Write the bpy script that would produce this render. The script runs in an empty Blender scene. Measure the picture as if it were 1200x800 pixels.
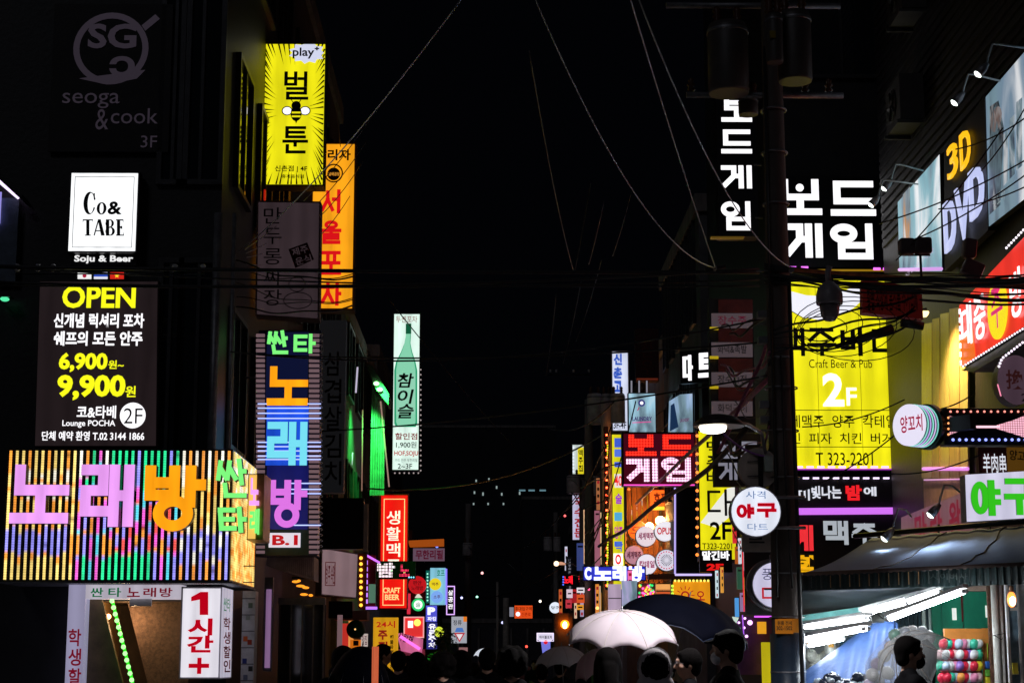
import bpy, bmesh, math, random
from mathutils import Vector, Matrix
random.seed(7)
PI = math.pi
SC = bpy.context.scene
COL = SC.collection

# ------------------------------------------------------------------ camera
F_PX, CX, CY, HOR, VPX = 2100.0, 600.0, 400.0, 775.0, 575.0
TH = math.atan((HOR - CY) / F_PX)
PSI = math.atan((CX - VPX) * math.cos(TH) / F_PX)
CAM = Vector((0.0, 0.0, 1.65))
cam_data = bpy.data.cameras.new('camera')
cam_data.sensor_width = 36.0
cam_data.lens = 36.0 * F_PX / 1200.0
cam_data.clip_start = 0.1
cam_data.clip_end = 2000.0
cam = bpy.data.objects.new('camera', cam_data)
COL.objects.link(cam)
cam.location = CAM
cam.rotation_euler = (PI / 2 + TH, 0.0, -PSI)
SC.camera = cam

# ------------------------------------------------------------------ night sky, faint added fill light, exposure
world = bpy.data.worlds.new('World')
SC.world = world
world.use_nodes = True
nt = world.node_tree
nt.nodes.clear()
sky = nt.nodes.new('ShaderNodeTexSky')
sky.sky_type = 'NISHITA'
sky.sun_disc = False
sky.sun_elevation = math.radians(-10)
sky.sun_rotation = math.radians(160)
bg_sky = nt.nodes.new('ShaderNodeBackground')
bg_sky.inputs['Strength'].default_value = 0.05
bg_city = nt.nodes.new('ShaderNodeBackground')
bg_city.inputs['Color'].default_value = (0.10, 0.12, 0.2, 1)
bg_city.inputs['Strength'].default_value = 0.0055
add_sh = nt.nodes.new('ShaderNodeAddShader')
w_out = nt.nodes.new('ShaderNodeOutputWorld')
nt.links.new(sky.outputs[0], bg_sky.inputs['Color'])
nt.links.new(bg_sky.outputs[0], add_sh.inputs[0])
nt.links.new(bg_city.outputs[0], add_sh.inputs[1])
nt.links.new(add_sh.outputs[0], w_out.inputs[0])
fill_sun_data = bpy.data.lights.new('moon', 'SUN')  # added fill standing in for sky glow and signs behind the camera
fill_sun_data.energy = 0.06
fill_sun_data.angle = math.radians(12)
fill_sun_data.color = (0.85, 0.88, 1.0)
moon = bpy.data.objects.new('moon', fill_sun_data)  # object of the added fill light, not a moon
COL.objects.link(moon)
moon.location = (0, 0, 60)
moon.rotation_euler = (math.radians(55), 0, math.radians(-25))
SC.view_settings.view_transform = 'Standard'
SC.view_settings.look = 'None'
SC.view_settings.exposure = 0.0
SC.view_settings.gamma = 1.0
SC.cycles.sample_clamp_indirect = 4.0
SC.cycles.max_bounces = 6

# ------------------------------------------------------------------ helpers
def ray(px, py):
    fwd = Vector((math.sin(PSI) * math.cos(TH), math.cos(PSI) * math.cos(TH), math.sin(TH)))
    rt = Vector((math.cos(PSI), -math.sin(PSI), 0))
    up = rt.cross(fwd)
    return fwd + rt * ((px - CX) / F_PX) + up * ((CY - py) / F_PX)

def P(px, py, Y):
    d = ray(px, py)
    return CAM + d * (Y / d.y)

def PXW(px, py, X):
    d = ray(px, py)
    return CAM + d * (X / d.x)

def lin(h):
    h = h.lstrip('#')
    out = []
    for i in (0, 2, 4):
        c = int(h[i:i + 2], 16) / 255.0
        out.append(c / 12.92 if c <= 0.04045 else ((c + 0.055) / 1.055) ** 2.4)
    return tuple(out)

_M = {}
def mat(key, base, rough=0.6, metal=0.0, noise=0.35, scale=6.0, bump=0.15, stretch=(1, 1, 1), spec=0.5):
    """surface with dirt: two noises vary the colour and the gloss, a fine one gives relief"""
    if key in _M: return _M[key]
    if isinstance(base, str): base = lin(base)
    m = bpy.data.materials.new(key); m.use_nodes = True
    t = m.node_tree; b = t.nodes['Principled BSDF']
    b.inputs['Roughness'].default_value = rough
    b.inputs['Metallic'].default_value = metal
    b.inputs['Specular IOR Level'].default_value = spec
    tc = t.nodes.new('ShaderNodeTexCoord')
    mp = t.nodes.new('ShaderNodeMapping'); mp.inputs['Scale'].default_value = stretch
    t.links.new(tc.outputs['Object'], mp.inputs[0])
    n = t.nodes.new('ShaderNodeTexNoise'); n.inputs['Scale'].default_value = scale
    n.inputs['Detail'].default_value = 6; n.inputs['Roughness'].default_value = 0.65
    t.links.new(mp.outputs[0], n.inputs['Vector'])
    r = t.nodes.new('ShaderNodeValToRGB')
    r.color_ramp.elements[0].position = 0.3; r.color_ramp.elements[1].position = 0.7
    r.color_ramp.elements[0].color = tuple(c * (1 - noise) for c in base) + (1,)
    r.color_ramp.elements[1].color = tuple(min(1, c * (1 + noise * 0.6)) for c in base) + (1,)
    t.links.new(n.outputs[0], r.inputs[0]); t.links.new(r.outputs[0], b.inputs['Base Color'])
    if bump:
        n2 = t.nodes.new('ShaderNodeTexNoise'); n2.inputs['Scale'].default_value = scale * 7
        n2.inputs['Detail'].default_value = 3
        bp = t.nodes.new('ShaderNodeBump'); bp.inputs['Strength'].default_value = bump
        bp.inputs['Distance'].default_value = 0.02
        t.links.new(mp.outputs[0], n2.inputs['Vector'])
        t.links.new(n2.outputs[0], bp.inputs['Height']); t.links.new(bp.outputs[0], b.inputs['Normal'])
    _M[key] = m
    return m

def glow(color, strength=1.0, kind='plain', sample=False, scale=1.0):
    """lit surface. plain: even; tubes: fluorescent tubes glow through a panel; pixels: LED dot matrix; beads: LED strip; poster: printed translucent film"""
    key = f'glow {color} {strength} {kind} {scale} {sample}'
    if key in _M: return _M[key]
    c = lin(color) if isinstance(color, str) else color
    m = bpy.data.materials.new(f'lit_{kind}_{len(_M)}'); m.use_nodes = True
    t = m.node_tree; b = t.nodes['Principled BSDF']
    b.inputs['Base Color'].default_value = tuple(0.5 * x for x in c) + (1,)
    b.inputs['Roughness'].default_value = 0.35
    b.inputs['Emission Color'].default_value = c + (1,)
    b.inputs['Emission Strength'].default_value = strength
    tc = t.nodes.new('ShaderNodeTexCoord')
    def mathn(op, a, bb=None, c3=None):
        n = t.nodes.new('ShaderNodeMath'); n.operation = op
        for i, v in enumerate((a, bb, c3)):
            if v is None: continue
            if isinstance(v, (int, float)): n.inputs[i].default_value = v
            else: t.links.new(v, n.inputs[i])
        return n.outputs[0]
    if kind == 'tubes':
        s = t.nodes.new('ShaderNodeSeparateXYZ'); t.links.new(tc.outputs['Object'], s.inputs[0])
        w = mathn('SINE', mathn('MULTIPLY', s.outputs[0], 2 * PI / (0.22 * scale)))
        n = t.nodes.new('ShaderNodeTexNoise'); n.inputs['Scale'].default_value = 1.3
        t.links.new(tc.outputs['Object'], n.inputs[0])
        v = mathn('ADD', mathn('MULTIPLY', w, 0.08), mathn('MULTIPLY_ADD', n.outputs[0], 0.5, 0.72))
        mp2 = t.nodes.new('ShaderNodeMapping'); mp2.inputs['Scale'].default_value = (9, 9, 1.1)
        n3 = t.nodes.new('ShaderNodeTexNoise'); n3.inputs['Scale'].default_value = 1.0; n3.inputs['Detail'].default_value = 5
        t.links.new(tc.outputs['Object'], mp2.inputs[0]); t.links.new(mp2.outputs[0], n3.inputs[0])
        v = mathn('MULTIPLY', v, mathn('MINIMUM', mathn('MULTIPLY_ADD', n3.outputs[0], 0.75, 0.66), 1.04))
        t.links.new(mathn('MULTIPLY', v, strength), b.inputs['Emission Strength'])
    elif kind == 'pixels':
        s = t.nodes.new('ShaderNodeSeparateXYZ'); t.links.new(tc.outputs['Object'], s.inputs[0])
        k = 2 * PI / (0.045 * scale)
        a = mathn('ABSOLUTE', mathn('SINE', mathn('MULTIPLY', s.outputs[0], k / 2)))
        d = mathn('ABSOLUTE', mathn('SINE', mathn('MULTIPLY', s.outputs[2], k / 2)))
        v = mathn('GREATER_THAN', mathn('MULTIPLY', a, d), 0.35)
        t.links.new(mathn('MULTIPLY', mathn('MULTIPLY_ADD', v, 0.75, 0.25), strength), b.inputs['Emission Strength'])
    elif kind == 'beads':
        at = t.nodes.new('ShaderNodeVertexColor'); at.layer_name = 'led'
        t.links.new(at.outputs[0], b.inputs['Emission Color'])
        s = t.nodes.new('ShaderNodeSeparateXYZ'); t.links.new(tc.outputs['Object'], s.inputs[0])
        v = mathn('SINE', mathn('MULTIPLY', s.outputs[2], 2 * PI / 0.027))
        t.links.new(mathn('MULTIPLY', mathn('MULTIPLY_ADD', v, 0.22, 0.85), strength), b.inputs['Emission Strength'])
    elif kind == 'poster':
        n = t.nodes.new('ShaderNodeTexNoise'); n.inputs['Scale'].default_value = 1.1 * scale
        n.inputs['Detail'].default_value = 5; n.inputs['Distortion'].default_value = 0.8
        mp = t.nodes.new('ShaderNodeMapping'); mp.inputs['Scale'].default_value = (1.0, 1, 0.45)
        t.links.new(tc.outputs['Object'], mp.inputs[0]); t.links.new(mp.outputs[0], n.inputs[0])
        r = t.nodes.new('ShaderNodeValToRGB')
        els = r.color_ramp.elements
        els[0].position = 0.32; els[0].color = (0.05, 0.08, 0.13, 1)
        els[1].position = 0.72; els[1].color = (0.95, 0.97, 1.0, 1)
        e = els.new(0.44); e.color = (0.22, 0.35, 0.42, 1)
        e = els.new(0.54); e.color = c + (1,)
        t.links.new(n.outputs[0], r.inputs[0])
        t.links.new(r.outputs[0], b.inputs['Emission Color'])
    if not sample:
        m.cycles.emission_sampling = 'NONE'
    _M[key] = m
    return m

def glass_mat(key='window_glass', tint=(0.02, 0.025, 0.03), rough=0.06):
    if key in _M: return _M[key]
    m = bpy.data.materials.new(key); m.use_nodes = True
    b = m.node_tree.nodes['Principled BSDF']
    b.inputs['Base Color'].default_value = tint + (1,)
    b.inputs['Roughness'].default_value = rough
    b.inputs['Specular IOR Level'].default_value = 0.9
    _M[key] = m
    return m

def link_mesh(name, me, parent=None, mats=(), smooth=False):
    for m in mats:
        if m is not None: me.materials.append(m)
    o = bpy.data.objects.new(name, me)
    COL.objects.link(o)
    if parent is not None: o.parent = parent
    if smooth:
        for p in me.polygons: p.use_smooth = True
    return o

def tag(o, label, cat=None, group=None, kind=None):
    if label: o['label'] = label
    if cat: o['category'] = cat
    if group: o['group'] = group
    if kind: o['kind'] = kind
    return o

def empty(name, loc, label, cat, group=None, yaw=0.0):
    o = bpy.data.objects.new(name, None)
    COL.objects.link(o)
    o.location = loc; o.rotation_euler = (0, 0, yaw); o.empty_display_size = 0.2
    tag(o, label, cat, group)
    return o

class MB:
    """collects simple shapes, then links them as ONE mesh object"""
    def __init__(s): s.v = []; s.f = []; s.mi = []; s.sm = []
    def add(s, vs, fs, mi=0, smooth=False):
        k = len(s.v); s.v += [tuple(v) for v in vs]
        for f in fs:
            s.f.append(tuple(i + k for i in f)); s.mi.append(mi); s.sm.append(smooth)
        return s
    def box(s, x0, x1, y0, y1, z0, z1, mi=0):
        x0, x1 = min(x0, x1), max(x0, x1); y0, y1 = min(y0, y1), max(y0, y1); z0, z1 = min(z0, z1), max(z0, z1)
        return s.add([(x0, y0, z0), (x1, y0, z0), (x1, y1, z0), (x0, y1, z0), (x0, y0, z1), (x1, y0, z1), (x1, y1, z1), (x0, y1, z1)],
                     [(0, 3, 2, 1), (4, 5, 6, 7), (0, 1, 5, 4), (1, 2, 6, 5), (2, 3, 7, 6), (3, 0, 4, 7)], mi)
    def prism(s, pts, y0, y1, mi_front=0, mi_side=0):
        """polygon in local x,z (counter-clockwise seen from -y), from front y0 to back y1"""
        n = len(pts)
        vs = [(a, y0, b) for a, b in pts] + [(a, y1, b) for a, b in pts]
        s.add(vs, [tuple(range(n))], mi_front)
        k = len(s.v) - 2 * n
        s.f.append(tuple(k + n + i for i in reversed(range(n)))); s.mi.append(mi_side); s.sm.append(False)
        for i in range(n):
            j = (i + 1) % n
            s.f.append((k + i, k + n + i, k + n + j, k + j)); s.mi.append(mi_side); s.sm.append(False)
        return s
    def tube(s, pts, r, n=8, mi=0, caps=True, radii=None, smooth=True):
        pts = [Vector(p) for p in pts]
        base = len(s.v); m = len(pts)
        prev = None
        for i, p in enumerate(pts):
            d = (pts[min(i + 1, m - 1)] - pts[max(i - 1, 0)])
            if d.length < 1e-9: d = Vector((0, 0, 1))
            d.normalize()
            if prev is None:
                ref = Vector((0, 0, 1)) if abs(d.z) < 0.9 else Vector((1, 0, 0))
                a = d.cross(ref).normalized()
            else:
                a = (prev - d * prev.dot(d)).normalized()
            prev = a; b = d.cross(a)
            rr = radii[i] if radii else r
            for k in range(n):
                t = 2 * PI * k / n
                s.v.append(tuple(p + a * (rr * math.cos(t)) + b * (rr * math.sin(t))))
        for i in range(m - 1):
            for k in range(n):
                k2 = (k + 1) % n
                s.f.append((base + i * n + k, base + i * n + k2, base + (i + 1) * n + k2, base + (i + 1) * n + k)); s.mi.append(mi); s.sm.append(smooth)
        if caps:
            s.f.append(tuple(base + k for k in reversed(range(n)))); s.mi.append(mi); s.sm.append(False)
            s.f.append(tuple(base + (m - 1) * n + k for k in range(n))); s.mi.append(mi); s.sm.append(False)
        return s
    def lathe(s, prof, n=20, c=(0, 0, 0), mi=0, axis='z', smooth=True):
        base = len(s.v)
        for (r, h) in prof:
            for k in range(n):
                t = 2 * PI * k / n
                x, y = r * math.cos(t), r * math.sin(t)
                if axis == 'z': v = (c[0] + x, c[1] + y, c[2] + h)
                else: v = (c[0] + x, c[1] + h, c[2] + y)
                s.v.append(v)
        for i in range(len(prof) - 1):
            for k in range(n):
                k2 = (k + 1) % n
                q = (base + i * n + k, base + i * n + k2, base + (i + 1) * n + k2, base + (i + 1) * n + k)
                s.f.append(q if axis == 'z' else q[::-1]); s.mi.append(mi); s.sm.append(smooth)
        a = tuple(base + k for k in range(n)); z = tuple(base + (len(prof) - 1) * n + k for k in range(n))
        s.f.append(a[::-1] if axis == 'z' else a); s.mi.append(mi); s.sm.append(False)
        s.f.append(z if axis == 'z' else z[::-1]); s.mi.append(mi); s.sm.append(False)
        return s
    def ball(s, c, r, n=8, m=6, mi=0, sq=(1, 1, 1)):
        prof = [(r * math.sin(PI * (i + 0.02) / (m + 0.04)), -r * math.cos(PI * (i + 0.02) / (m + 0.04))) for i in range(m + 1)]
        k = len(s.v)
        s.lathe(prof, n, (0, 0, 0), mi)
        for i in range(k, len(s.v)):
            x, y, z = s.v[i]; s.v[i] = (c[0] + x * sq[0], c[1] + y * sq[1], c[2] + z * sq[2])
        return s
    def mesh(s, name):
        me = bpy.data.meshes.new(name)
        me.from_pydata(s.v, [], s.f)
        me.polygons.foreach_set('material_index', s.mi)
        me.polygons.foreach_set('use_smooth', s.sm)
        me.update()
        return me
    def build(s, name, mats, parent=None):
        if not isinstance(mats, (list, tuple)): mats = [mats]
        return link_mesh(name, s.mesh(name), parent, mats)

def bevel(o, w=0.01, seg=2):
    b = o.modifiers.new('bevel', 'BEVEL'); b.width = w; b.segments = seg; b.limit_method = 'ANGLE'
    return o

# stroke letters: centre lines in a unit box; ('o', cx, cy, rx, ry) is a ring
GL = {
 '노': [[(.08, 1), (.08, .58), (1, .58)], [(.52, .58), (.52, 0)], [(0, 0), (1, 0)]],
 '래': [[(0, 1), (.4, 1), (.4, .6), (0, .6), (0, .2), (.48, .2)], [(.66, 1), (.66, 0)], [(1, 1), (1, 0)], [(.66, .5), (1, .5)]],
 '방': [[(0, 1), (0, .55), (.48, .55), (.48, 1)], [(0, .78), (.48, .78)], [(.8, 1), (.8, .42)], [(.8, .74), (1, .74)], ('o', .47, .21, .29, .23)],
 '보': [[(.12, 1), (.12, .52), (.88, .52), (.88, 1)], [(.5, .5), (.5, 0)], [(0, 0), (1, 0)], [(.12, .77), (.88, .77)]],
 '뵤': [[(.08, 1), (.08, .5), (.92, .5), (.92, 1)], [(.5, .5), (.5, 0)], [(0, 0), (1, 0)], ('d', .5, .82, .09, .09)],
 '드': [[(.95, 1), (.08, 1), (.08, .4), (.95, .4)], [(0, 0), (1, 0)]],
 '게': [[(0, 1), (.4, 1), (.4, .55), (.05, .08)], [(.4, .55), (.66, .55)], [(.68, 1), (.68, 0)], [(1, 1), (1, 0)]],
 '임': [('o', .27, .77, .27, .22), [(.95, 1), (.95, .56)], [(.2, .37), (.95, .37), (.95, 0), (.2, 0), (.2, .37)]],
 '야': [('o', .25, .5, .25, .45), [(.75, 1), (.75, 0)], [(.75, .7), (1, .7)], [(.75, .36), (1, .36)]],
 '구': [[(.05, 1), (.9, 1), (.88, .5)], [(0, .5), (1, .5)], [(.5, .5), (.5, 0)]],
 '다': [[(.5, .95), (0, .95), (0, .15), (.5, .15)], [(.8, 1), (.8, 0)], [(.8, .52), (1, .52)]],
 '트': [[(.95, 1), (.08, 1), (.08, .4), (.95, .4)], [(.08, .7), (.9, .7)], [(0, 0), (1, 0)]],
 '싼': [[(.15, .95), (0, .5)], [(.12, .8), (.3, .5)], [(.48, .95), (.34, .5)], [(.46, .8), (.64, .5)], [(.85, 1), (.85, .36)], [(.85, .7), (1, .7)], [(.22, .3), (.22, 0), (.9, 0)]],
 '타': [[(.55, .95), (0, .95), (0, .1), (.55, .1)], [(0, .52), (.5, .52)], [(.82, 1), (.82, 0)], [(.82, .52), (1, .52)]],
 '서': [[(.3, .95), (.3, .6), (0, .1)], [(.3, .6), (.58, .1)], [(.95, 1), (.95, 0)], [(.65, .6), (.95, .6)]],
 '울': [('o', .5, .86, .3, .13), [(0, .58), (1, .58)], [(.5, .58), (.5, .42)], [(.1, .38), (.9, .38), (.9, .2), (.1, .2), (.1, 0), (.95, 0)]],
 '포': [[(.05, 1), (.95, 1)], [(.3, 1), (.3, .5)], [(.7, 1), (.7, .5)], [(.05, .5), (.95, .5)], [(.5, .5), (.5, 0)], [(0, 0), (1, 0)]],
 '차': [[(.3, 1), (.3, .85)], [(0, .82), (.6, .82)], [(.3, .82), (.3, .6), (0, .1)], [(.3, .6), (.6, .1)], [(.85, 1), (.85, 0)], [(.85, .5), (1, .5)]],
 '벌': [[(0, 1), (0, .55), (.45, .55), (.45, 1)], [(0, .78), (.45, .78)], [(.92, 1), (.92, .5)], [(.62, .77), (.92, .77)], [(.1, .38), (.92, .38), (.92, .2), (.1, .2), (.1, 0), (.98, 0)]],
 '툰': [[(.9, 1), (.12, 1), (.12, .62), (.9, .62)], [(.12, .81), (.85, .81)], [(0, .44), (1, .44)], [(.5, .44), (.5, .28)], [(.15, .26), (.15, 0), (.9, 0)]],
 '맥': [[(0, 1), (.45, 1), (.45, .5), (0, .5), (0, 1)], [(.7, 1), (.7, .4)], [(1, 1), (1, .4)], [(.7, .7), (1, .7)], [(.1, .24), (1, .24), (1, 0)]],
 '주': [[(.1, 1), (.9, 1)], [(.5, 1), (.05, .58)], [(.5, .9), (.95, .58)], [(0, .38), (1, .38)], [(.5, .38), (.5, 0)]],
 '계': [[(0, 1), (.35, 1), (.35, .6), (0, .1)], [(.35, .68), (.62, .68)], [(.35, .42), (.62, .42)], [(.65, 1), (.65, 0)], [(1, 1), (1, 0)]],
}

def stroke_mesh(glyph, a0, b0, a1, b1, w, yf, depth, slant=0.0, w2=None):
    """w stroke width in metres; front at local y = yf, back at yf + depth; slot 0 = face, slot 1 = returns"""
    mb = MB(); k = 0
    hw = w / 2
    w2 = w2 or w
    def T(x, y):
        return (a0 + hw + x * (a1 - a0 - w) + slant * (y - .5) * (b1 - b0), b0 + w2 / 2 + y * (b1 - b0 - w2))
    for st in GL[glyph]:
        k += 1
        if isinstance(st, tuple):
            _, cx, cy, rx, ry = st
            cx, cy = T(cx, cy); rx *= (a1 - a0 - w); ry *= (b1 - b0 - w)
            n = 28
            if st[0] == 'd':
                r = w * .55
                mb.prism([(cx + r * math.cos(2 * PI * i / 16), cy + r * math.sin(2 * PI * i / 16)) for i in range(16)], yf, yf + depth, 0, 1)
                continue
            ri = max(rx - hw, .1 * rx), max(ry - hw, .1 * ry); ro = (rx + hw, ry + hw)
            vs = []
            for yy in (yf, yf + depth):
                for (rr, r2) in (ro, ri):
                    vs += [(cx + rr * math.cos(2 * PI * i / n), yy, cy + r2 * math.sin(2 * PI * i / n)) for i in range(n)]
            fr = [(i, (i + 1) % n, n + (i + 1) % n, n + i) for i in range(n)]
            so = [(i, 2 * n + i, 2 * n + (i + 1) % n, (i + 1) % n) for i in range(n)]
            si = [(n + i, n + (i + 1) % n, 3 * n + (i + 1) % n, 3 * n + i) for i in range(n)]
            base = len(mb.v)
            mb.add(vs, fr, 0)
            for q in so + si:
                mb.f.append(tuple(base + j for j in q)); mb.mi.append(1); mb.sm.append(False)
            continue
        pts = [Vector(T(*p)) for p in st]
        for i in range(len(pts) - 1):
            k += 1
            p, q = pts[i], pts[i + 1]
            d = (q - p).normalized()
            ww = w2 if abs(d.x) > abs(d.y) * 2 else w
            e0 = (w if abs(d.x) > abs(d.y) * 2 else w2) / 2
            p = p - d * e0; q = q + d * e0
            nn = Vector((-d.y, d.x)) * (ww / 2)
            mb.prism([tuple(p - nn), tuple(q - nn), tuple(q + nn), tuple(p + nn)], yf - 0.0006 * k, yf + depth, 0, 1)
    return mb

TEXT_JOBS = []
EM = lambda: None

class Sign:
    """a thing hung in a vertical plane. kind of frame: point on it and yaw (0 faces down the street to the camera,
    -90 the left side, +90 the right side); measurements are taken from sight lines and turned into metres in that plane"""
    def __init__(s, name, label, cat, px, py, Y=None, X=None, yaw=0.0, group=None, O=None):
        if O is None: O = P(px, py, Y) if Y is not None else PXW(px, py, X)
        s.O = Vector(O); s.yaw = math.radians(yaw)
        s.n = Vector((math.sin(s.yaw), -math.cos(s.yaw), 0)); s.u = Vector((math.cos(s.yaw), math.sin(s.yaw), 0))
        s.root = empty(name, s.O, label, cat, group, s.yaw)
    def ab(s, px, py, c=0.0):
        d = ray(px, py); o = s.O + s.n * c
        t = (o - CAM).dot(s.n) / d.dot(s.n)
        q = CAM + d * t - s.O
        return q.dot(s.u), q.z
    def rect(s, r, c=0.0):
        """rectangle whose corners lie on the sight lines of the middle of each side"""
        x0, y0, x1, y1 = r
        xm, ym = (x0 + x1) / 2, (y0 + y1) / 2
        return s.ab(x0, ym, c)[0], s.ab(xm, y1, c)[1], s.ab(x1, ym, c)[0], s.ab(xm, y0, c)[1]
    def box(s, name, r, c0, c1, m, parent=None, bev=0.0):
        a0, b0, a1, b1 = s.rect(r, c1)
        o = MB().box(a0, a1, -c1, -c0, b0, b1).build(name, m, parent or s.root)
        if bev: bevel(o, bev)
        return o
    def quad(s, name, pts, c0, c1, m, parent=None, side=None):
        q = [s.ab(x, y, c1) for x, y in pts]
        ar = sum(q[i][0] * q[(i + 1) % len(q)][1] - q[(i + 1) % len(q)][0] * q[i][1] for i in range(len(q)))
        if ar < 0: q = q[::-1]
        mb = MB().prism(q, -c1, -c0, 0, 1 if side else 0)
        return mb.build(name, [m, side] if side else m, parent or s.root)
    def frame(s, name, r, t, c0, c1, m, parent=None):
        a0, b0, a1, b1 = s.rect(r, c1)
        mb = MB()
        mb.box(a0, a1, -c1, -c0, b0, b0 + t); mb.box(a0, a1, -c1, -c0, b1 - t, b1)
        mb.box(a0, a0 + t, -c1, -c0, b0 + t, b1 - t); mb.box(a1 - t, a1, -c1, -c0, b0 + t, b1 - t)
        return mb.build(name, m, parent or s.root)
    def disc(s, name, cx, cy, rx, c0, c1, m, parent=None, ry=None, side=None, n=32):
        a, b = s.ab(cx, cy, c1); a2 = s.ab(cx + rx, cy, c1)[0]; ra = abs(a2 - a)
        rb = abs(s.ab(cx, cy - (ry or rx), c1)[1] - b)
        pts = [(a + ra * math.cos(2 * PI * i / n), b + rb * math.sin(2 * PI * i / n)) for i in range(n)]
        mb = MB().prism(pts, -c1, -c0, 0, 1 if side else 0)
        return mb.build(name, [m, side] if side else m, parent or s.root)
    def text(s, body, r, m, c=0.012, off=0.012, ext=0.003, name='lettering', parent=None, rot=0.0, slant=0.0, label=None):
        a0, b0, a1, b1 = s.rect(r, c)
        TEXT_JOBS.append((body, (a0, b0, a1, b1), m, c, off, ext, name, parent or s.root, rot, slant, label))
    def column(s, body, r, m, c=0.012, off=0.02, ext=0.003, gap=0.12, name='letter', parent=None):
        x0, y0, x1, y1 = r; n = len(body); h = (y1 - y0) / n
        for i, ch in enumerate(body):
            if ch == ' ': continue
            s.text(ch, (x0, y0 + h * i + h * gap / 2, x1, y0 + h * (i + 1) - h * gap / 2), m, c, off, ext, name, parent)
    def glyph(s, ch, r, m, wpx, c=0.02, depth=0.03, side=None, name='letter', slant=0.0, parent=None, w2px=None):
        a0, b0, a1, b1 = s.rect(r, c)
        sc = abs(a1 - a0) / (r[2] - r[0]); sb = abs(b1 - b0) / (r[3] - r[1])
        mb = stroke_mesh(ch, a0, b0, a1, b1, wpx * sc, -c, depth, slant, (w2px or wpx) * sb)
        return mb.build(name, [m, side or m], parent or s.root)
    def bulbs(s, pts, step_px, r_px, m, c=0.03, name='light_string', parent=None):
        """row of small lamps along a path, too small to pick apart: one part"""
        mb = MB()
        for (p, q) in zip(pts[:-1], pts[1:]):
            L = math.hypot(q[0] - p[0], q[1] - p[1]); n = max(1, int(round(L / step_px)))
            for i in range(n):
                t = (i + .5) / n
                x, y = p[0] + (q[0] - p[0]) * t, p[1] + (q[1] - p[1]) * t
                a, b = s.ab(x, y, c); rr = abs(s.ab(x + r_px, y, c)[0] - a)
                if abs(s.yaw) > .5: rr = abs(s.ab(x, y - r_px, c)[1] - b)
                mb.ball((a, -c, b), rr, 6, 4)
        o = mb.build(name, m, parent or s.root); o['kind'] = 'stuff'
        return o
    def bars(s, pts, step_px, len_px, w_px, m, c=0.02, name='light_border'):
        """dashes of light along a path, one part"""
        mb = MB()
        for (p, q) in zip(pts[:-1], pts[1:]):
            L = math.hypot(q[0] - p[0], q[1] - p[1]); n = max(1, int(round(L / step_px)))
            for i in range(n):
                t = (i + .5) / n; h = len_px / 2 / L
                e = []
                for tt in (t - h, t + h):
                    a, b = s.ab(p[0] + (q[0] - p[0]) * tt, p[1] + (q[1] - p[1]) * tt, c); e.append((a, -c, b))
                a, b = s.ab(p[0], p[1], c); rr = abs(s.ab(p[0], p[1] - w_px / 2, c)[1] - b)
                mb.tube(e, rr, 6)
        o = mb.build(name, m, s.root); o['kind'] = 'stuff'
        return o
    def led(s, name, x0, y0, x1, y1, wpx, m, c=0.03, parent=None):
        a = s.ab(x0, y0, c); b = s.ab(x1, y1, c)
        rr = abs(s.ab(x0, y0 - wpx / 2, c)[1] - s.ab(x0, y0, c)[1])
        return MB().tube([(a[0], -c, a[1]), (b[0], -c, b[1])], rr, 8).build(name, m, parent or s.root)
    def arms(s, ax0, ax1, bs, c=-0.1, r=0.018, m=None):
        for b in bs: MB().tube([(ax0, -c, b), (ax1, -c, b)], r, 6).build('bracket', m or STEEL, s.root)

def run_text():
    objs = []
    for i, (body, r, m, c, off, ext, name, parent, rot, slant, label) in enumerate(TEXT_JOBS):
        cu = bpy.data.curves.new(f'text_curve_{i}', 'FONT')
        cu.body = body; cu.size = 1.0; cu.offset = off; cu.extrude = 0.0; cu.resolution_u = 3
        cu.align_x = 'CENTER'; cu.shear = slant
        o = bpy.data.objects.new(f'text_tmp_{i}', cu); COL.objects.link(o); objs.append(o)
    dg = bpy.context.evaluated_depsgraph_get(); dg.update()
    mes = [bpy.data.meshes.new_from_object(o.evaluated_get(dg)) for o in objs]
    for o in objs:
        cu = o.data; bpy.data.objects.remove(o); bpy.data.curves.remove(cu)
    for me, (body, r, m, c, off, ext, name, parent, rot, slant, label) in zip(mes, TEXT_JOBS):
        if not len(me.vertices): continue
        xs = [v.co.x for v in me.vertices]; ys = [v.co.y for v in me.vertices]
        a0, b0, a1, b1 = r
        w, h = max(xs) - min(xs), max(ys) - min(ys)
        sx, sy = (a1 - a0) / max(w, 1e-6), (b1 - b0) / max(h, 1e-6)
        mx, my = (max(xs) + min(xs)) / 2, (max(ys) + min(ys)) / 2
        ca, sa = math.cos(rot), math.sin(rot)
        for v in me.vertices:
            x, y = (v.co.x - mx) * sx, (v.co.y - my) * sy
            v.co = ((a0 + a1) / 2 + x * ca - y * sa, 0.0, (b0 + b1) / 2 + x * sa + y * ca)
        bm = bmesh.new(); bm.from_mesh(me)
        if ext > 0.006:
            g = bmesh.ops.extrude_face_region(bm, geom=bm.faces[:])
            for v in [e for e in g['geom'] if isinstance(e, bmesh.types.BMVert)]: v.co.y -= 0.0
            for v in [e for e in g['geom'] if isinstance(e, bmesh.types.BMVert)]: v.co.y -= ext
        for v in bm.verts: v.co.y -= c
        bmesh.ops.recalc_face_normals(bm, faces=bm.faces[:])
        bm.to_mesh(me); bm.free()
        me.name = name
        me.materials.clear(); me.materials.append(m)
        o = bpy.data.objects.new(name, me); COL.objects.link(o); o.parent = parent
        if label: o['label'] = label

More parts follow.
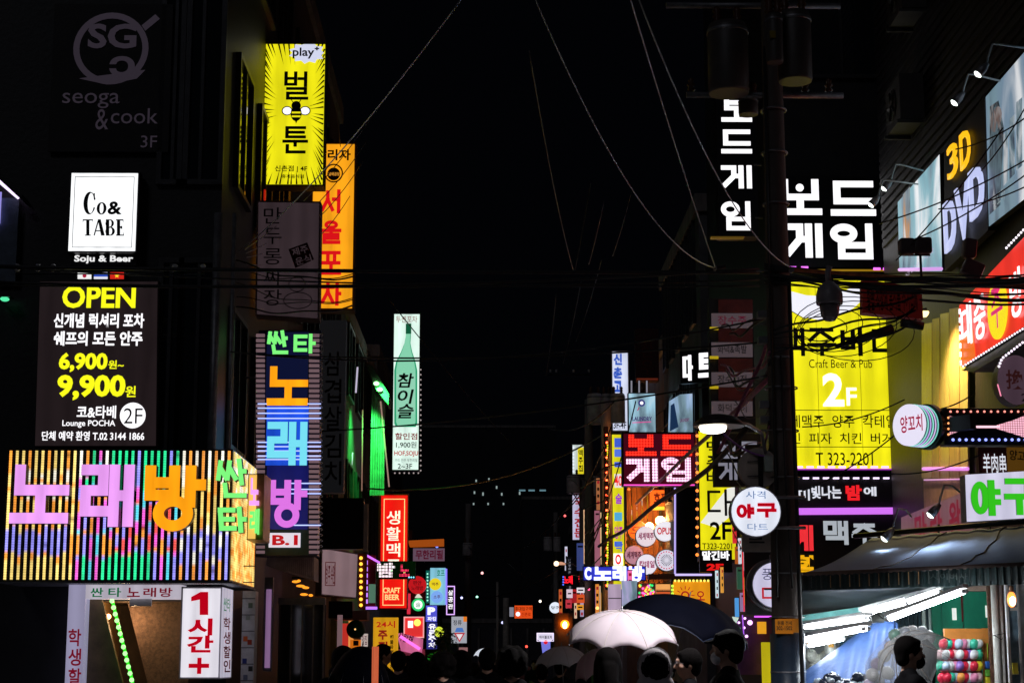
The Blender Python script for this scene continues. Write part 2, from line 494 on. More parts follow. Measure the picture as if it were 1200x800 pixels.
# common materials
STEEL = mat('galvanised_steel', (0.28, 0.28, 0.30), 0.45, 0.6, 0.4, 9)
BLACKM = mat('black_painted_metal', (0.012, 0.012, 0.014), 0.4, 0.2, 0.4, 9)
DARKSIGN = mat('dark_sign_board', (0.010, 0.010, 0.013), 0.35, 0, 0.4, 4)
RUBBER = mat('cable_rubber', (0.02, 0.02, 0.022), 0.5, 0, 0.3, 20, 0)
WIRE = mat('bare_wire', (0.75, 0.77, 0.8), 0.3, 0.3, 0.2, 20, 0)
CREAM = mat('cream_painted_metal', (0.55, 0.48, 0.42), 0.55, 0, 0.35, 5)
WHITEP = mat('white_painted_metal', (0.72, 0.72, 0.72), 0.45, 0, 0.15, 5)
CONC = mat('weathered_concrete', (0.24, 0.21, 0.20), 0.8, 0, 0.45, 3.5, 0.35, (1, 1, 0.3))
W1 = glow('#fdfbff', 1.25)
INK = mat('black_ink', (0.008, 0.008, 0.01), 0.5, 0, 0.0, 5, 0)
# ------------------------------------------------------------------ ground, road, kerbs
def sheet(name, x0, x1, y0, y1, z, m):
    me = bpy.data.meshes.new(name)
    me.from_pydata([(x0, y0, z), (x1, y0, z), (x1, y1, z), (x0, y1, z)], [], [(0, 1, 2, 3)])
    return tag(link_mesh(name, me, None, [m]), None, kind='structure')
WET = mat('wet_asphalt', (0.035, 0.035, 0.038), 0.22, 0, 0.5, 1.2, 0.5)
PAVE = mat('wet_paving', (0.10, 0.095, 0.09), 0.3, 0, 0.4, 1.5, 0.4)
sheet('ground', -400, 400, -200, 900, 0.0, PAVE)
sheet('road', -2.2, 3.0, -20, 400, 0.004, WET)
for x in (-2.35, 3.0):
    o = MB().box(x, x + 0.15, -20, 200, 0, 0.12).build('kerb', CONC); o['kind'] = 'structure'

# ------------------------------------------------------------------ buildings
PANE = glass_mat()
FRAME = mat('window_frame_metal', (0.06, 0.06, 0.065), 0.4, 0.5, 0.3, 8)
def shared(name, mb, m):
    me = mb.mesh(name); me.materials.append(m); return me
def building(label, x0, x1, y0, y1, h, wall, wins=(), side=None, cat='building', name='building', ledges=(), lit=(), recess=None):
    """wins: (face, along0, along1, z0, z1) with face 'front' (y0) or 'street' (the wall at x0 when side=-1, x1 when side=+1)"""
    root = empty(name, ((x0 + x1) / 2, y0, 0), label, cat)
    cx = (x0 + x1) / 2
    hw = (x1 - x0) / 2
    if recess:
        rx, rd, rz = recess
        MB().box(-hw, hw, 0, y1 - y0, rz, h).build('wall', wall, root)
        MB().box(-hw, rx - cx, 0, rd, 0, rz - .002).build('wall', wall, root)
        MB().box(-hw, hw, rd + .002, y1 - y0, 0, rz - .002).build('wall', wall, root)
    else:
        MB().box(-hw, hw, 0, y1 - y0, 0, h).build('wall', wall, root)
    MB().box(-hw - .08, hw + .08, -.08, y1 - y0 + .08, h, h + .35).build('roof', CONC, root)
    for z in ledges:
        MB().box(-hw - .06, hw + .06, -.06, y1 - y0 + .06, z, z + .12).build('ledge', CONC, root)
    sx = hw + 0.0 if side == 1 else -hw
    sg = 1 if side == 1 else -1
    for k, (face, a, b, z0, z1) in enumerate(wins):
        t = 0.06
        fr = MB(); pn = MB()
        if face == 'front':
            a -= cx; b -= cx
            fr.box(a - t, b + t, -.07, -.002, z0 - t, z0); fr.box(a - t, b + t, -.07, -.002, z1, z1 + t)
            fr.box(a - t, a, -.07, -.002, z0, z1); fr.box(b, b + t, -.07, -.002, z0, z1); fr.box((a + b) / 2 - .02, (a + b) / 2 + .02, -.06, -.002, z0, z1)
            pn.box(a, b, -.03, -.002, z0, z1)
        else:
            a -= y0; b -= y0
            X = lambda d: sx + sg * d
            fr.box(X(.002), X(.07), a - t, b + t, z0 - t, z0); fr.box(X(.002), X(.07), a - t, b + t, z1, z1 + t)
            fr.box(X(.002), X(.07), a - t, a, z0, z1); fr.box(X(.002), X(.07), b, b + t, z0, z1); fr.box(X(.002), X(.06), (a + b) / 2 - .02, (a + b) / 2 + .02, z0, z1)
            pn.box(X(.002), X(.03), a, b, z0, z1)
        f = fr.build('window', FRAME, root)
        p = pn.build('pane', lit[k] if (k < len(lit) and lit[k]) else PANE, f)
    return root
def grid(face, a0, a1, na, z0, dz, nz, wf=.55, hf=.5):
    out = []
    st = (a1 - a0) / na
    for j in range(nz):
        for i in range(na):
            a = a0 + st * (i + (1 - wf) / 2); z = z0 + dz * j
            out.append((face, a, a + st * wf, z, z + dz * hf))
    return out
WALL_DK = mat('dark_stone_wall', (0.020, 0.020, 0.023), 0.5, 0, 0.4, 2.5)
WALL_BR = mat('brown_render', (0.13, 0.095, 0.085), 0.75, 0, 0.4, 2.0)
WALL_GR = mat('grey_render', (0.14, 0.14, 0.15), 0.75, 0, 0.4, 2.0)
WALL_OR = mat('rust_render', (0.30, 0.15, 0.09), 0.7, 0, 0.4, 2.0)
WALL_PK = mat('pale_render', (0.36, 0.31, 0.29), 0.7, 0, 0.4, 2.0)
LX, RX = -3.16, 4.05
KB = building('dark stone corner building behind the karaoke canopy and the OPEN board', -13, LX, 20.4, 27.4, 18, WALL_DK,
    [('front', P(190, 400, 20.4).x, P(208, 400, 20.4).x, 4.0, 6.2), ('front', P(214, 400, 20.4).x, P(250, 400, 20.4).x, 4.0, 6.2),
     ('front', P(190, 200, 20.4).x, P(208, 400, 20.4).x, 7.2, 9.6), ('front', P(214, 200, 20.4).x, P(250, 400, 20.4).x, 7.2, 9.6)]
    + grid('street', 20.8, 27, 3, 4.2, 3.2, 4), 1, recess=(P(98, 750, 20.4).x - .04, 1.4, 2.62))
building('brown building with shop fronts behind the small karaoke sign', -13, LX - .1, 27.5, 37, 13, WALL_BR, grid('street', 28, 36.6, 4, 4.2, 3.1, 3), 1, ledges=(3.6,))
building('building washed in green light on the left side of the street', -13, LX, 37.1, 52, 9.0, WALL_GR, grid('street', 38, 51.6, 5, 4.4, 3.0, 2), 1, ledges=(3.7,))
building('grey left building behind the pale green bottle sign', -13, LX - .2, 52.1, 68, 10.5, WALL_GR, grid('street', 53, 67, 5, 4.4, 3.0, 2), 1)
building('low far building at the left with an orange roof edge', -13, LX + .1, 68.1, 86, 6.2, WALL_BR, grid('street', 69, 85, 5, 3.6, 2.6, 1), 1)
building('farthest dark building on the left side of the street', -13, LX, 86.1, 118, 4.6, WALL_DK, (), 1)
# right side
DVDB = building('dark clad building carrying the large film posters', 5.75, 16, 12.0, 25.6, 17, WALL_DK,
    [], -1)
slats = MB()
for i in range(70):
    z = 7.6 + i * 0.13
    slats.box(-5.125 - .035, -5.125 - .002, .1, 13.5, z, z + .075)
o = slats.build('cladding', mat('dark_metal_cladding', (0.022, 0.02, 0.025), 0.6, 0.1, .3, 5), DVDB); o['kind'] = 'stuff'
building('dark building behind the big yellow beer sign', RX + .1, 16, 26.3, 33.5, 19, WALL_DK, grid('front', 4.4, 16, 6, 10.5, 3.2, 2), -1)
building('dark slate building with tall narrow windows behind the white lettering', RX - .05, 16, 33.6, 41, 10.2, WALL_GR, grid('street', 34, 40.8, 5, 5.2, 3.0, 2, .5, .7), -1)
building('rust brown building behind the round signs', RX, 16, 41.1, 54, 8.8, WALL_OR, grid('street', 42, 53.6, 5, 4.4, 3.0, 1), -1)
building('pale building beyond the round signs', RX + .15, 16, 54.1, 70, 9.0, WALL_PK, grid('street', 55, 69, 5, 4.2, 3.0, 1), -1)
building('grey far building on the right side of the street', RX, 16, 70.1, 92, 8.0, WALL_GR, grid('street', 71, 91, 6, 4.2, 3.0, 1), -1)
building('farthest pale building on the right side of the street', RX + .2, 16, 92.1, 125, 6.5, WALL_BR, grid('street', 93, 124, 6, 3.2, 2.6, 1), -1)
# street end
END = building('low dark building closing the far end of the street', -9, 9, 140, 150, 4.6, mat('far_wall', (0.06, 0.055, 0.07), .7, 0, .4, 1), (), 1)
for i in range(14):
    x = -8.5 + i * 1.25
    MB().box(x, x + .16, -.12, -.004, 0, 4.2).build('pilaster', CONC, END)
TW = building('tall dark apartment tower far behind the street with a few lit windows', -14, 9, 250, 266, 34, mat('tower_wall', (0.02, 0.022, 0.03), .8, 0, .3, .5),
    [], 1)
for (px, py) in ((556, 577), (558, 563), (566, 579), (572, 590), (573, 562), (588, 579), (590, 590), (609, 578), (555, 590), (582, 571)):
    p = P(px, py, 249.9)
    w = MB().box(p.x + 2.5 - .10, p.x + 2.5 + .10, -.1, -.004, p.z - .15, p.z + .12 + random.random() * .25).build('lit_window', glow('#cfe6e4', 0.45), TW)
RF = building('office block in the distance with cold blue rooftop lights', 3.5, 11, 200, 214, P(630, 585, 200).z, mat('tower_wall', (0.02,) * 3), [], -1)
for i, px in enumerate((612, 623, 636)):
    p = P(px, 564, 199.8)
    MB().box(p.x - 7.25 - .35, p.x - 7.25 + .35, -.1, -.004, p.z - .06 - 1, p.z + .12 - 1).build('roof_lamp', glow('#9fd6e8', 0.3), RF)

# awning, pipes and air conditioners on the facades
def wall_ac(px, py, Y, X, label, side=-1):
    p = PXW(px, py, X)
    r = empty('air_conditioner', (X, p.y, p.z), label, 'air conditioner', 'air conditioners on the walls', 0)
    MB().box(0, side * .32, -.42, .42, 0, .62).build('casing', mat('sooty_casing', (.035, .03, .03), .6), r)  # plain dark grey casing
    g = MB()
    for k in range(7): g.tube([(side * .33, .02 + .24 * math.cos(t * PI / 8), .31 + (.04 + .03 * k) * math.sin(t * PI / 8)) for t in range(17)], .006, 4)
    g.build('fan_grille', BLACKM, r)
    f = MB(); 
    for k in range(5):
        t = 2 * PI * k / 5
        f.tube([(side * .335, .02, .31), (side * .335, .02 + .2 * math.cos(t), .31 + .2 * math.sin(t))], .02, 4)
    f.build('fan_blade', BLACKM, r)
    for y_ in (-.40, .36): MB().box(0, side * .36, y_, y_ + .04, -.05, -.002).build('bracket', mat('sooty_bracket', (.05, .05, .05), .6), r)
wall_ac(1075, 150, 0, 5.70, 'old air conditioner high on the dark clad wall above the poster lamps')
wall_ac(1077, 22, 0, 5.70, 'air conditioner near the roof of the dark clad building')
def pipe(label, pts, r, m, name='drain_pipe', cat='pipe'):
    o0 = Vector(pts[-1])
    mb = MB().tube([Vector(p) - o0 for p in pts], r, 8)
    o = mb.build(name, m); o.location = o0
    return tag(o, label, cat)
pipe('vertical drain pipe on the dark corner building right of the OPEN board', [P(256, 250, 20.3), (P(256, 250, 20.3).x, 20.3, 2.4)], .05, STEEL)
pipe('thin cable conduit beside the drain pipe on the dark corner building', [P(275, 250, 20.3), (P(275, 250, 20.3).x, 20.3, 2.4)], .025, STEEL)

# ------------------------------------------------------------------ LEFT SIDE SIGNS
Y0 = 20.36
s = Sign('restaurant_banner', 'unlit dark banner with a pan shaped ring logo high on the corner building', 'banner', 60, 178, Y0)
s.box('cloth', (60, 5, 200, 178), 0, .03, mat('dim_banner', (0.02, 0.018, 0.02), .6))
DIM = glow('#37303a', .62)  # banner is unlit; dim emission puts light into logo and letters
a, b = s.ab(130, 57, .035); rr = abs(s.ab(174, 57, .035)[0] - a)
ring = MB()
for i in range(40):
    t0, t1 = 2 * PI * i / 40, 2 * PI * (i + 1) / 40
    ra, rb = rr, rr * .84
    ring.prism([(a + rb * math.cos(t0), b + rb * math.sin(t0)), (a + ra * math.cos(t0), b + ra * math.sin(t0)), (a + ra * math.cos(t1), b + ra * math.sin(t1)), (a + rb * math.cos(t1), b + rb * math.sin(t1))], -.04, -.031)
ring.build('ring_logo', DIM, s.root)
s.quad('pan_handle', [(166, 30), (182, 17), (187, 22), (170, 36)], .031, .042, DIM)
s.text('SG', (103, 28, 160, 57), DIM, .045, .03); s.text('Ɔ', (128, 66, 158, 90), DIM, .045, .05)
s.quad('pan_highlight', [(93, 92), (170, 82), (160, 92), (125, 99)], .031, .0425, DIM)
s.text('seoga', (73, 109, 140, 127), DIM, .045, 0); s.text('&', (112, 128, 127, 152), DIM, .045, 0); s.text('cook', (130, 127, 185, 145), DIM, .045, 0); s.text('3F', (165, 159, 184, 173), DIM, .045, 0)

s = Sign('light_box', 'bright white square light box with black serif lettering above the OPEN board', 'sign', 80, 295, Y0)
s.box('cabinet', (80, 201, 162, 296), 0, .16, BLACKM)
s.box('face', (82, 203, 160, 294), .162, .17, glow('#fbfdff', 1.15, 'tubes', True))
s.frame('border', (86, 207, 156, 290), .006, .171, .174, INK)
FW_ = glow('#fbfdff', 1.15)
def blk(nm, pts, c=.175): s.quad(nm, pts, c - .001, c + .002, INK)
s.disc('letter', 105, 238, 7.2, .174, .177, INK, ry=13.3); s.disc('letter_counter', 106.4, 238, 3.6, .1772, .18, FW_, ry=11.8); s.box('letter_counter', (108.6, 234, 113, 243), .1773, .1805, FW_); blk('letter', [(109.5, 227), (111.2, 226), (111.2, 234.5), (110.2, 234.5)], .18)
s.disc('letter', 119, 244.2, 5.8, .174, .177, INK, ry=7.2); s.disc('letter_counter', 119, 244.2, 2.2, .1772, .18, FW_, ry=6.0)
s.text('&', (126, 236, 143, 251.5), INK, .178, .03)
blk('letter', [(101, 257), (104.8, 257), (104.8, 276), (101, 276)]); blk('letter', [(97, 257), (109, 257), (109, 261.5), (108.2, 258.4), (97.8, 258.4), (97, 261.5)], .1756); blk('letter', [(99.3, 275), (106.5, 275), (106.5, 276.2), (99.3, 276.2)], .1762)
blk('letter', [(109.5, 276), (111, 276), (116.3, 257), (114.8, 257)]); blk('letter', [(114.6, 257), (118, 257), (122.8, 276), (118.4, 276)], .1756); blk('letter', [(112, 269.8), (119.5, 269.8), (119.5, 271), (112, 271)], .1762)
s.disc('letter', 128.5, 261.8, 5, .174, .1765, INK, ry=4.9, n=24); s.disc('letter', 129, 271, 5.6, .174, .1768, INK, ry=5.3, n=24); s.disc('letter_counter', 128.6, 261.8, 2, .177, .179, FW_, ry=3.8, n=20); s.disc('letter_counter', 129, 271, 2.3, .177, .179, FW_, ry=4.1, n=20); blk('letter', [(124, 257), (128, 257), (128, 276.2), (124, 276.2)], .1795)
blk('letter', [(137, 257), (140.8, 257), (140.8, 276), (137, 276)]); blk('letter', [(136, 257), (144.6, 257), (144.6, 261.5), (143.8, 258.4), (136, 258.4)], .1756); blk('letter', [(136, 274.9), (144.3, 274.9), (145.2, 271.2), (145.2, 276.2), (136, 276.2)], .1762); blk('letter', [(140.5, 265.6), (143.2, 264.4), (143.2, 268.6), (140.5, 267)], .1768)

s = Sign('lettering_sign', 'small white gothic lettering hanging just below the white light box', 'sign', 86, 309, Y0)
s.box('backing', (84, 298, 160, 311), 0, .05, DARKSIGN)
s.text('Soju & Beer', (87, 299, 156, 309), glow('#f4f4f4', 1.0), .06, .03, .004)

s = Sign('flag_panel', 'three tiny lit national flags in a row above the OPEN board', 'sign', 90, 327, Y0)
s.box('backing', (89, 318, 147, 328), 0, .04, DARKSIGN)
for x, cs in ((91, ['#ffffff'] * 3), (110, ['#e8e8ff', '#3050c0', '#f0f0ff']), (129, ['#d8281c'] * 3)):
    for k in range(3): s.box('flag_stripe', (x, 319 + k * 2.6, x + 16, 321.6 + k * 2.6), .041, .046, glow(cs[k], .9))
s.disc('flag_emblem', 99, 323, 2.4, .046, .05, glow('#b02040', .9), n=12)
s.text('★', (134, 320, 140, 325.5), glow('#ffe030', 1), .05, 0, .002, name='flag_emblem')

s = Sign('menu_board', 'tall dark lit board with yellow OPEN and prices for a lounge', 'sign', 40, 523, Y0)
s.quad('cabinet', [(46, 329), (186, 329), (184, 523), (40, 523)], 0, .12, mat('brown_black_board', (0.03, 0.02, 0.018), .4))
s.quad('face', [(47, 330), (184.5, 330), (182.5, 522), (41, 522)], .121, .13, glow((0.014, 0.009, 0.010), 1.0, 'tubes', True))
YL = glow('#f2f51a', 1.15)
s.text('OPEN', (73, 335, 159, 361), YL, .14, .03)
s.text('신개념 럭셔리 포차', (63, 367, 169, 384), W1, .14, .03)
s.text('쉐프의 모든 안주', (63, 388, 167, 405), W1, .14, .03)
s.text('6,900', (69, 413, 126, 436), YL, .14, .04); s.text('원~', (127, 422, 145, 432), YL, .14, .02)
s.text('9,900', (67, 439, 147, 469), YL, .14, .04); s.text('원', (147, 452, 159, 465), YL, .14, .02)
s.text('코&타베', (90, 475, 136, 490), W1, .14, .02); s.text('Lounge POCHA', (73, 492, 135, 501), W1, .14, .012)
s.disc('badge', 155.5, 486.5, 15, .131, .138, W1); s.text('2F', (145, 478, 167, 496), INK, .142, -.003)
s.text('단체 예약 환영 T.02 3144 1866', (49, 505, 169, 516), W1, .14, .018)

# LED strip canopy of the karaoke
YC = 19.55
s = Sign('karaoke_canopy', 'wide boxy canopy of rainbow LED strips with big pink and orange letters', 'canopy', 5, 690, YC)
aL, bB, aR, bT = s.rect((5, 526, 271, 681))
D = 1.95
MB().box(aL, aR, .0, D, bB, bT).build('housing', mat('canopy_black', (0.012, 0.012, 0.014), .35), s.root)
MB().box(aL - .01, aR + .03, -.03, D, bB - .02, bB - .002).build('soffit', STEEL, s.root)
def led_color(fx, fz, i, side=False):
    rnd = random.random
    OR, YE, WH, VI, GRN, MG, RD, CY_ = (1, .35, .04), (1, .72, .2), (1, .95, .8), (.32, .3, 1), (.02, .8, .3), (1, .12, .7), (1, .1, .08), (.1, .7, .85)
    z = 1 - fz
    z += .03 * math.sin(i * 2.3)
    if side: return YE if rnd() < .6 else (WH if z < .3 else OR)
    if fx < .30:
        if z < .15: return YE if i % 3 else OR
        if z < .40: return OR if (int(z * 22) + i) % 3 == 0 else (WH if i % 2 else YE)
        if z < .62: return OR if i % 2 else YE
        if z < .80 and fx < .27: return VI
        return YE if z > .86 or i % 2 else OR
    if fx < .45:
        if z < .12: return (OR, GRN, MG, WH)[i % 4]
        if z < .3: return (WH, MG, GRN, CY_)[(i + int(z * 9)) % 4]
        if z < .62: return (MG, VI, OR)[(i + int(z * 8)) % 3]
        if z < .85: return (VI, MG, CY_, OR)[(i + int(z * 6)) % 4]
        return (GRN, CY_, MG)[i % 3]
    if fx < .78:
        if z < .30: return GRN if i % 5 else VI
        if z < .42: return (CY_, VI, MG)[i % 3]
        if z < .58: return (MG, RD, CY_)[(i + int(z * 7)) % 3]
        if z < .80: return (RD, MG, OR, VI)[(i + int(z * 9)) % 4]
        return GRN if fx < .66 else (MG, CY_, VI)[i % 3]
    if z < .25: return WH if i % 2 else OR
    if z < .62: return OR if (i + int(z * 6)) % 3 == 0 else YE
    if z < .86: return VI if (i + int(z * 9)) % 3 else WH
    return OR if i % 2 else VI
LEDM = glow('#ffffff', 1.5, 'beads', True)
def led_strip(x, y, z0, z1, hw, fx, i, side):
    N = 30; v = []; f = []; rg_ = random.Random(i * 7 + side); dim = rg_.uniform(.62, 1.12); dead = [rg_.randrange(30)] if rg_.random() < .3 else []
    prof = [(-hw, 0), (-hw * .6, -hw), (hw * .6, -hw), (hw, 0)]
    for k in range(N + 1):
        z = z0 + (z1 - z0) * k / N
        for (dx, dy) in prof:
            v.append((x + dx, y + dy, z) if not side else (x - dy, y + dx, z))
    for k in range(N):
        for q in range(3):
            f.append((k * 4 + q, k * 4 + q + 1, k * 4 + q + 5, k * 4 + q + 4) if not side else (k * 4 + q, k * 4 + q + 1, k * 4 + q + 5, k * 4 + q + 4))
    me = bpy.data.meshes.new('led_strip'); me.from_pydata(v, [], f)
    ca = me.color_attributes.new('led', 'FLOAT_COLOR', 'POINT')
    for k in range(N + 1):
        c = led_color(fx, k / N, i, side)
        g = dim * (.35 if (k % 30 in dead) else rg_.uniform(.8, 1.1))
        for q in range(4): ca.data[k * 4 + q].color = (c[0] * g, c[1] * g, c[2] * g, 1)
    me.materials.append(LEDM)
    o = bpy.data.objects.new('led_strip', me); COL.objects.link(o); o.parent = s.root
n = 35
for i in range(n):
    x = aL + .04 + (aR - aL - .08) * i / (n - 1)
    led_strip(x, -.004, bB + .02, bT - .02, .0148, i / (n - 1), i, False)
for i in range(19):
    led_strip(aR + .004, .06 + (D - .12) * i / 18, bB + .02, bT - .02, .014, 1, i, True)
PINK = glow('#e79cf0', 1.12, 'tubes'); ORG = glow('#ffa012', 1.15, 'tubes'); GRN = glow('#7df57c', 1.05)
RET = mat('letter_return', (0.05, 0.045, 0.05), .4)
s.glyph('노', (12, 544, 81, 613), PINK, 12.5, .16, .13, RET); s.glyph('래', (94, 544, 157, 617), PINK, 12.5, .16, .13, RET); s.glyph('방', (169, 545, 241, 621), ORG, 13, .16, .13, RET)
s.glyph('싼', (253, 537, 290, 583), GRN, 5.6, .17, .13, RET, slant=-.12); s.glyph('타', (256, 593, 289, 624), GRN, 5.8, .17, .13, RET, slant=-.08)
# side sign of the canopy
s2 = Sign('corner_letter_box', 'gold box with pink and green letters on the side of the LED canopy', 'sign', 290, 632, YC + .1)
s2.box('cabinet', (290, 555, 309, 632), -.6, .0, mat('gold_metal', (0.5, 0.33, 0.08), .35, .7))
s2.box('light_panel', (291, 556, 300, 631), .002, .01, glow('#ffc860', .9))
s2.text('노', (293, 560, 304, 592), PINK, .02, .03, .05); s2.text('래', (293, 596, 304, 626), GRN, .02, .03, .05)

# entrance under the canopy
YE_ = 19.9
s = Sign('karaoke_entrance', 'white framed karaoke doorway with green lit stairs under the LED canopy', 'doorway', 78, 800, YE_, O=(P(78, 800, YE_).x, YE_, 0))
zt = s.ab(150, 682)[1]; zl = s.ab(150, 701)[1]
xa, xb, xc, xd = s.ab(78, 750)[0], s.ab(98, 750)[0], s.ab(211, 750)[0], s.ab(259, 750)[0]
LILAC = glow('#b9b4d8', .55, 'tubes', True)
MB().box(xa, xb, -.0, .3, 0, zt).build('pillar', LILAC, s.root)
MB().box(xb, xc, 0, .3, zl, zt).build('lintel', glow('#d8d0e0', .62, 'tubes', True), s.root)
for t_, x0, c_ in (('싼', 106, '#0a7a4a'), ('타', 127, '#0a7a4a'), ('노', 149, '#8a0f2a'), ('래', 168, '#8a0f2a'), ('방', 187, '#8a0f2a')):
    s.text(t_, (x0, 688, x0 + 15, 699), glow(c_, .6), .004, .02, .002, 'letter')
s.column('학생할인', (80, 735, 95, 827), glow('#8a0f2a', .6), .004, .02, .002)
MB().box(xb, xc, 1.6, 1.7, 0, zl + .1).build('rear_wall', mat('stair_wall', (0.08, 0.05, 0.03), .7), s.root)
MB().box(xb + .002, xb + .06, .3, 1.6, 0, zl).build('side_wall', mat('ochre_wall', (0.35, 0.2, 0.06), .7), s.root)
MB().box(xb + .06, xc, .3, 1.6, zl - .02, zl + .1).build('ceiling', mat('stair_wall'  , (0.08, 0.05, 0.03)), s.root)
g0 = s.ab(131, 700, -.2); g1 = s.ab(156, 800, -.2)
MB().prism([(g0[0] - .12, g0[1]), (g1[0] - .12, g1[1]), (g1[0] + .5, 0), (g1[0] - .6, 0), (g0[0] - .33, g0[1])][::1], .22, .3).build('stair_panel', mat('brown_stair_panel', (0.16, 0.10, 0.05), .6), s.root)
MB().tube([(g0[0], .19, g0[1]), (g1[0], .19, g1[1])], .018, 6).build('led_rail', glow('#28d818', 1.2), s.root)
lb = MB()
for k in range(13):
    t = (k + .5) / 13; lb.ball((g0[0] + (g1[0] - g0[0]) * t, .165, g0[1] + (g1[1] - g0[1]) * t), .027, 6, 4)
o = lb.build('led_bulbs', glow('#aaff9a', 1.6), s.root); o['kind'] = 'stuff'
# textured glass door
xg = s.ab(146, 750)[0]
MB().prism([(g0[0] + .06, g0[1]), (g1[0] + .06, g1[1]), (g1[0] + .3, 0.02), (xc - .02, .02), (xc - .02, g0[1])], .72, .75).build('glass_door', mat('mottled_brown_glass', (0.16, 0.10, 0.07), .35, 0, .6, 30, .8), s.root)
a, b = s.ab(152, 701, -.05)
MB().box(a, a + .24, .05, .08, b - .08, b).build('hanging_notice', WHITEP, s.root)
for px, c_ in ((115, '#ffb070'), (127, '#ffa060')):
    a, b = s.ab(px, 722, -.4); MB().ball((a, .4, b), .03, 8, 6).build('lamp', glow(c_, 14, 'plain', True), s.root)
pl_ = bpy.data.lights.new('stair_lamp', 'POINT'); pl_.energy = 9; pl_.color = (1, .62, .32); pl_.shadow_soft_size = .05
po_ = bpy.data.objects.new('lamp_light', pl_); COL.objects.link(po_); po_.parent = s.root; po_.location = ((xb + xc) / 2 - .1, .5, zl - .22)
for (x0, y0, x1, y1, c_) in ((113, 750, 119, 800, '#9ab0a8'), (119, 760, 124, 800, '#5a8a80'), (114, 724, 120, 735, '#c08030')):
    s.box('notice', (x0, y0, x1, y1), -.5, -.49, mat('notice' + c_, c_, .6))

s = Sign('hour_price_sign', 'white light box reading one hour in red beside the karaoke doorway', 'sign', 211, 795, YE_ - .05)
a0, b0, a1, b1 = s.rect((211, 687, 259, 795))
MB().box(a0, a1 + .003, 0, .9, b0, b1).build('cabinet', mat('white_cabinet_edge', (0.4, 0.38, 0.42), .5), s.root)
s.box('face', (213, 689, 257, 793), .002, .01, glow('#eeeaf4', .88, 'tubes', True))
RED = mat('vinyl_bright_red', '#c80020', .4, 0, 0); REDL = glow('#d0001c', .75)
s.quad('numeral', [(235, 693), (244, 693), (244, 720), (234, 720), (234, 702), (224, 704), (224, 699)], .011, .015, REDL); s.text('시', (220, 724, 249, 744), REDL, .014, .04); s.text('간', (219, 744, 250, 764), REDL, .014, .04)
s.box('plus_sign', (221, 777, 245, 782), .011, .015, REDL); s.box('plus_sign', (231, 770, 236, 789), .011, .0156, REDL)
sd = Sign('side_price_panel', 'narrow white side panel with green and red letters right of the hour sign', 'sign', 260, 795, X=s.O.x + a1 + .006, yaw=90)
sd.box('face', (260, 689, 272, 793), .0, .01, glow('#dcd6ea', .6, 'tubes', True))
sd.text('싼타', (262, 700, 270, 716), glow('#0a7a4a', .6), .014, .01); sd.column('학생할인', (262, 722, 270, 788), RED, .014, .02)

s = Sign('sticker_wall', 'white tiled pillar strip with scattered small stickers right of the price sign', 'pillar', 283, 800, YE_ + .35, O=(P(283, 800, YE_ + .35).x, YE_ + .35, 0))
xs0, xs1 = s.ab(283, 750)[0], s.ab(298, 750)[0]
MB().box(xs0, xs1, 0, .25, 0, s.ab(290, 692)[1]).build('pillar', mat('white_tile', (0.6, 0.6, 0.62), .3), s.root)
for (x, y, c_) in ((285, 745, '#d06020'), (290, 749, '#a03010'), (284, 771, '#203080'), (291, 780, '#202020'), (288, 720, '#909890'), (285, 790, '#707890'), (291, 706, '#607060')):
    s.box('sticker', (x, y, x + 5, y + 6), .0015, .004, mat('sticker' + c_, c_, .5, 0, 0))
tl = MB()
for k in range(16):
    z = .18 * k; tl.box(xs0, xs1, -.0045, -.0022, z, z + .012)
tl.build('tile_joint', mat('joint', (0.15, 0.15, 0.16)), s.root)

# far left edge: canopy lamp and green lamp
s = Sign('canopy_lamp', 'sloping violet tube under a small roof at the far left edge', 'lamp', -12, 232, 20.2)
s.led('tube', -12, 203, 22, 232, 4, glow('#e8d0ff', 1.6))
s.quad('hood', [(-14, 198), (-12, 190), (26, 228), (24, 233)], -.3, .1, BLACKM)
s.box('back_panel', (-12, 232, 20, 330), -.1, -.09, mat('blue_grey_panel', (0.1, 0.14, 0.2), .5))
s.box('lit_slot', (-10, 225, 1, 262), -.05, -.04, glow('#9890e0', .9)); 
s = Sign('green_lamp', 'small green wall lamp at the left edge below the violet tube', 'lamp', 0, 352, 20.2)
s.disc('lens', 5, 350, 5, 0, .04, glow('#4fd89a', 1.3), ry=2.5, n=16)
s.box('mount', (-4, 346, 12, 347.5), -.1, .06, BLACKM)

# yellow vertical bee sign
YB = 24.0
def yel(k=1.0): return glow('#ece316', k, 'tubes', True, 1.4)
s = Sign('bee_sign', 'tall yellow vertical sign with a bee between two black letters', 'sign', 308, 217, YB)
s.box('cabinet', (307, 50, 381, 218), -.3, 0, BLACKM)
s.box('face', (309, 52, 379.5, 216), .002, .01, yel())
cx_, cy_ = s.ab(345, 130, .01)
rays = MB()
def edge_pt(t):
    # point on the rectangle's rim
    a0, b0, a1, b1 = s.rect((309, 52, 379, 216), .01)
    w, h = a1 - a0, b1 - b0
    d = t * 2 * (w + h)
    if d < w: return a0 + d, b0
    d -= w
    if d < h: return a1, b0 + d
    d -= h
    if d < w: return a1 - d, b1
    return a0, b1 - (d - w)
for k in range(72):
    t = (k + random.random() * .5) / 72
    x, z = edge_pt(t); L = random.uniform(.10, .24); d = Vector((cx_ - x, (cy_ - z))) ; dl = d.length; d.normalize()
    nn = Vector((-d.y, d.x)) * .012
    x1, z1 = x + d.x * L * (1 + .4 * (dl > .8)), z + d.y * L * (1 + .4 * (dl > .8))
    rays.add([(x - nn.x, -.0125, z - nn.y), (x1, -.0125, z1), (x + nn.x, -.0125, z + nn.y)], [(0, 1, 2)])
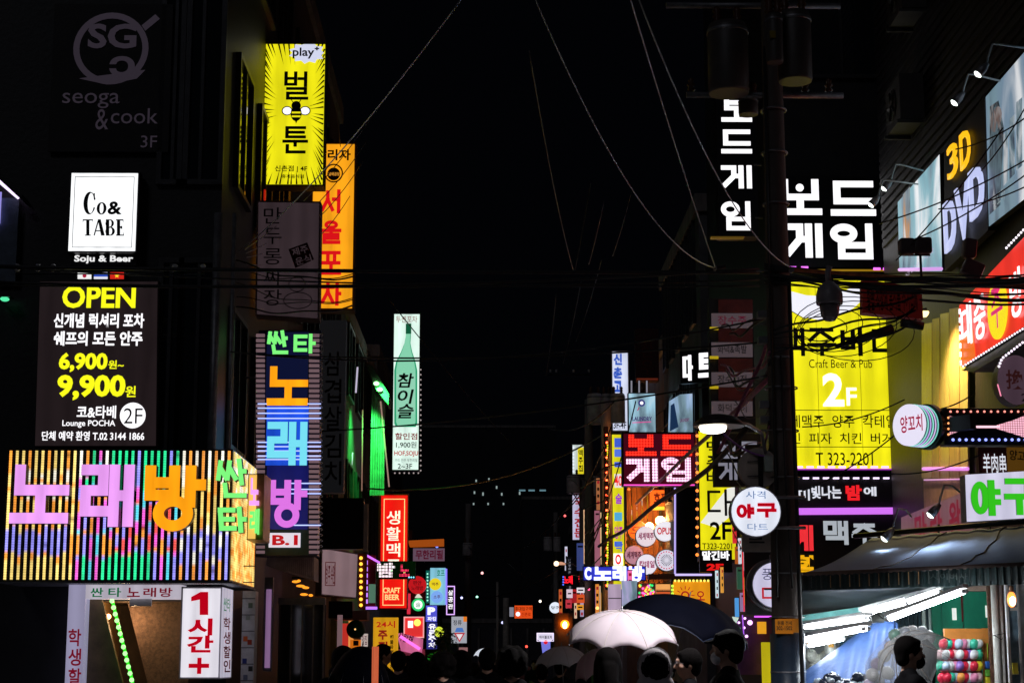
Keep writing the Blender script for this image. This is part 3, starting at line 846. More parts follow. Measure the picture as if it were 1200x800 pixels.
rays.build('comic_rays', INK, s.root)
star = []
for k in range(22):
    r_ = 1.0 if k % 2 == 0 else .78
    star.append((360 + 22 * r_ * math.cos(2 * PI * k / 22), 62 - 13 * r_ * math.sin(2 * PI * k / 22)))
s.quad('starburst', [(min(x, 379.5), max(y, 52)) for x, y in star], .011, .016, glow('#d8dcf4', .95))
s.text('play⁺', (343, 55, 374, 69), INK, .02, .02)
s.glyph('벌', (333, 84, 362, 117), INK, 4.0, .018, .005, w2px=3.2); s.glyph('툰', (331, 148, 361, 180), INK, 4.0, .018, .005, w2px=3.4)
# bee
s.disc('bee_body', 347, 133, 6.5, .013, .018, INK, ry=9); s.disc('bee_head', 347, 124, 5.5, .013, .019, INK)
s.quad('bee_sting', [(345, 140), (349, 140), (347, 145)], .013, .0178, INK)
for y in (131, 135.5): s.box('bee_stripe', (341.8, y, 352.2, y + 2), .0185, .021, glow('#ece316', 1))
for x in (336.5, 357.5):
    w_ = s.disc('bee_wing', x, 130, 6.4, .0122, .0145, INK, ry=5.4); s.disc('bee_wing_fill', x, 130, 5.2, .0146, .0165, W1, ry=4.3)
s.led('bee_antenna', 344, 121, 340, 115, .9, INK, .016); s.led('bee_antenna', 350, 121, 354, 115, .9, INK, .016)
s.text('신촌점 | 4F', (322, 194, 360, 202), INK, .018, .02); s.text('휴게음식점', (330, 204.5, 356, 209), INK, .018, .02)
s.arms(-.35, 0, (.3, 1.5))

s = Sign('orange_bar_sign', 'tall glowing orange vertical sign with red stacked letters behind the yellow bee sign', 'sign', 365, 362, 28.0)
s.box('cabinet', (364, 167, 416, 363), -.35, 0, mat('rust_cabinet', (0.12, 0.05, 0.02), .5))
s.box('face', (366, 169, 414, 361), .002, .01, glow('#f9a31a', 1.0, 'tubes', True, 1.6))
s.text('갈리자', (369, 175, 411, 188), INK, .015, .03)
s.disc('emblem_ring', 391, 203, 11, .011, .014, mat('brown_ink', '#7a2a10', .5)); s.disc('emblem_ring', 391, 203, 9.4, .0142, .017, glow('#f9a31a', 1)); s.disc('emblem_centre', 391, 204, 7.5, .0172, .02, mat('brown_ink', '#7a2a10')); s.text('할배곱창', (385, 202, 398, 206), glow('#ffb040', .8), .023, .01, .001)
RL = glow('#e8141c', .85)
for ch, y in (('서', 222), ('울', 258), ('포', 294), ('차', 330)): s.glyph(ch, (376, y, 400, y + 28), RL, 4.2, .018, .006, mat('pink_return', '#ff6a50', .4), w2px=4.2)

s = Sign('dim_sign', 'dim mauve sign with handwritten black letters and a red seal under the bee sign', 'sign', 300, 372, 23.2)
s.quad('cabinet', [(301, 235), (376, 236), (374, 375), (299, 370)], -.25, 0, mat('dim_mauve_board', (0.30, 0.23, 0.25), .5, 0, .3, 3)); DMF = glow('#352a2e', .9, 'tubes')  # sign is unlit; this emission paints a faint light on its face
s.quad('face', [(303, 237), (374, 238), (372, 373), (301, 368)], .0003, .0006, DMF)
for i, ch in enumerate('만두롱짜장'): s.text(ch, (309, 243 + i * 24, 330, 262 + i * 24), INK, .008, .0, .002, 'letter')
s.quad('seal', [(338, 292), (360, 284), (368, 304), (346, 314)], .001, .006, mat('seal_red', '#5a1a20', .6))
s.text('제주', (342, 289, 361, 298), DMF, .01, .01, .001, rot=.3); s.text('운식', (346, 300, 365, 309), DMF, .01, .01, .001, rot=.3)
s.disc('bowl_drawing', 349, 352, 17, .001, .004, INK, ry=10); s.disc('bowl_drawing', 349, 352, 16, .0042, .006, DMF, ry=9)
s.disc('bowl_drawing', 348, 333, 10, .001, .005, INK, ry=9); s.disc('bowl_drawing', 348, 333, 9, .0052, .007, DMF, ry=8)
s.box('stub', (309, 222, 311, 234), -.1, -.05, glow('#c02010', .7)); s.box('stub', (322, 223, 327, 234), -.1, -.05, mat('stub', (.1, .02, .02))); s.box('stub', (333, 223, 338, 234), -.1, -.05, mat('stub', (.1, .02, .02)))
s = Sign('ochre_banner', 'old ochre banner hanging behind the left edge of the bee sign', 'banner', 292, 360, 24.6)
s.box('cloth', (291, 180, 303, 360), -.02, 0, mat('ochre_cloth', (0.35, 0.2, 0.06), .7, 0, .6, 4))

# vertical karaoke sign
s = Sign('vertical_karaoke_sign', 'tall navy vertical sign with stacked neon letters and a B.1 plate', 'sign', 300, 650, 22.0)
s.box('cabinet', (300, 387, 374, 651), -.3, 0, mat('navy_panel', (0.012, 0.02, 0.07), .4, 0, .3, 3))
NB = glow('#10193f', .8, 'tubes', True)
s.box('panel_top', (312, 389, 361, 475), .001, .006, glow((0.004, 0.006, 0.03), 1.0)); s.box('panel_middle', (312, 475, 361, 545), .001, .006, glow('#1c50d8', .9, 'tubes', True)); s.box('panel_bottom', (312, 545, 361, 620), .001, .006, glow('#181c70', .6, 'tubes', True)); s.box('panel_base', (302, 620, 362, 650), .001, .006, mat('teal_panel', (0.01, 0.06, 0.07), .4))
rung_glow = glow('#a08088', .42)  # rungs are no lamps; emission paints the neon light falling on them
for i in range(44):
    y = 391 + i * 5.9
    for (x0, x1) in ((300, 310), (362, 374)):
        s.box('rung', (x0, y, x1, y + 3.4), .001, .035, rung_glow)
BLUE = glow('#a9b8ff', 1.6, 'plain', True)
for y in (473, 478, 484, 490, 518, 523, 528, 534, 538, 566, 573, 578, 615):
    x0 = 302 if y < 560 else 340
    o = s.led('neon_tube', x0, y, 376, y, 1.3, BLUE, .05)
hooks = MB()
for i in range(40):
    y = 392 + i * 6.5
    a, b = s.ab(374, y, .02); hooks.tube([(a, -.02, b), (a + .03, -.05, b + .005), (a + .045, -.03, b - .01), (a + .02, .0, b - .02)], .005, 4)
o = hooks.build('neon_hooks', WIRE, s.root); o['kind'] = 'stuff'
s.glyph('싼', (313, 387, 338, 415), GRN, 4.3, .05, .04, RET, slant=-.15); s.glyph('타', (344, 391, 370, 414), GRN, 4.3, .05, .04, RET)
s.glyph('노', (313, 429, 361, 475), ORG, 8.5, .06, .04, RET); s.glyph('래', (313, 494, 360, 545), glow('#74dcf0', 1.05), 8.5, .06, .04, RET); s.glyph('방', (315, 562, 360, 617), glow('#d66fe0', 1.05), 8, .06, .04, RET)
s.box('floor_plate', (315, 624, 352, 641), .007, .02, glow('#e8e0ec', .9)); s.text('B.1', (319, 626.5, 349, 638.5), REDL, .024, .035)
s.arms(-.2, .02, (.3, 2.2))
s = Sign('dark_vertical_sign', 'dark almost unlit vertical sign with faint black letters behind the navy karaoke sign', 'sign', 375, 575, 27.0)
s.box('cabinet', (373, 375, 404, 577), -.25, 0, glow('#141416', .8)); s.column('삼겹살김치', (380, 410, 400, 570), INK, .008, .01, .002)  # unlit board; the faint glow is put in as emission
s = Sign('blank_black_board', 'blank black square board below the unlit vertical sign', 'board', 374, 643, 26.4)
s.box('panel', (374, 583, 426, 643), -.2, 0, BLACKM, bev=.01)
s.box('post', (426, 590, 431, 645), -.15, -.05, CREAM)
# lower canopy under the vertical sign and shop front
s = Sign('corrugated_canopy', 'short corrugated metal canopy below the navy karaoke sign', 'canopy', 312, 680, 22.6)
s.quad('fascia', [(313, 650), (368, 652), (368, 680), (330, 668), (312, 662)], -.6, 0, mat('mauve_metal', (0.5, 0.38, 0.45), .5))
rb = MB()
for i in range(16):
    a, b = s.ab(330 + i * 2.4, 652, .01); a2, b2 = s.ab(330 + i * 2.4, 666 + i * .75, .01); rb.tube([(a, -.01, b), (a2, -.01, b2)], .009, 5)
o = rb.build('corrugation', mat('mauve_metal', 0), s.root)
s = Sign('glass_shop_front', 'dark glass shop front with steel posts under the short canopy', 'shop front', 305, 800, 24.0, O=(P(305, 800, 24).x, 24, 0))
for x0, x1 in ((328, 340), (341, 353), (354, 366), (367, 378)):
    a0, a1 = s.ab(x0, 750)[0], s.ab(x1, 750)[0]
    g = MB().box(a0, a1, 0, .02, 0.05, s.ab(340, 708)[1]).build('glass_panel', PANE, s.root)
    MB().box(a1, a1 + .02, -.02, .03, 0, s.ab(340, 708)[1]).build('post', STEEL, s.root)
s.box('header', (326, 700, 381, 708), -.1, .05, STEEL)
s.box('interior', (326, 708, 381, 800), -1.2, -1.1, mat('interior_dark', (0.05, 0.05, 0.07)))
for (x, y, c_) in ((356, 723, '#6a4ac8'), (348, 728, '#503070'), (344, 712, '#d8a040')): s.disc('lamp', x, y, 1.6, -1.0, -.98, glow(c_, 1.2), n=10)
for (x, y, w_, c_) in ((346, 672, 8, '#ffb43a'), (354, 681, 8, '#f07a1a'), (362, 686, 6, '#ff9020')):
    pass
s.box('poster', (360, 716, 372, 760), -.8, -.79, mat('dim_poster', (.2, .17, .15)))
s = Sign('slim_wall_lamp', 'slim upright light panel with a pink and blue glow beside the glass shop front', 'lamp', 311, 790, 22.9)
s.box('lens', (311, 690, 317, 782), 0, .02, glow('#a078a8', .55, 'tubes')); s.box('housing', (309, 676, 319, 786), -.1, -.001, STEEL)
s = Sign('hanging_lamps', 'row of amber lamps hanging under the short canopy', 'lamp', 344, 690, 24.6)
for (x, y, w_) in ((346, 681, 4), (352, 686, 5), (356, 696, 4.5), (364, 697, 2.5), (350, 680, 2), (358, 688, 4)): s.disc('lamp', x, y, w_, 0, .05, glow('#ff9a28', 1.4), ry=1.5, n=12)
s.box('rail', (342, 675, 368, 678), -.05, .03, BLACKM)

# pink-white cabinet with seal
s = Sign('seal_sign', 'stained white sign box with a small dark red seal on the left side', 'sign', 376, 698, 27.5, yaw=22)
s.quad('cabinet', [(377, 641), (420, 648), (418, 701), (376, 697)], -.3, 0, mat('stained_white', (0.62, 0.5, 0.5), .5, 0, .45, 2.2))
s.quad('face', [(378, 642.5), (419, 649.5), (417, 699.5), (377.5, 695.5)], .001, .006, glow('#a98a90', .5, 'tubes', True))
s.frame('seal', (381, 658, 393, 686), .012, .008, .011, glow('#5a1a20', .6)); s.text('방주', (382, 661, 387, 684), glow('#5a1a20', .6), .012, .01, .001); s.text('속편', (388, 661, 392, 684), glow('#5a1a20', .6), .012, .01, .001)
s = Sign('amber_bulb_column', 'column of amber bulbs on the dark red edge next to the stained white sign', 'light string', 421, 712, 28.4)
s.quad('board', [(420, 648), (430, 648), (429, 690), (428, 715), (420, 712)], -.1, 0, mat('dark_red_board', (0.10, 0.01, 0.012), .5))
s.bulbs([(423, 650), (423, 712)], 7, 2.1, glow('#ffb43c', 2.2), .03, 'bulb')
s = Sign('magenta_edge_sign', 'red shop board edged with violet neon dashes under the red beer sign', 'sign', 428, 712, 29.5)
s.box('board', (430, 650, 440, 712), -.1, 0, mat('deep_red', (0.3, 0.01, 0.02), .4))
s.led('neon_edge', 428, 712, 442, 712, 3.2, glow('#b070ff', 1.5)); s.bars([(430, 655), (430, 708)], 8, 5, 2, glow('#c080ff', 1.4)); s.led('neon_edge', 429, 650, 445, 659, 2.5, glow('#d070ff', 1.3))
s.box('notice', (432, 684, 440, 706), .002, .01, glow('#6a9a80', .5))

# green lit recess
s = Sign('green_floodlights', 'pair of bright green floodlights under a slanted canopy edge', 'floodlight', 436, 475, 40.0)
s.quad('canopy', [(428, 425), (436, 428), (456, 462), (455, 474), (440, 455)], -1.0, 0, mat('canopy_grey', (.12, .12, .13)))
for x, y in ((441, 449), (445, 456)):
    s.disc('lens', x, y, 3.4, .002, .06, glow('#9dff9a', 3.2), ry=2.2, n=16)
gl = bpy.data.lights.new('green_flood', 'SPOT'); gl.energy = 1300; gl.color = (.04, 1, .12); gl.spot_size = math.radians(75); gl.spot_blend = .6; gl.shadow_soft_size = .1
go = bpy.data.objects.new('lamp_light', gl); COL.objects.link(go); go.parent = s.root; go.location = (.12, -.45, .75); go.rotation_euler = (math.radians(20), math.radians(-3), 0)
s = Sign('green_lit_panels', 'tall ribbed wall panels shining green below the floodlights', 'wall panel', 432, 580, 40.6)
for i in range(6):
    x = 433 + i * 2.6
    s.quad('rib_panel', [(x + 3, 444 + i * 3), (x + 5, 446 + i * 3), (x + 2.7 + i * .25, 580), (x + .3 + i * .25, 580)], -.1 - .02 * (i % 2), 0, mat('ribbed_panel', (.32, .36, .33), .5, 0, .5, 5))
s.led('white_tube', 419, 430, 417, 460, 2, glow('#c8c0d8', .9)); s.led('white_tube', 446, 470, 456, 570, 1.6, glow('#c8a090', .6)); s.led('white_tube', 425, 480, 424, 575, 1.4, glow('#b88878', .5)); s.led('white_tube', 413, 530, 412, 545, 2, glow('#c8c0d8', .9))

s = Sign('soju_sign', 'tall pale green lit sign with a green bottle and brush letters', 'sign', 460, 551, 44.0)
s.box('cabinet', (459, 366, 493, 552), -.3, 0, BLACKM)
s.box('face', (461, 368, 491, 550), .002, .01, glow('#def8ec', 1.02, 'tubes', True, 2))
BG = glow('#38b482', .75); BG2 = glow('#9be0c0', .85)
bott = [(476.5, 380), (481, 380), (481.5, 394), (481, 402), (483, 412), (487, 424), (489, 434), (489, 496), (487, 500), (464, 500), (462, 496), (462, 434), (464, 424), (470, 412), (474, 402), (475.5, 394)]
s.quad('bottle_outline', bott, .011, .014, BG)
s.quad('bottle_inner', [(476 + (x - 476) * .84, 384 + (y - 384) * .985) for x, y in bott], .0142, .017, glow('#8fe0ba', .85))
s.quad('bottle_label', [(464.5, 438), (486.5, 438), (486.5, 485), (464.5, 485)], .0172, .0185, BG2)
s.box('bottle_cap', (475.5, 379, 482, 391), .0172, .02, glow('#187850', .5))
s.text('투젠포차', (464, 370, 489, 378), glow('#8a2a30', .8), .02, 0)
for ch, y in zip('참이슬', (438, 457, 474)): s.text(ch, (466, y - 1, 485, y + 16), INK, .022, .022, .002, 'letter', slant=.15)
s.text('할인점', (463, 507, 489, 515), glow('#8a2a30', .8), .02, .02); s.text('1,900원', (464, 517, 488, 525), INK, .02, .01); s.text('HOF,SOJU', (462, 528, 490, 535), glow('#c01820', .8), .02, .02); s.text('카드 안주 무한리필', (463, 537, 489, 541), mat('grey_ink', '#405050', .5), .02, 0); s.text('2~3F', (466, 543, 483, 549), INK, .02, .01)
s.bulbs([(460, 554), (493, 554), (493, 430)], 6, 1.0, glow('#c0b0b0', .7), 0, 'edge_bulbs')

s = Sign('red_beer_sign', 'bright red vertical sign with pale brush letters above the black LED sign', 'sign', 444, 722, 42.0)
s.box('cabinet', (443, 578, 478, 713), -.3, 0, mat('red_metal', (0.3, 0.01, 0.01), .4))
s.box('face', (446, 580, 477, 712), .002, .01, glow('#f01410', 1.0, 'tubes', True, 2))
PB = glow('#ffd890', 1.0)
s.frame('gold_border', (449, 584, 474, 709), .018, .011, .014, PB)
for ch, y in zip('생활맥주', (598, 617, 636, 655)): s.text(ch, (453, y, 469, y + 16), glow('#fff2e0', 1.1), .018, .012, .002, 'letter')
s.text('CRAFT', (449, 688, 469, 694.5), PB, .019, .03); s.text('BEER', (451, 696, 468, 702.5), PB, .019, .03)
s = Sign('black_led_sign', 'black dot matrix sign with pink white letters crossing the red beer sign', 'sign', 436, 677, 40.5)
s.box('cabinet', (434, 657, 487, 678), -.2, 0, BLACKM)
s.text('밤', (442, 659, 463, 676), glow('#ffd8ee', 1.35, 'pixels', False, 1.6), .01, .05, .003); s.text('노', (468, 661, 480, 675), glow('#ff3060', 1.2, 'pixels', False, 1.6), .01, .05, .003)
s.bulbs([(438, 660), (438, 676)], 3.2, 1, glow('#60c0ff', 1.5), .01, 'blue_dots'); s.bulbs([(478, 676), (486, 676)], 3, 1, glow('#80d8ff', 1.5), .01, 'blue_dots')
# ------------------------------------------------------------------ far left cluster
def plate(name, label, r, Y, face, texts=(), cat='sign', depth=.2, cab=None, border=None, group=None, yaw=0):
    x0, y0, x1, y1 = r
    s = Sign(name, label, cat, x0, y1, Y, yaw=yaw, group=group)
    s.box('cabinet', (x0 - .5, y0 - .5, x1 + .5, y1 + .5), -depth, 0, cab or BLACKM)
    s.box('face', r, .002, .01, face)
    if border: s.frame('border', r, border[1], .011, .02, border[0])
    for (t, rr, m, off) in texts: s.text(t, rr, m, .016, off, .003)
    return s
MAR = glow('#5a1028', .7)
plate('maroon_sign', 'dim lilac sign with maroon letters under an orange roof edge', (484, 642, 521, 657), 60, glow('#8a6a80', .45), [('무한리필', (487, 644, 519, 655), MAR, .03)])
s = Sign('orange_roof_edge', 'orange lit roof edge above the lilac sign', 'roof edge', 478, 642, 66); s.quad('fascia', [(478, 633), (520, 631), (520, 639), (480, 640)], -.5, 0, glow('#c05a18', .6))
s = plate('parking_sign', 'blue parking sign with a white P hanging in the left crowd of signs', (499, 709, 512, 728), 52, glow('#5a5ce0', .85, 'tubes', True), [('P', (501, 711, 510, 720), W1, .06), ('파킹', (501, 722, 511, 727), W1, .02)])
s = Sign('paid_parking_sign', 'narrow violet blue vertical sign with four white letters below the P', 'sign', 501, 760, 52); s.box('cabinet', (500, 729, 512, 760), -.2, 0, glow('#3a3a9c', .6, 'plain', True)); s.column('유료주차', (502, 730, 511, 759), W1, .01, .03)
s = Sign('round_red_sign', 'round red sign with dark letters beside the round yellow and blue signs', 'sign', 479, 695, 47); s.disc('face', 489, 685, 10.5, -.15, .01, glow('#d01a22', .8, 'plain', True)); s.text('편안', (484, 680, 494, 685), glow('#40060a', 1), .015, .01); s.text('노래방', (482, 686, 496, 691), glow('#40060a', 1), .015, .01)
s = Sign('green_round_sign', 'black box with a round green sign and a small triangle above it', 'sign', 478, 720, 47.5); s.box('cabinet', (477, 693, 499, 720), -.15, 0, mat('dark_red_board', 0)); s.disc('disc', 490, 708, 7.5, .001, .02, glow('#30d070', 1.0, 'plain', True)); s.disc('disc_centre', 490, 708, 5, .021, .03, W1); s.text('술', (487, 705, 493, 711), glow('#108040', 1), .034, .01); s.quad('triangle', [(486, 700), (495, 700), (490, 694)], .001, .02, glow('#e8e8d8', .9)); s.box('red_strip', (477, 695, 481, 719), .001, .02, glow('#e03048', .9))
s = Sign('pale_blue_tall_sign', 'pale blue upright sign with a yellow disc over a blue disc', 'sign', 504, 708, 48); s.box('cabinet', (504, 665, 522, 708), -.2, 0, glow('#8ad0e8', .8, 'tubes', True)); s.disc('yellow_disc', 510, 684, 7, .001, .03, glow('#e8d020', 1.0)); s.disc('blue_disc', 512, 699, 7, .001, .03, glow('#7aa8f0', 1.0)); s.text('맥주', (506, 682, 514, 686), MAR, .034, .01); s.text('소주', (508, 697, 516, 701), MAR, .034, .01); s.led('edge_tube', 523, 666, 523, 708, 2, glow('#8070ff', 1.4)); s.text('호프', (512, 667, 521, 674), glow('#208860', .8), .01, .02)
plate('white_frame_sign', 'black sign with a violet white tube frame and small white letters', (523, 686, 533, 720), 56, mat('black_face', (.01, .01, .012)), [('살', (525, 691, 531, 697), W1, .02), ('공', (525, 699, 531, 705), W1, .02), ('관', (525, 707, 531, 713), W1, .02)], border=(glow('#e0b0ff', 1.3), .03))
s = Sign('teal_mini_sign', 'thin teal vertical sign with dots left of the yellow disc', 'sign', 500, 708, 47.8); s.box('cabinet', (499, 668, 503, 706), -.1, 0, glow('#0a6a60', .7)); s.bulbs([(501, 670), (501, 705)], 4, 1, glow('#a0ffe0', 1.2), .01, 'dots')
s = Sign('allday_sign', 'yellow upright sign with red letters and a thin line of dark letters', 'sign', 438, 790, 36); s.box('cabinet', (437, 723, 466, 800), -.2, 0, glow('#e8a81c', .72, 'tubes', True)); s.text('24시', (441, 727, 463, 735), glow('#c01818', .8), .01, .02)
for ch, y in (('주', 738), ('점', 751), ('곱', 764)): s.text(ch, (443, y, 454, y + 11), glow('#901418', .8), .01, .04, .003, 'letter')
s.column('해물파전곱창전골', (457, 743, 461, 790), INK, .01, .03)
s = Sign('pink_awning_shop', 'bright pink awning shop with slanted neon strip beneath the left signs', 'shop front', 464, 800, 44)
s.box('wall', (463, 760, 498, 800), -.3, -.2, mat('pink_wall', (.6, .25, .3), .6)); s.quad('awning', [(465, 742), (470, 741), (495, 748), (494, 768), (470, 762)], -.5, 0, glow('#e070a0', .7, 'tubes', True)); s.led('neon_strip', 469, 745, 492, 760, 3.5, glow('#ff70e0', 1.4)); s.text('사랑채', (466, 742, 484, 752), INK, .02, .02, rot=-.3)
s.box('red_window', (474, 723, 496, 746), -.15, -.1, glow('#f03838', .75, 'plain', True)); s.frame('window_trim', (473, 722, 497, 747), .03, -.09, -.06, glow('#ffb0b0', .9)); s.box('menu', (478, 727, 484, 735), -.09, -.07, W1); s.disc('yellow_bulb', 489, 729, 4, -.09, -.05, glow('#ffe060', 1.6)); 
s = Sign('mini_yellow_lantern', 'yellow green paper lantern beside the violet parking sign', 'lantern', 512, 746, 50)
a, b = s.ab(514.5, 740); MB().ball((a, 0, b), .13, 14, 10, sq=(1, 1, 1.1)).build('shade', glow('#d8e83c', 1.1, 'plain', True), s.root)
def shrub(label, px, py, Y, w, h, m, base='#1a4a12'):
    p = P(px, py, Y); r = empty('street_shrub', (p.x, Y, 0), label, 'shrub', 'shrubs by the far shops')
    MB().tube([(0, 0, 0), (.02, 0, p.z - h / 2)], .03, 6, radii=[.04, .02]).build('trunk', mat('bark', (.1, .06, .04), .9), r)
    mb = MB(); rg = random.Random(int(px))
    for i in range(420):
        d = Vector((rg.gauss(0, .4), rg.gauss(0, .35), rg.gauss(0, .4)))
        if d.length > 1: d.normalize(); d *= rg.random() ** .3
        c = Vector((d.x * w / 2, d.y * w / 2, p.z + d.z * h / 2)); s_ = rg.uniform(.03, .06)
        u = Vector((rg.gauss(0, 1), rg.gauss(0, 1), rg.gauss(0, 1))).normalized(); v = u.cross(Vector((rg.gauss(0, 1), rg.gauss(0, 1), rg.gauss(0, 1)))).normalized()
        mb.add([c - u * s_, c + v * s_ * .5, c + u * s_, c - v * s_ * .5], [(0, 1, 2, 3)])
    mb.build('crown', m, r)
LEAF = mat('leaf_green', (.07, .14, .03), .5, 0, .5, 6)
shrub('leafy shrub between the pink awning shop and the parking sign', 490, 742, 45, .35, .5, LEAF)
shrub('broad shrub under the yellow lantern', 520, 752, 46, .7, .9, LEAF)
shrub('low shrub behind the crowd right of the road sign post', 517, 772, 40, .6, .4, LEAF)
s = Sign('orange_doorway', 'warm orange lit doorway with posters at the foot of the left buildings', 'doorway', 398, 800, 33)
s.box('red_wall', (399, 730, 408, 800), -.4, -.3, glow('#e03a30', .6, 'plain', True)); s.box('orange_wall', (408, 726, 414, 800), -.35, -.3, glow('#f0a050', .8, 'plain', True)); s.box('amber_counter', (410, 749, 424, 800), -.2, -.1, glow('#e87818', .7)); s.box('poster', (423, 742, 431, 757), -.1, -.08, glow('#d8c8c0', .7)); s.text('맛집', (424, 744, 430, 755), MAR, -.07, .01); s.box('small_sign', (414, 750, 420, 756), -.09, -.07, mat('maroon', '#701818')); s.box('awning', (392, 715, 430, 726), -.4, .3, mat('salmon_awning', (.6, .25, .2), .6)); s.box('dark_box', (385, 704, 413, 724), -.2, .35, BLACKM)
s = Sign('green_lantern', 'dark green round lantern hanging at the orange doorway', 'lantern', 412, 748, 32.5)
a, b = s.ab(417, 737); MB().ball((a, 0, b), .17, 16, 12).build('shade', mat('green_paper', (.05, .22, .04), .5), s.root); MB().ball((a - .0, -.16, b), .018, 8, 6).build('lamp', glow('#ffc070', 1.5), s.root)
p = P(397, 800, 26)
o = MB().box(-.035, .035, 0, .06, 0, P(397, 720, 26).z).build('white_post', glow('#b08a90', .35)); o.location = (p.x, 26, 0); tag(o, 'slim pale post standing at the left of the crowd', 'post')  # post gives no light; its lit look is put in as emission
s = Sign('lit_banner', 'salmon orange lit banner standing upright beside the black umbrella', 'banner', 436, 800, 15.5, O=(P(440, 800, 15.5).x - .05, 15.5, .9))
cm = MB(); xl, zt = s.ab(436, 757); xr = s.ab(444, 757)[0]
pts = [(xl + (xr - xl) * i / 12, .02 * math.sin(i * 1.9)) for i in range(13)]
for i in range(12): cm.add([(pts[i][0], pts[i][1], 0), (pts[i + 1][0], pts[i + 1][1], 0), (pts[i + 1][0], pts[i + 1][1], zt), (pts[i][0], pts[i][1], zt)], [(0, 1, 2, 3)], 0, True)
cm.build('cloth', glow('#e07850', .45), s.root)  # plain cloth; the light on it is painted as emission

# warning sign board beyond the left signs
s = Sign('road_sign_board', 'white road sign board with a red edged triangle under an orange tab', 'road sign', 528, 753, 62)
s.box('plate', (529, 722, 547, 753), -.03, 0, glow('#c8ccd8', .6)); s.box('orange_tab', (543, 722, 547, 728), .001, .01, glow('#f08020', .9)); s.text('정류', (531, 726, 541, 732), mat('grey_ink', 0), .01, .01); s.quad('triangle', [(532, 741), (545, 741), (538.5, 752)], .001, .008, glow('#c03040', .9)); s.quad('triangle_inner', [(534.5, 742.5), (542.5, 742.5), (538.5, 749.5)], .0085, .012, glow('#f0e8ee', .9)); s.quad('blue_arc', [(533, 740), (535, 735), (542, 735), (544, 740)], .001, .006, glow('#5080d0', .8))
s.box('lower_plate', (538, 758, 548, 766), -.03, 0, glow('#c08888', .5)); MB().tube([(.25, .05, -P(528, 753, 62).z), (.25, .05, .9)], .04, 8).build('post', STEEL, s.root)

# orange direction sign over the street
s = Sign('orange_street_sign', 'small orange banner sign over the far end of the street', 'sign', 602, 724, 100)
s.box('panel', (603, 709, 624, 724), -.1, 0, glow('#f0521c', .85)); s.disc('round_mark', 607, 719, 2.6, .001, .02, W1, n=14); s.text('홍대입구역', (603.5, 710.5, 623, 715), glow('#400a00', 1), .02, .01); s.text('신촌로', (611, 717, 622, 721.5), glow('#801000', 1), .02, .01)
s.box('white_tag', (597, 711, 602, 722), -.1, 0, glow('#a0a0b0', .6)); MB().tube([(-.9, .1, -P(602, 724, 100).z), (-.9, .1, 2.0)], .07, 8).build('post', CREAM, s.root)
s = Sign('round_white_sign', 'small round white sign on the right above the orange lit shop', 'sign', 644, 717, 78); s.disc('face', 650.5, 711.5, 6.5, -.15, 0, glow('#e8f0ff', 1.0, 'plain', True)); s.text('당구', (646, 709.5, 655, 713.5), INK, .01, .02)
s = Sign('rounded_white_sign', 'white rounded sign with a blue lower half above the grey umbrella', 'sign', 630, 765, 60)
s.quad('upper_plate', [(629, 743), (631, 741), (647, 741), (649, 743), (648, 749), (645, 751), (634, 751), (630, 749)], -.12, 0, glow('#e0daf0', .95)); s.quad('lower_plate', [(634, 751), (645, 751), (645, 764), (636, 766)], -.12, -.01, glow('#7a80e8', .85)); s.text('하이볼포차', (632, 744, 647, 748), INK, .01, .02); s.disc('red_dot', 639.5, 752, 2.4, 0, .02, glow('#e01828', 1), n=14); s.frame('glow_edge', (629, 741, 649, 751), .02, .001, .02, glow('#f0e0ff', 1.3))
s = Sign('orange_lit_shop', 'orange lit shop window glowing at the right end of the street', 'shop front', 650, 765, 66)
s.box('wall', (649, 718, 672, 768), -.4, -.3, mat('shop_warm', (.4, .2, .08), .6)); s.disc('lamp', 662, 731, 5, -.25, -.1, glow('#ff8a1c', 3, 'plain', True), ry=5); s.disc('lamp_core', 662, 732, 2.4, -.09, -.07, glow('#ffe0b0', 12, 'plain', True), ry=4)
for x0, x1, c_ in ((650, 654, '#c05018'), (666, 671, '#b04828')): s.box('panel', (x0, 722, x1, 766), -.28, -.2, mat('warm_panel', (.5, .25, .12), .5))
# tiny red digit signs
s = Sign('red_digit_sign', 'pair of small red digital letters with blue edges over the far right shops', 'sign', 659, 686, 60)
s.box('cabinet', (659, 672, 672, 686), -.1, 0, BLACKM); s.text('노래', (661, 674, 671, 684), glow('#ff1a2a', 1.5), .01, .05); s.bulbs([(660, 674), (660, 686)], 3, 1, glow('#5070ff', 1.4), .01, 'dots')
s.box('cabinet', (676, 673, 688, 684), -.1, 0, BLACKM); s.text('방', (678, 674, 686, 683), glow('#ff1a2a', 1.5), .01, .05)
def lit_strip(name, label, r, Y, c, k=.8, body=None, tm=None, n=None, yaw=0, kind='tubes'):
    s = Sign(name, label, 'sign', r[0], r[3], Y, yaw=yaw)
    s.box('cabinet', (r[0] - .4, r[1] - .4, r[2] + .4, r[3] + .4), -.2, 0, BLACKM)
    s.box('face', r, .001, .008, glow(c, k, kind, True))
    if body: s.column(body, (r[0] + 2, r[1] + 2, r[2] - 2, r[3] - 2), tm or INK, .012, .03)
    return s
lit_strip('white_vertical_sign', 'narrow white vertical sign with red and dark letters under the far transformers', (671, 580, 687, 632), 60, '#d0ccec', .8, '국수전문', glow('#b01820', .8))
s = lit_strip('small_yellow_sign', 'small vertical sign half white and half yellow above the far transformers', (671, 521, 684, 555), 61, '#d8e4e0', .8); s.box('yellow_half', (677, 524, 684, 555), .009, .014, glow('#e8d820', .95)); s.column('맥주집', (678, 526, 683, 553), INK, .017, .02); s.bulbs([(672, 522), (672, 554)], 4, 1, glow('#e0e8ff', 1.2), .012, 'dots')
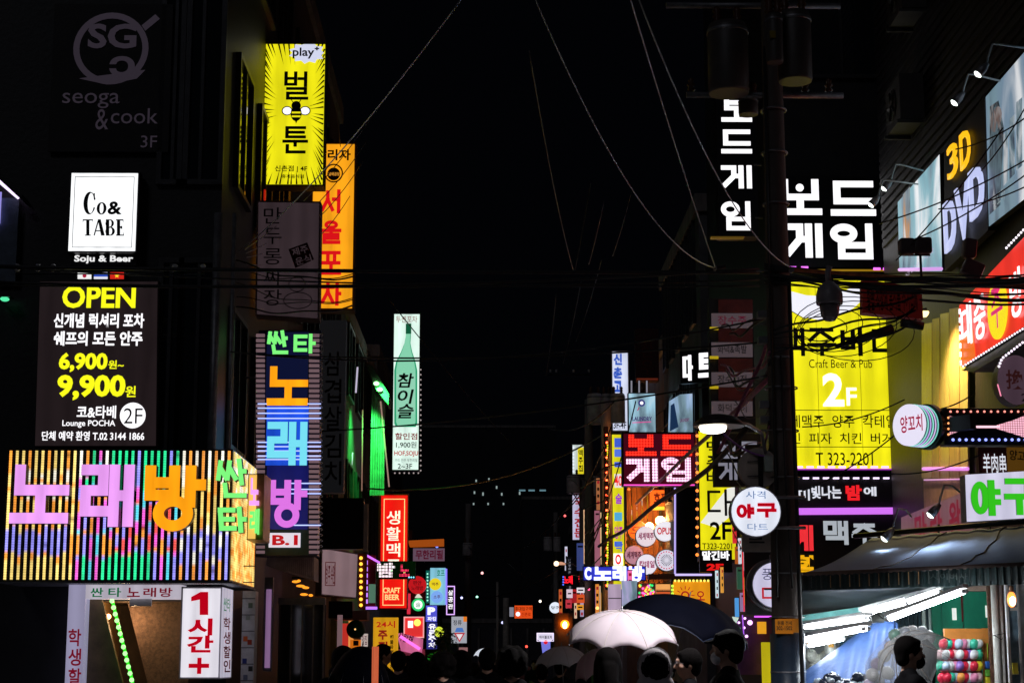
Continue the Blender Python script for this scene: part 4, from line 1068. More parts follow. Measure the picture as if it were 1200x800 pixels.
lit_strip('dim_vertical_sign', 'dim grey vertical sign with pale letters next to the far pole', (664, 652, 671, 712), 62, '#101018', .5, '보드게임', glow('#8a8a98', .5))
s = lit_strip('long_yellow_strip', 'long narrow vertical yellow strip sign with mixed blue and red marks', (718, 509, 731, 690), 44, '#e8e020', .85)
for (y0, y1, c_) in ((513, 524, '#4060d8'), (526, 535, '#5878e8'), (541, 547, '#3a5ad8'), (555, 571, '#f0e8e8'), (600, 610, '#50b0e0'), (634, 640, '#4878d8')): s.box('colour_patch', (720, y0, 729, y1), .009, .013, glow(c_, .9))
s.text('40', (720, 557, 729, 569), glow('#f02020', 1), .018, .02); s.text('술', (721, 578, 729, 590), glow('#9a20c8', 1), .012, .03); s.text('양주', (720, 616, 730, 631), glow('#c020a0', 1), .012, .02); s.box('white_patch', (719, 648, 730, 662), .009, .013, W1); s.text('O', (721, 649, 728, 661), glow('#f02020', 1), .018, .04); s.text('E', (721, 668, 729, 680), glow('#5060e0', 1), .018, .04); s.text('낙', (721, 620 + 14, 730, 646), glow('#3858d8', 1), .018, .02)
s = lit_strip('thin_bulb_strip', 'thin dark strip dotted with red and yellow lamps left of the reddish pole', (709, 500, 713, 690), 41.8, '#281008', .4)
s.bulbs([(711, 505), (711, 690)], 9, 1.2, glow('#ff4020', 16, 'plain', True), .012, 'red_dots'); s.bulbs([(712, 520), (712, 540)], 3, 1, glow('#e8e020', 1.3), .012, 'yellow_dots'); s.bulbs([(712, 600), (712, 688)], 3, 1.2, glow('#c8e020', 1.2), .012, 'yellow_dots')
s = Sign('white_blue_sign', 'tall white vertical sign with blue letters above the poster box', 'sign', 718, 466, 46)
s.box('cabinet', (717, 411, 737, 505), -.2, 0, mat('white_cabinet_edge', 0)); s.box('face', (718, 412, 736, 504), .001, .008, glow('#dbe2fb', .9, 'tubes', True)); s.column('신촌고시원', (719, 413, 729, 492), glow('#3a62d0', .8), .012, .05, gap=.16); s.text('3F-4F', (719, 494, 734, 502), INK, .012, .02)
s = Sign('blue_poster_box', 'pale blue lit poster with a small round logo above the red board sign', 'sign', 736, 507, 40)
s.box('cabinet', (736, 460, 769, 507), -.2, 0, BLACKM); s.box('face', (737, 461, 768, 506), .001, .008, glow('#a8d8ee', .85, 'poster', True, 1.6)); s.disc('logo', 752, 472, 4, .009, .013, glow('#3a3a88', .8), n=20); s.disc('logo_centre', 752, 472, 2, .0135, .016, W1, n=16); s.led('logo_handle', 749, 477, 747, 481, 1, glow('#c03060', .8), .014); s.text('LAUNDRY', (741, 488, 764, 493), glow('#4a3a78', .7), .012, .03); s.led('pink_line', 741, 495, 763, 494, .9, glow('#e04090', 1), .012)
for i in range(3): s.led('white_post', 740 + i * 9, 446, 740 + i * 9, 460, 1.8, glow('#b0b0c0', .5), -.1)
s = Sign('tilted_blue_poster', 'pale blue slanted poster under the white letters', 'sign', 783, 507, 35, yaw=-35)
s.quad('face', [(784, 470), (797, 462), (811, 461), (810, 506), (783, 506)], -.08, 0, glow('#a8c8ee', .75, 'poster', True, 1.6)); s.text('LAUNDRY', (797, 490, 808, 494), glow('#7a3a68', .7), .006, .02); s.quad('dark_figure', [(786, 475), (790, 472), (795, 500), (785, 505)], .001, .006, glow('#2a4a78', .4))
s = Sign('maroon_box_sign', 'unlit maroon vertical box above the pale blue poster', 'sign', 745, 445, 40.5); s.box('cabinet', (745, 385, 772, 446), -.3, 0, mat('maroon_board', (.07, .012, .015), .5)); s.box('stripe', (746, 443, 771, 445), .001, .01, glow('#6a2a1a', .6)); s.column('한우', (751, 400, 766, 440), mat('dim_red', (.14, .02, .02)), .01, .01)
# big red LED board game sign
s = Sign('red_led_sign', 'black LED matrix sign with red letters over pink white letters', 'sign', 730, 568, 33.2)
s.box('cabinet', (729, 506, 816, 569), -.25, 0, BLACKM); s.box('face', (731, 508, 814, 567), .001, .006, glow((0.05, .002, .008), 1.0))
RLED = glow('#ff2a1c', 2.1, 'pixels', False, 1.2); PLED = glow('#ffc4e6', 2.0, 'pixels', False, 1.2)
s.glyph('보', (733, 509, 769, 534), RLED, 7, .012, .003, w2px=5.2); s.glyph('드', (774, 509, 811, 534), RLED, 7, .012, .003, w2px=5.4); s.glyph('게', (734, 537, 771, 564), PLED, 6.5, .012, .003); s.glyph('임', (775, 536, 811, 564), PLED, 6.5, .012, .003, w2px=4.5)
s.led('magenta_edge', 731, 568, 814, 568, 1.6, glow('#ff50c8', 1.2), .02); s.bulbs([(816, 508), (816, 568)], 8, 1.2, glow('#ff7a30', 1.5), .01, 'edge_bulbs')
# white letters on the slate building
s = Sign('white_letter_sign', 'two large white block letters glowing on the slate building', 'sign', 799, 445, 33.2, yaw=-25)
s.box('backing', (797, 410, 842, 448), -.15, -.02, DARKSIGN)
s.glyph('다', (800, 416, 812, 446), W1, 4, .02, .03, RET); s.glyph('트', (818, 413, 838, 442), W1, 5.4, .02, .03, RET)
# round signs
for (nm, lb, cx, cy, r, Y, c, k, tx, tc) in (
    ('round_orange_sign', 'round orange sign mostly hidden behind two white discs', 747, 621, 11.5, 41.5, '#e05a12', .9, '오', '#701808'),
    ('round_beer_sign', 'round pinkish white sign, upper of the pair left of the OPEN disc', 757, 628, 12.5, 40.5, '#f0e0e8', .9, '세계맥주', '#8a1850'),
    ('round_open_sign', 'round white sign with big red letters at the right of the disc cluster', 779, 622, 12.5, 40.0, '#f4f0f8', .95, 'OPUS', '#d01828'),
    ('round_mauve_sign', 'round dim mauve sign, lowest left of the disc cluster', 743, 650, 11.5, 41.2, '#b88aa0', .75, '세계맥주', '#501028'),
    ('round_cocktail_sign', 'round white sign at the bottom of the disc cluster above the blue LED letters', 758, 661, 12.5, 40.2, '#f2eaf6', .95, '칵테일', '#a01858')):
    s = Sign(nm, lb, 'sign', cx - r, cy + r, Y); s.disc('rim', cx, cy, r, -.2, 0, mat('disc_rim', (.3, .28, .3), .4, .5)); s.disc('face', cx, cy, r - .7, .001, .01, glow(c, k, 'plain', True))
    s.text(tx, (cx - r * .72, cy - 4.5, cx + r * .72, cy + 4), glow(tc, .8), .015, .03)
s = Sign('dartboard_sign', 'round white dartboard sign with a ring of coloured dots', 'sign', 768, 669, 39.5); s.disc('rim', 781, 656, 13, -.2, 0, mat('disc_rim', 0)); s.disc('face', 781, 656, 12.2, .001, .008, glow('#e4e0f0', .9, 'plain', True))
a, b = s.ab(781, 656); ra = abs(s.ab(792, 656)[0] - a)
for i in range(20):
    t = 2 * PI * i / 20
    MB().add([(a + .03 * math.cos(t), -.011, b + .03 * math.sin(t)), (a + ra * .62 * math.cos(t - .05), -.011, b + ra * .62 * math.sin(t - .05)), (a + ra * .62 * math.cos(t + .07), -.011, b + ra * .62 * math.sin(t + .07))], [(0, 1, 2)]).build('dart_wedge', mat('dart_ink', '#383060', .5), s.root)
dd = MB()
for i in range(20): dd.ball((a + ra * .9 * math.cos(2 * PI * i / 20), -.014, b + ra * .9 * math.sin(2 * PI * i / 20)), .016, 6, 4)
o = dd.build('ring_dots', glow('#c82850', .9), s.root); o['kind'] = 'stuff'
s = Sign('warm_globe_lamp', 'glowing warm globe lamp above the round signs', 'lamp', 768, 620, 41.0)
for (x, y, r) in ((774, 610, 5.5), (761, 617, 5)):
    a, b = s.ab(x, y); MB().ball((a, 0, b), r / 2100 * 41, 12, 8).build('globe', glow('#ffb060', 110, 'plain', True), s.root)
s = Sign('slanted_yellow_awning', 'yellow slanted awning board with small marks behind the round signs', 'awning', 733, 618, 43, yaw=-30)
s.quad('board', [(734, 598), (755, 578), (759, 582), (760, 605), (738, 618)], -.1, 0, glow('#f0d418', .85, 'tubes', True)); s.quad('white_stripe', [(735, 600), (756, 583), (757, 588), (737, 606)], .001, .006, glow('#f0f0e8', .85)); s.text('치킨', (740, 590, 752, 600), glow('#c02020', .9), .01, .02, rot=.6)
s = Sign('rust_wall_panel', 'rust orange lit wall panels behind the round signs', 'wall panel', 760, 600, 42.5)
for i in range(9): s.box('panel', (735 + i * 6.2, 568 + (i % 2), 740.4 + i * 6.2, 700), -.1, -.02 * (i % 2), mat('rust_orange_panel', (.62, .22, .06), .55, 0, .5, 3, .3, (3, 3, .5)))
# blue white LED karaoke sign
s = Sign('blue_led_sign', 'horizontal blue white LED karaoke sign below the round signs', 'sign', 683, 681, 39)
s.box('cabinet', (683, 663, 757, 680), -.15, -.02, mat('navy_panel', 0)); BW = glow('#d8deff', 1.8)
s.box('backlight', (684, 664, 756, 679), -.019, -.012, glow('#3038c0', .8, 'plain', True))
s.text('C', (685, 664, 693, 679), BW, .02, .06); s.glyph('노', (696, 663.5, 716, 679.5), BW, 4, .02, .02); s.glyph('래', (718, 663, 734, 680), BW, 3.4, .02, .02); s.glyph('방', (737, 663, 755, 681), BW, 3.6, .02, .02)
# black board with lit frame
s = Sign('blank_black_screen', 'blank black board framed by a white tube left of the yellow 2F sign', 'board', 790, 672, 33)
s.box('panel', (791, 571, 834, 671), -.2, 0, BLACKM); s.led('tube_frame', 791, 571, 791, 672, 2.2, glow('#b8a8f0', 1.1), .02); s.led('tube_frame', 791, 673, 834, 673, 2.5, glow('#c8b8f8', 1.2), .02)
# yellow 2F vertical sign
s = Sign('yellow_beer_sign_side', 'tall yellow upright sign with big black 2F partly behind the board game board', 'sign', 819, 656, 30)
s.box('cabinet', (818, 503, 862, 657), -.25, 0, BLACKM); s.box('face', (820, 505, 861, 655), .001, .008, yel(.95)); s.quad('white_glint', [(821, 612), (852, 572), (861, 570), (861, 600), (840, 618)], .009, .012, glow('#f4f4ec', .9))
s.glyph('다', (829, 573, 857, 604), INK, 3, .016, .003); s.text('2F', (832, 611, 857, 632), INK, .016, .02); s.text('T323-2201', (823, 636, 858, 643), INK, .016, .01); s.column('맥주바', (828, 515, 845, 568), INK, .016, .02)
s.bulbs([(817, 505), (817, 655)], 11, 2, glow('#ff8a3a', 1.8), .02, 'amber_bulb')
s = Sign('white_neon_words', 'white neon word under the tall yellow 2F sign', 'sign', 822, 657, 29.5); s.box('backing', (820, 644, 858, 670), -.1, 0, DARKSIGN); s.text('맡긴바', (823, 645, 855, 656), W1, .012, .04); s.text('2F', (828, 660, 848, 668), glow('#e81818', 1), .012, .05)
s = Sign('orange_sun_sign', 'orange sign with a hand drawn sun and a row of bulbs above the dark umbrella', 'sign', 789, 706, 31)
s.box('cabinet', (787, 678, 834, 708), -.2, 0, BLACKM); s.box('face', (789, 681, 832, 708), .001, .008, glow('#f09a18', .9, 'tubes', True)); SUNM = glow('#b01820', .8); s.disc('sun', 803, 697, 5, .009, .012, SUNM, n=20); s.disc('sun_centre', 803, 697, 3.2, .0125, .015, glow('#f09a18', .9), n=20)
for i in range(7):
    t = PI * (i / 6); s.led('sun_ray', 803 + 7 * math.cos(t), 697 - 7 * math.sin(t), 803 + 11 * math.cos(t), 697 - 11 * math.sin(t), 1, SUNM, .013)
s.text('오', (816, 692, 826, 703), SUNM, .012, .02)
s.bulbs([(789, 680), (832, 680)], 4.2, 1.5, glow('#f8e060', 1.6), .02, 'bulb'); s.bulbs([(788, 684), (788, 706)], 4.5, 1.7, glow('#b8e840', 1.6), .02, 'bulb')
s = Sign('coloured_bulb_panel', 'panel dotted with red green and yellow bulbs left of the orange sun sign', 'light panel', 748, 701, 33)
s.box('board', (747, 683, 768, 704), -.1, 0, mat('pink_panel', (.5, .15, .25), .5))
for k, c_ in enumerate(('#ff3048', '#30d868', '#ffd040', '#ff60c0')):
    rg = random.Random(k); mb = MB()
    for i in range(12):
        a, b = s.ab(749 + rg.random() * 17, 685 + rg.random() * 17, .02); mb.ball((a, -.02, b), .022, 6, 4)
    o = mb.build('bulb_cluster', glow(c_, 1.6), s.root); o['kind'] = 'stuff'
s = Sign('pale_shop_panel', 'pale violet lit shop panel with small coloured posters above the white umbrella', 'shop front', 729, 712, 36); s.box('panel', (729, 680, 747, 712), -.1, 0, glow('#c0b8e8', .75, 'poster', True, 2)); s.box('post', (713, 684, 728, 730), -.1, 0, glow('#c8b0cc', .75, 'tubes')); s.box('post_band', (713, 700, 728, 701), .001, .01, INK)  # post is no lamp; its emission paints light falling on the column
s = Sign('warm_shop_front', 'warm lit open shop front with wooden slats behind the umbrellas', 'shop front', 765, 730, 35)
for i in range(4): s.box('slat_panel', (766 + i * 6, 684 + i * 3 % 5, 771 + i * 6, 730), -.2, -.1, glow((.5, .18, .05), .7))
s.box('beam', (760, 672, 838, 678), -.3, 0, mat('wood_beam', (.4, .22, .12), .6))
for (x, y, r, c_) in ((724, 683, 2.5, '#ffe8d0'), (690, 690, 1.5, '#ff5080'), (652, 660, 3, '#ffd8b0'), (700, 712, 2, '#ffb060')): 
    q = Sign('small_bulb', f'tiny {"warm" if c_ != "#ff5080" else "red"} bulb glowing over the shops at the right, {"beside the blue LED letters" if x == 724 else "below the red digits" if x == 690 else "on the far lamp arm" if x == 652 else "near the reddish pole foot"}', 'lamp', x, y, 45)
    a, b = q.ab(x, y); MB().ball((a, 0, b), r * 45 / 2100, 8, 6).build('bulb', glow(c_, 2.5), q.root)
rg = random.Random(5)
# mixed narrow boards on the right facades (background, each a few pixels)
words_ = ['pale', 'pink', 'violet', 'amber', 'dim blue', 'cream', 'red', 'orange', 'dim green', 'white', 'lilac', 'brown']
cols_ = ['#c8c0d0', '#c87890', '#9060c8', '#c88830', '#4858a0', '#d0b898', '#d02830', '#e07028', '#386a50', '#e8e4f0', '#b898d0', '#6a4838']
spots_ = [(690, 600, 696, 640), (697, 598, 703, 670), (692, 690, 698, 712), (704, 694, 710, 716), (676, 636, 684, 668), (688, 642, 693, 662), (668, 690, 676, 706), (862, 640, 868, 660), (864, 664, 870, 690), (872, 640, 879, 668), (868, 694, 876, 716), (878, 672, 884, 690)]
where_ = ['beside the far transformer pole', 'right of the far pole', 'under the blue LED letters', 'at the foot of the reddish pole', 'under the narrow white vertical sign', 'left of the long yellow strip', 'below the red digits', 'right of the white neon word', 'below the white neon word', 'left of the lower round sign', 'above the dark umbrella edge', 'touching the lower round sign']
for r_, w_, c_, wh in zip(spots_, words_, cols_, where_):
    Y_ = 48 if r_[0] < 800 else 24.5
    s = Sign('narrow_board', f'narrow {w_} lit board {wh}', 'sign', r_[0], r_[3], Y_, group='narrow boards on the right facades'); s.box('panel', r_, -.08, 0, glow(c_, .5, 'tubes', True, 3))
    s.box('stripe', (r_[0] + 1, r_[1] + 3, r_[2] - 1, r_[1] + 5), .001, .006, INK)
for (x, y, r, Y_, c_, lb) in ((559, 699, 1.4, 90, '#a0ffd8', 'tiny green white street light left of the dark street centre'), (633, 704, 1.5, 92, '#fff4e0', 'tiny white street light left of the round white sign'), (565, 671, 1.6, 95, '#e0a0a0', 'tiny pinkish light above the green white street light'),
    (589, 729, 1.6, 110, '#b0b0e0', 'tiny bluish light on the far building end'), (617, 757, 1.5, 70, '#ff5040', 'tiny red light among the distant walkers'), (640, 772, 1.3, 60, '#ffb070', 'tiny warm light under the rounded white sign'), (512, 640, 1.6, 72, '#6080ff', 'tiny blue lamp right over the lilac sign'), (541, 700, 1.4, 80, '#c0c0ff', 'tiny lamp above the road sign board'),
    (662, 604, 1.4, 62, '#ff6060', 'tiny red lamp left of the narrow white vertical sign'), (708, 548, 1.4, 44, '#ff3828', 'red lamp above the dotted strip'), (737, 573, 1.5, 39, '#ff7030', 'orange lamp below the red LED sign corner')):
    q = Sign('small_bulb', lb, 'lamp', x, y, Y_); a, b = q.ab(x, y); MB().ball((a, 0, b), r * Y_ / 2100, 8, 6).build('bulb', glow(c_, 2.5), q.root)
s = Sign('light_tube_cluster', 'cluster of upright amber and cream light tubes left of the reddish pole', 'light tubes', 686, 725, 49)  # lit pipes; their emission stands in for light falling on them
for k, (x, y0, y1, c_) in enumerate(((686, 612, 655, '#d09060'), (689, 604, 658, '#f0d0a0'), (691.5, 618, 660, '#c86830'), (694, 606, 655, '#e8b888'), (700, 606, 660, '#f8e0c0'), (703, 612, 655, '#c87850'), (689, 686, 724, '#f0a860'), (693, 690, 722, '#d8c0a8'), (697, 692, 726, '#e08848'), (703, 686, 724, '#f0c8a0'), (707, 692, 722, '#b85838'))):
    s.led('light_tube', x, y0, x + .6, y1, 1.5, glow(c_, .75), .02 * (k % 3))  # pipes, not light tubes; glow paints the light falling on them
s = Sign('shop_sign_stack', 'stack of small orange red and white lit plates beneath the blue LED letters', 'sign', 676, 724, 46)
for k, (x0, y0, x1, y1, c_) in enumerate(((676, 688, 685, 694, '#f0e8f0'), (676, 696, 685, 706, '#e05828'), (676, 708, 684, 714, '#f0a030'), (664, 690, 671, 700, '#e8d0e0'), (663, 702, 670, 712, '#c83848'))): s.box('plate', (x0, y0, x1, y1), -.08, 0, glow(c_, .85)); s.box('plate_mark', (x0 + 1.5, (y0 + y1) / 2 - .8, x1 - 1.5, (y0 + y1) / 2 + .8), .001, .008, INK)
s = Sign('orange_facade_sign', 'orange and yellow lit fascia just right of the disc cluster top', 'sign', 762, 600, 41.8)
s.box('fascia', (762, 574, 788, 592), -.1, 0, glow('#f06a20', .9, 'tubes', True)); s.box('band', (762, 593, 788, 597), -.1, 0, glow('#f0d040', .9)); s.text('호프', (766, 577, 782, 589), glow('#5a1408', 1), .01, .03)
more_ = [((655, 690, 659, 722), 68, '#c86030', 'burnt orange', 'left of the lowest red board'), ((662, 640, 665, 668), 64, '#d0d0e8', 'bluish white', 'left of the dim grey sign'), ((673, 690, 676, 724), 56, '#e8c0a0', 'peach', 'right of the red digital letters'),
 ((680, 690, 684, 722), 54, '#b0a0c0', 'thin lavender', 'between the red digits and the pole foot'), ((686, 683, 690, 724), 52, '#f0b070', 'pale amber', 'under the start of the blue LED letters'), ((698, 684, 702, 726), 50, '#e8903a', 'bright amber', 'left of the reddish pole foot'),
 ((684, 596, 687, 660), 56, '#f0c090', 'tall peach', 'right of the narrow white vertical sign'), ((693, 642, 696, 661), 50, '#e04828', 'scarlet', 'above the blue LED letters at their left'), ((699, 560, 703, 597), 50, '#a86840', 'copper', 'left of the red and yellow lamp strip'), ((704, 600, 707, 661), 47, '#ffd8a0', 'tall cream', 'touching the red and yellow lamp strip'),
 ((733, 622, 738, 660), 43, '#f08030', 'warm orange', 'right of the long yellow strip'), ((733, 683, 745, 690), 38, '#50c8e0', 'small cyan', 'above the pale shop panel'), ((769, 684, 786, 690), 34, '#ffb060', 'level orange', 'above the warm slatted shop front'), ((770, 693, 785, 697), 34, '#e06030', 'level rust', 'across the warm slatted shop front'),
 ((736, 668, 741, 700), 37, '#ff70b0', 'rose', 'just under the right end of the LED letters'), ((859, 600, 863, 636), 22, '#e03038', 'vivid red', 'left of the round baseball sign rim'), ((866, 630, 869, 660), 22, '#e0e4f0', 'chalk white', 'under the round baseball sign'), ((872, 676, 875, 708), 22, '#f0a828', 'honey yellow', 'left edge of the lower round sign'),
 ((862, 700, 866, 722), 24, '#50a0e8', 'sky blue', 'above the purple arcade lamps'), ((839, 668, 842, 700), 28, '#d8f0f8', 'icy white', 'right of the orange sun sign'), ((845, 664, 848, 694), 28, '#e8a040', 'tan', 'second right of the orange sun sign')]
for r_, Y_, c_, w_, wh in more_:
    s = Sign('narrow_board', f'{w_} lit board {wh}', 'sign', r_[0], r_[3], Y_, group='narrow boards on the right facades'); s.box('panel', r_, -.08, 0, glow(c_, .85, 'tubes', True, 3)); s.box('cap', (r_[0] - .5, r_[1] - 1, r_[2] + .5, r_[1]), -.08, .01, INK)
    if r_[3] - r_[1] > 25:
        for k in range(int((r_[3] - r_[1]) / 8)): s.box('mark', (r_[0] + .8, r_[1] + 3 + k * 8, r_[2] - .8, r_[1] + 6.5 + k * 8), .001, .006, INK if k % 3 else glow('#b02030', .7))
s = Sign('purple_shop_lights', 'purple lit arcade corner with white spot lamps behind the dark umbrella', 'shop front', 866, 760, 25.2)
s.box('wall', (862, 722, 905, 790), -.4, -.3, mat('purple_wall', (.12, .03, .18), .5)); s.box('yellow_panel', (888, 728, 898, 742), -.2, -.15, glow('#e8a020', .9)); s.box('green_box', (864, 735, 868, 741), -.2, -.15, glow('#30b070', .9)); s.box('yellow_door', (893, 752, 905, 800), -.2, -.15, glow('#d8c818', .7, 'tubes', True)); s.led('magenta_tube', 884, 722, 904, 722, 2, glow('#e060ff', 1.3)); s.led('magenta_tube', 870, 720, 872, 748, 1.4, glow('#b060f0', 1.0))
for (x, y, r) in ((872, 735, 1.6), (879, 729, 3), (873, 724, 1.5), (875, 745, 1.8), (866, 729, 1.4)):
    s.disc('spot', x, y, r, -.1, -.08, glow('#f0b0ff', 2.2), n=12)
s.quad('white_scrap', [(858, 722), (866, 723), (862, 732)], -.1, -.08, glow('#d0e8d8', .8))

# ------------------------------------------------------------------ RIGHT NEAR SIGNS
s = Sign('boardgame_vertical_sign', 'black vertical sign with stacked white board game letters beside the transformers', 'sign', 842, 276, 25.6)
s.box('cabinet', (841, 104, 887, 277), -.3, 0, DARKSIGN)
for ch, y, h in (('보', 112, 31), ('드', 152, 28), ('게', 194, 27), ('임', 236, 34)): s.glyph(ch, (845, y, 881, y + h), W1, 6, .02, .02, RET, w2px=5.2)
s.box('gold_base', (833, 277, 872, 279), -.1, 0, glow('#6a5018', .6))
s = Sign('boardgame_sign', 'wide black sign with four huge white board game letters', 'sign', 915, 314, 25.9)
s.box('cabinet', (913, 207, 1032, 313), -.3, 0, DARKSIGN)
for ch, x0, x1, y0, y1 in (('뵤', 912, 963, 210, 252), ('드', 973, 1026, 212, 253), ('게', 918, 964, 262, 302), ('임', 973, 1025, 262, 304)): s.glyph(ch, (x0, y0, x1, y1), W1, 8.6, .03, .03, RET, w2px=7.6)
s = Sign('beer_sign', 'huge bright yellow beer pub sign with black letters and a white 2F', 'sign', 905, 552, 25.85)
s.box('cabinet', (905, 316, 1060, 552), -.3, 0, BLACKM); s.box('face', (906, 327, 1057, 549), .001, .008, yel(1.02))
s.quad('white_mouth', [(908, 340), (926, 341), (945, 346), (965, 347), (988, 341), (1009, 333), (1010, 352), (1000, 361), (985, 369), (962, 375), (942, 372), (925, 363), (908, 352)], .009, .012, glow('#f2f2ff', 1)); s.led('outline_stroke', 908, 353, 942, 373, .9, INK, .013); s.led('outline_stroke', 942, 373, 985, 369, .9, INK, .013)
for ch, x0, x1 in (('맥', 910, 943), ('주', 946, 980), ('바', 985, 1016), ('다', 1022, 1055)):
    if ch in GL: s.glyph(ch, (x0, 384, x1, 417), INK, 4.6, .02, .003)
    else: s.text(ch, (x0, 384, x1, 417), INK, .02, .035, .003, 'letter')
s.text('Craft Beer & Pub', (948, 421, 1022, 431), mat('olive_ink', '#5a5010', .5, 0, 0), .018, 0)
s.text('2', (964, 437, 989, 476), W1, .02, .03); s.text('F', (992, 454, 1004, 475), W1, .02, .015)
s.box('rule', (906, 480, 1057, 480.8), .009, .012, INK); s.box('rule', (906, 523, 1057, 523.8), .009, .012, INK)
s.text('수제맥주  양주  칵테일', (912, 486, 1050, 501), INK, .018, .008); s.text('와인  피자  치킨  버거', (912, 507, 1045, 520), INK, .018, .008); s.text('T 323-2201', (956, 530, 1023, 545), INK, .018, .004)
MW = glow('#f2dcff', 1.5)
for x in (958, 1008): s.box('panel_seam', (x, 328, x + .45, 548), .0083, .0092, mat('olive_ink', 0))
s.bars([(1056, 385), (1056, 548)], 15.5, 9, 3, MW, .03, 'light_border'); s.bars([(918, 547), (1056, 547)], 13, 8, 2.6, glow('#ffb8ff', 1.5), .03, 'light_border')
s.led('magenta_wash', 918, 549.5, 1057, 549.5, 1.6, glow('#b030c8', .9), .03)
s.bars([(922, 313.5), (950, 313.5)], 12, 8, 3, glow('#f070ff', 1.5), .03, 'light_border'); s.bars([(1022, 315), (1056, 315)], 12, 8, 3, glow('#f070ff', 1.5), .03, 'light_border'); s.box('amber_rail', (908, 315.5, 1056, 317.5), .001, .02, glow('#a88018', .7))
s = Sign('night_bar_sign', 'black sign with handwritten white and red letters over a violet light bar', 'sign', 905, 672, 25.8)
s.box('cabinet', (905, 558, 1071, 700), -.3, 0, mat('black_face', 0)); s.bars([(915, 560), (1068, 560)], 12, 7, 2.4, MW, .03, 'light_border'); s.bars([(1069, 562), (1069, 602)], 9.5, 6.5, 3, MW, .03, 'light_border')
SW = glow('#dfe3ee', .95)
s.text('미', (936, 573, 949, 586), SW, .02, .02); s.text('빛나는', (951, 569, 986, 584), SW, .02, .03); s.text('밤', (991, 568, 1010, 586), glow('#f02028', 1), .02, .05); s.text('에', (1012, 570, 1027, 581), SW, .02, .03)
s.led('violet_bar', 930, 599, 1064, 598, 8, glow('#c96be8', 1.15), .04); s.box('bar_end', (1056, 600, 1064, 607), .04, .06, glow('#e878f0', 1.1))
s.glyph('계', (931, 615, 953, 645), glow('#f03038', .95), 5, .02, .01, RET); s.glyph('맥', (965, 610, 994, 638), glow('#b8c0c8', .8), 5, .02, .01, RET); s.glyph('주', (998, 613, 1028, 637), glow('#b8c0c8', .8), 4.6, .02, .01, RET); s.text('할', (932, 650, 957, 675), glow('#f0b010', .95), .02, .05)
# violet reflection strip on the wall under the yellow sign
s = Sign('menu_stack_sign', 'dim column of alternating white and dark red menu boards left of the main pole', 'sign', 830, 490, 24.6)
s.box('cabinet', (832, 350, 884, 506), -.2, 0, mat('black_face', 0)); 
for i, (y, tx) in enumerate(((367, '장수주'), (401, '화덕&족발'), (436, '장수파전'), (470, '화덕구이'))):
    s.box('white_board', (834, y, 882, y + 17), .001, .03, glow('#6a5c62', .42)); s.text(tx, (841, y + 3, 875, y + 13), MAR if i == 0 else INK, .034, .01)
    s.box('red_board', (842, y - 16, 882, y - .5), .001, .02, mat('dull_red_board', (.22, .03, .03), .5)); s.box('yellow_tab', (832, y + 16, 842, y + 19), .002, .04, glow('#b8a018', .8))
s = Sign('silver_boardgame_sign', 'black sign with dim silver board game letters above the round baseball sign', 'sign', 838, 568, 23.2)
s.box('cabinet', (837, 508, 892, 569), -.2, 0, mat('black_face', 0)); SV = glow('#8c8c9c', .7)
s.glyph('보', (842, 517, 864, 537), SV, 3.6, .02, .01, RET); s.glyph('드', (868, 517, 888, 537), SV, 3.6, .02, .01, RET); s.glyph('게', (842, 542, 864, 562), SV, 3.6, .02, .01, RET); s.glyph('임', (868, 542, 888, 562), SV, 3.6, .02, .01, RET)
s = Sign('round_baseball_sign', 'round white sign with red letters mounted on the main pole', 'sign', 857, 629, 17.6)
s.disc('rim', 886, 599, 30, -.16, 0, mat('disc_rim', 0)); s.disc('face', 886, 599, 28.6, .001, .01, glow('#e9eefc', .95, 'tubes', True)); BLU = glow('#4a78b0', .7)
s.text('사격', (874, 575, 897, 584), BLU, .016, -.002); s.glyph('야', (863, 590, 884, 607), REDL, 4.2, .018, .005); s.glyph('구', (887, 589, 910, 606), REDL, 4, .018, .005); s.text('다트', (876, 613, 900, 621), BLU, .016, -.002)
s.arms(.3, .75, (.1, .4), -.1)
s = Sign('blank_disc_sign', 'unlit cream disc sign on the pole above the round white baseball sign', 'sign', 866, 575, 17.9)
s.disc('disc', 889, 548, 23.5, -.1, 0, CREAM, side=STEEL)
for y in (541, 558): s.led('clamp', 876, y, 892, y - 1, 1.2, INK, .02)
s.box('rear_bracket', (889, 532, 894, 575), .001, .04, BLACKM); s.box('meter_box', (896, 533, 906, 552), .03, .12, mat('pale_green_box', (.4, .5, .45), .5), bev=.01)
s = Sign('beige_plate', 'beige hanging plate behind the bottom of the round baseball sign', 'sign', 870, 646, 17.9); s.box('plate', (870, 620, 903, 646), -.05, 0, CREAM); s.box('slot', (878, 629, 893, 632), .001, .008, INK); s.box('slot', (878, 634, 896, 636), .001, .008, INK)
s = Sign('lower_disc_sign', 'round white double disc sign half hidden behind the main pole foot', 'sign', 876, 713, 19.4)
s.disc('rear_disc', 906, 685, 31, -.2, -.1, mat('disc_rim', 0)); s.disc('rim', 909, 685, 28, -.1, 0, STEEL); s.disc('face', 909, 685, 26.5, .001, .01, glow('#d4d0ec', .85, 'tubes', True)); s.text('풍', (893, 666, 905, 679), glow('#303060', .8), .016, -.002); s.frame('mark', (893, 688, 912, 701), .02, .011, .016, REDL); s.led('hanger', 902, 650, 902, 657, 1.5, STEEL)
s = Sign('thin_red_tube', 'thin red neon tube running down left of the main pole', 'neon tube', 871, 716, 20.2); s.led('tube', 870, 640, 872, 716, 1.6, glow('#e03040', 1.0))
s.box('backing', (873, 645, 908, 720), -.1, -.05, mat('black_face', 0))

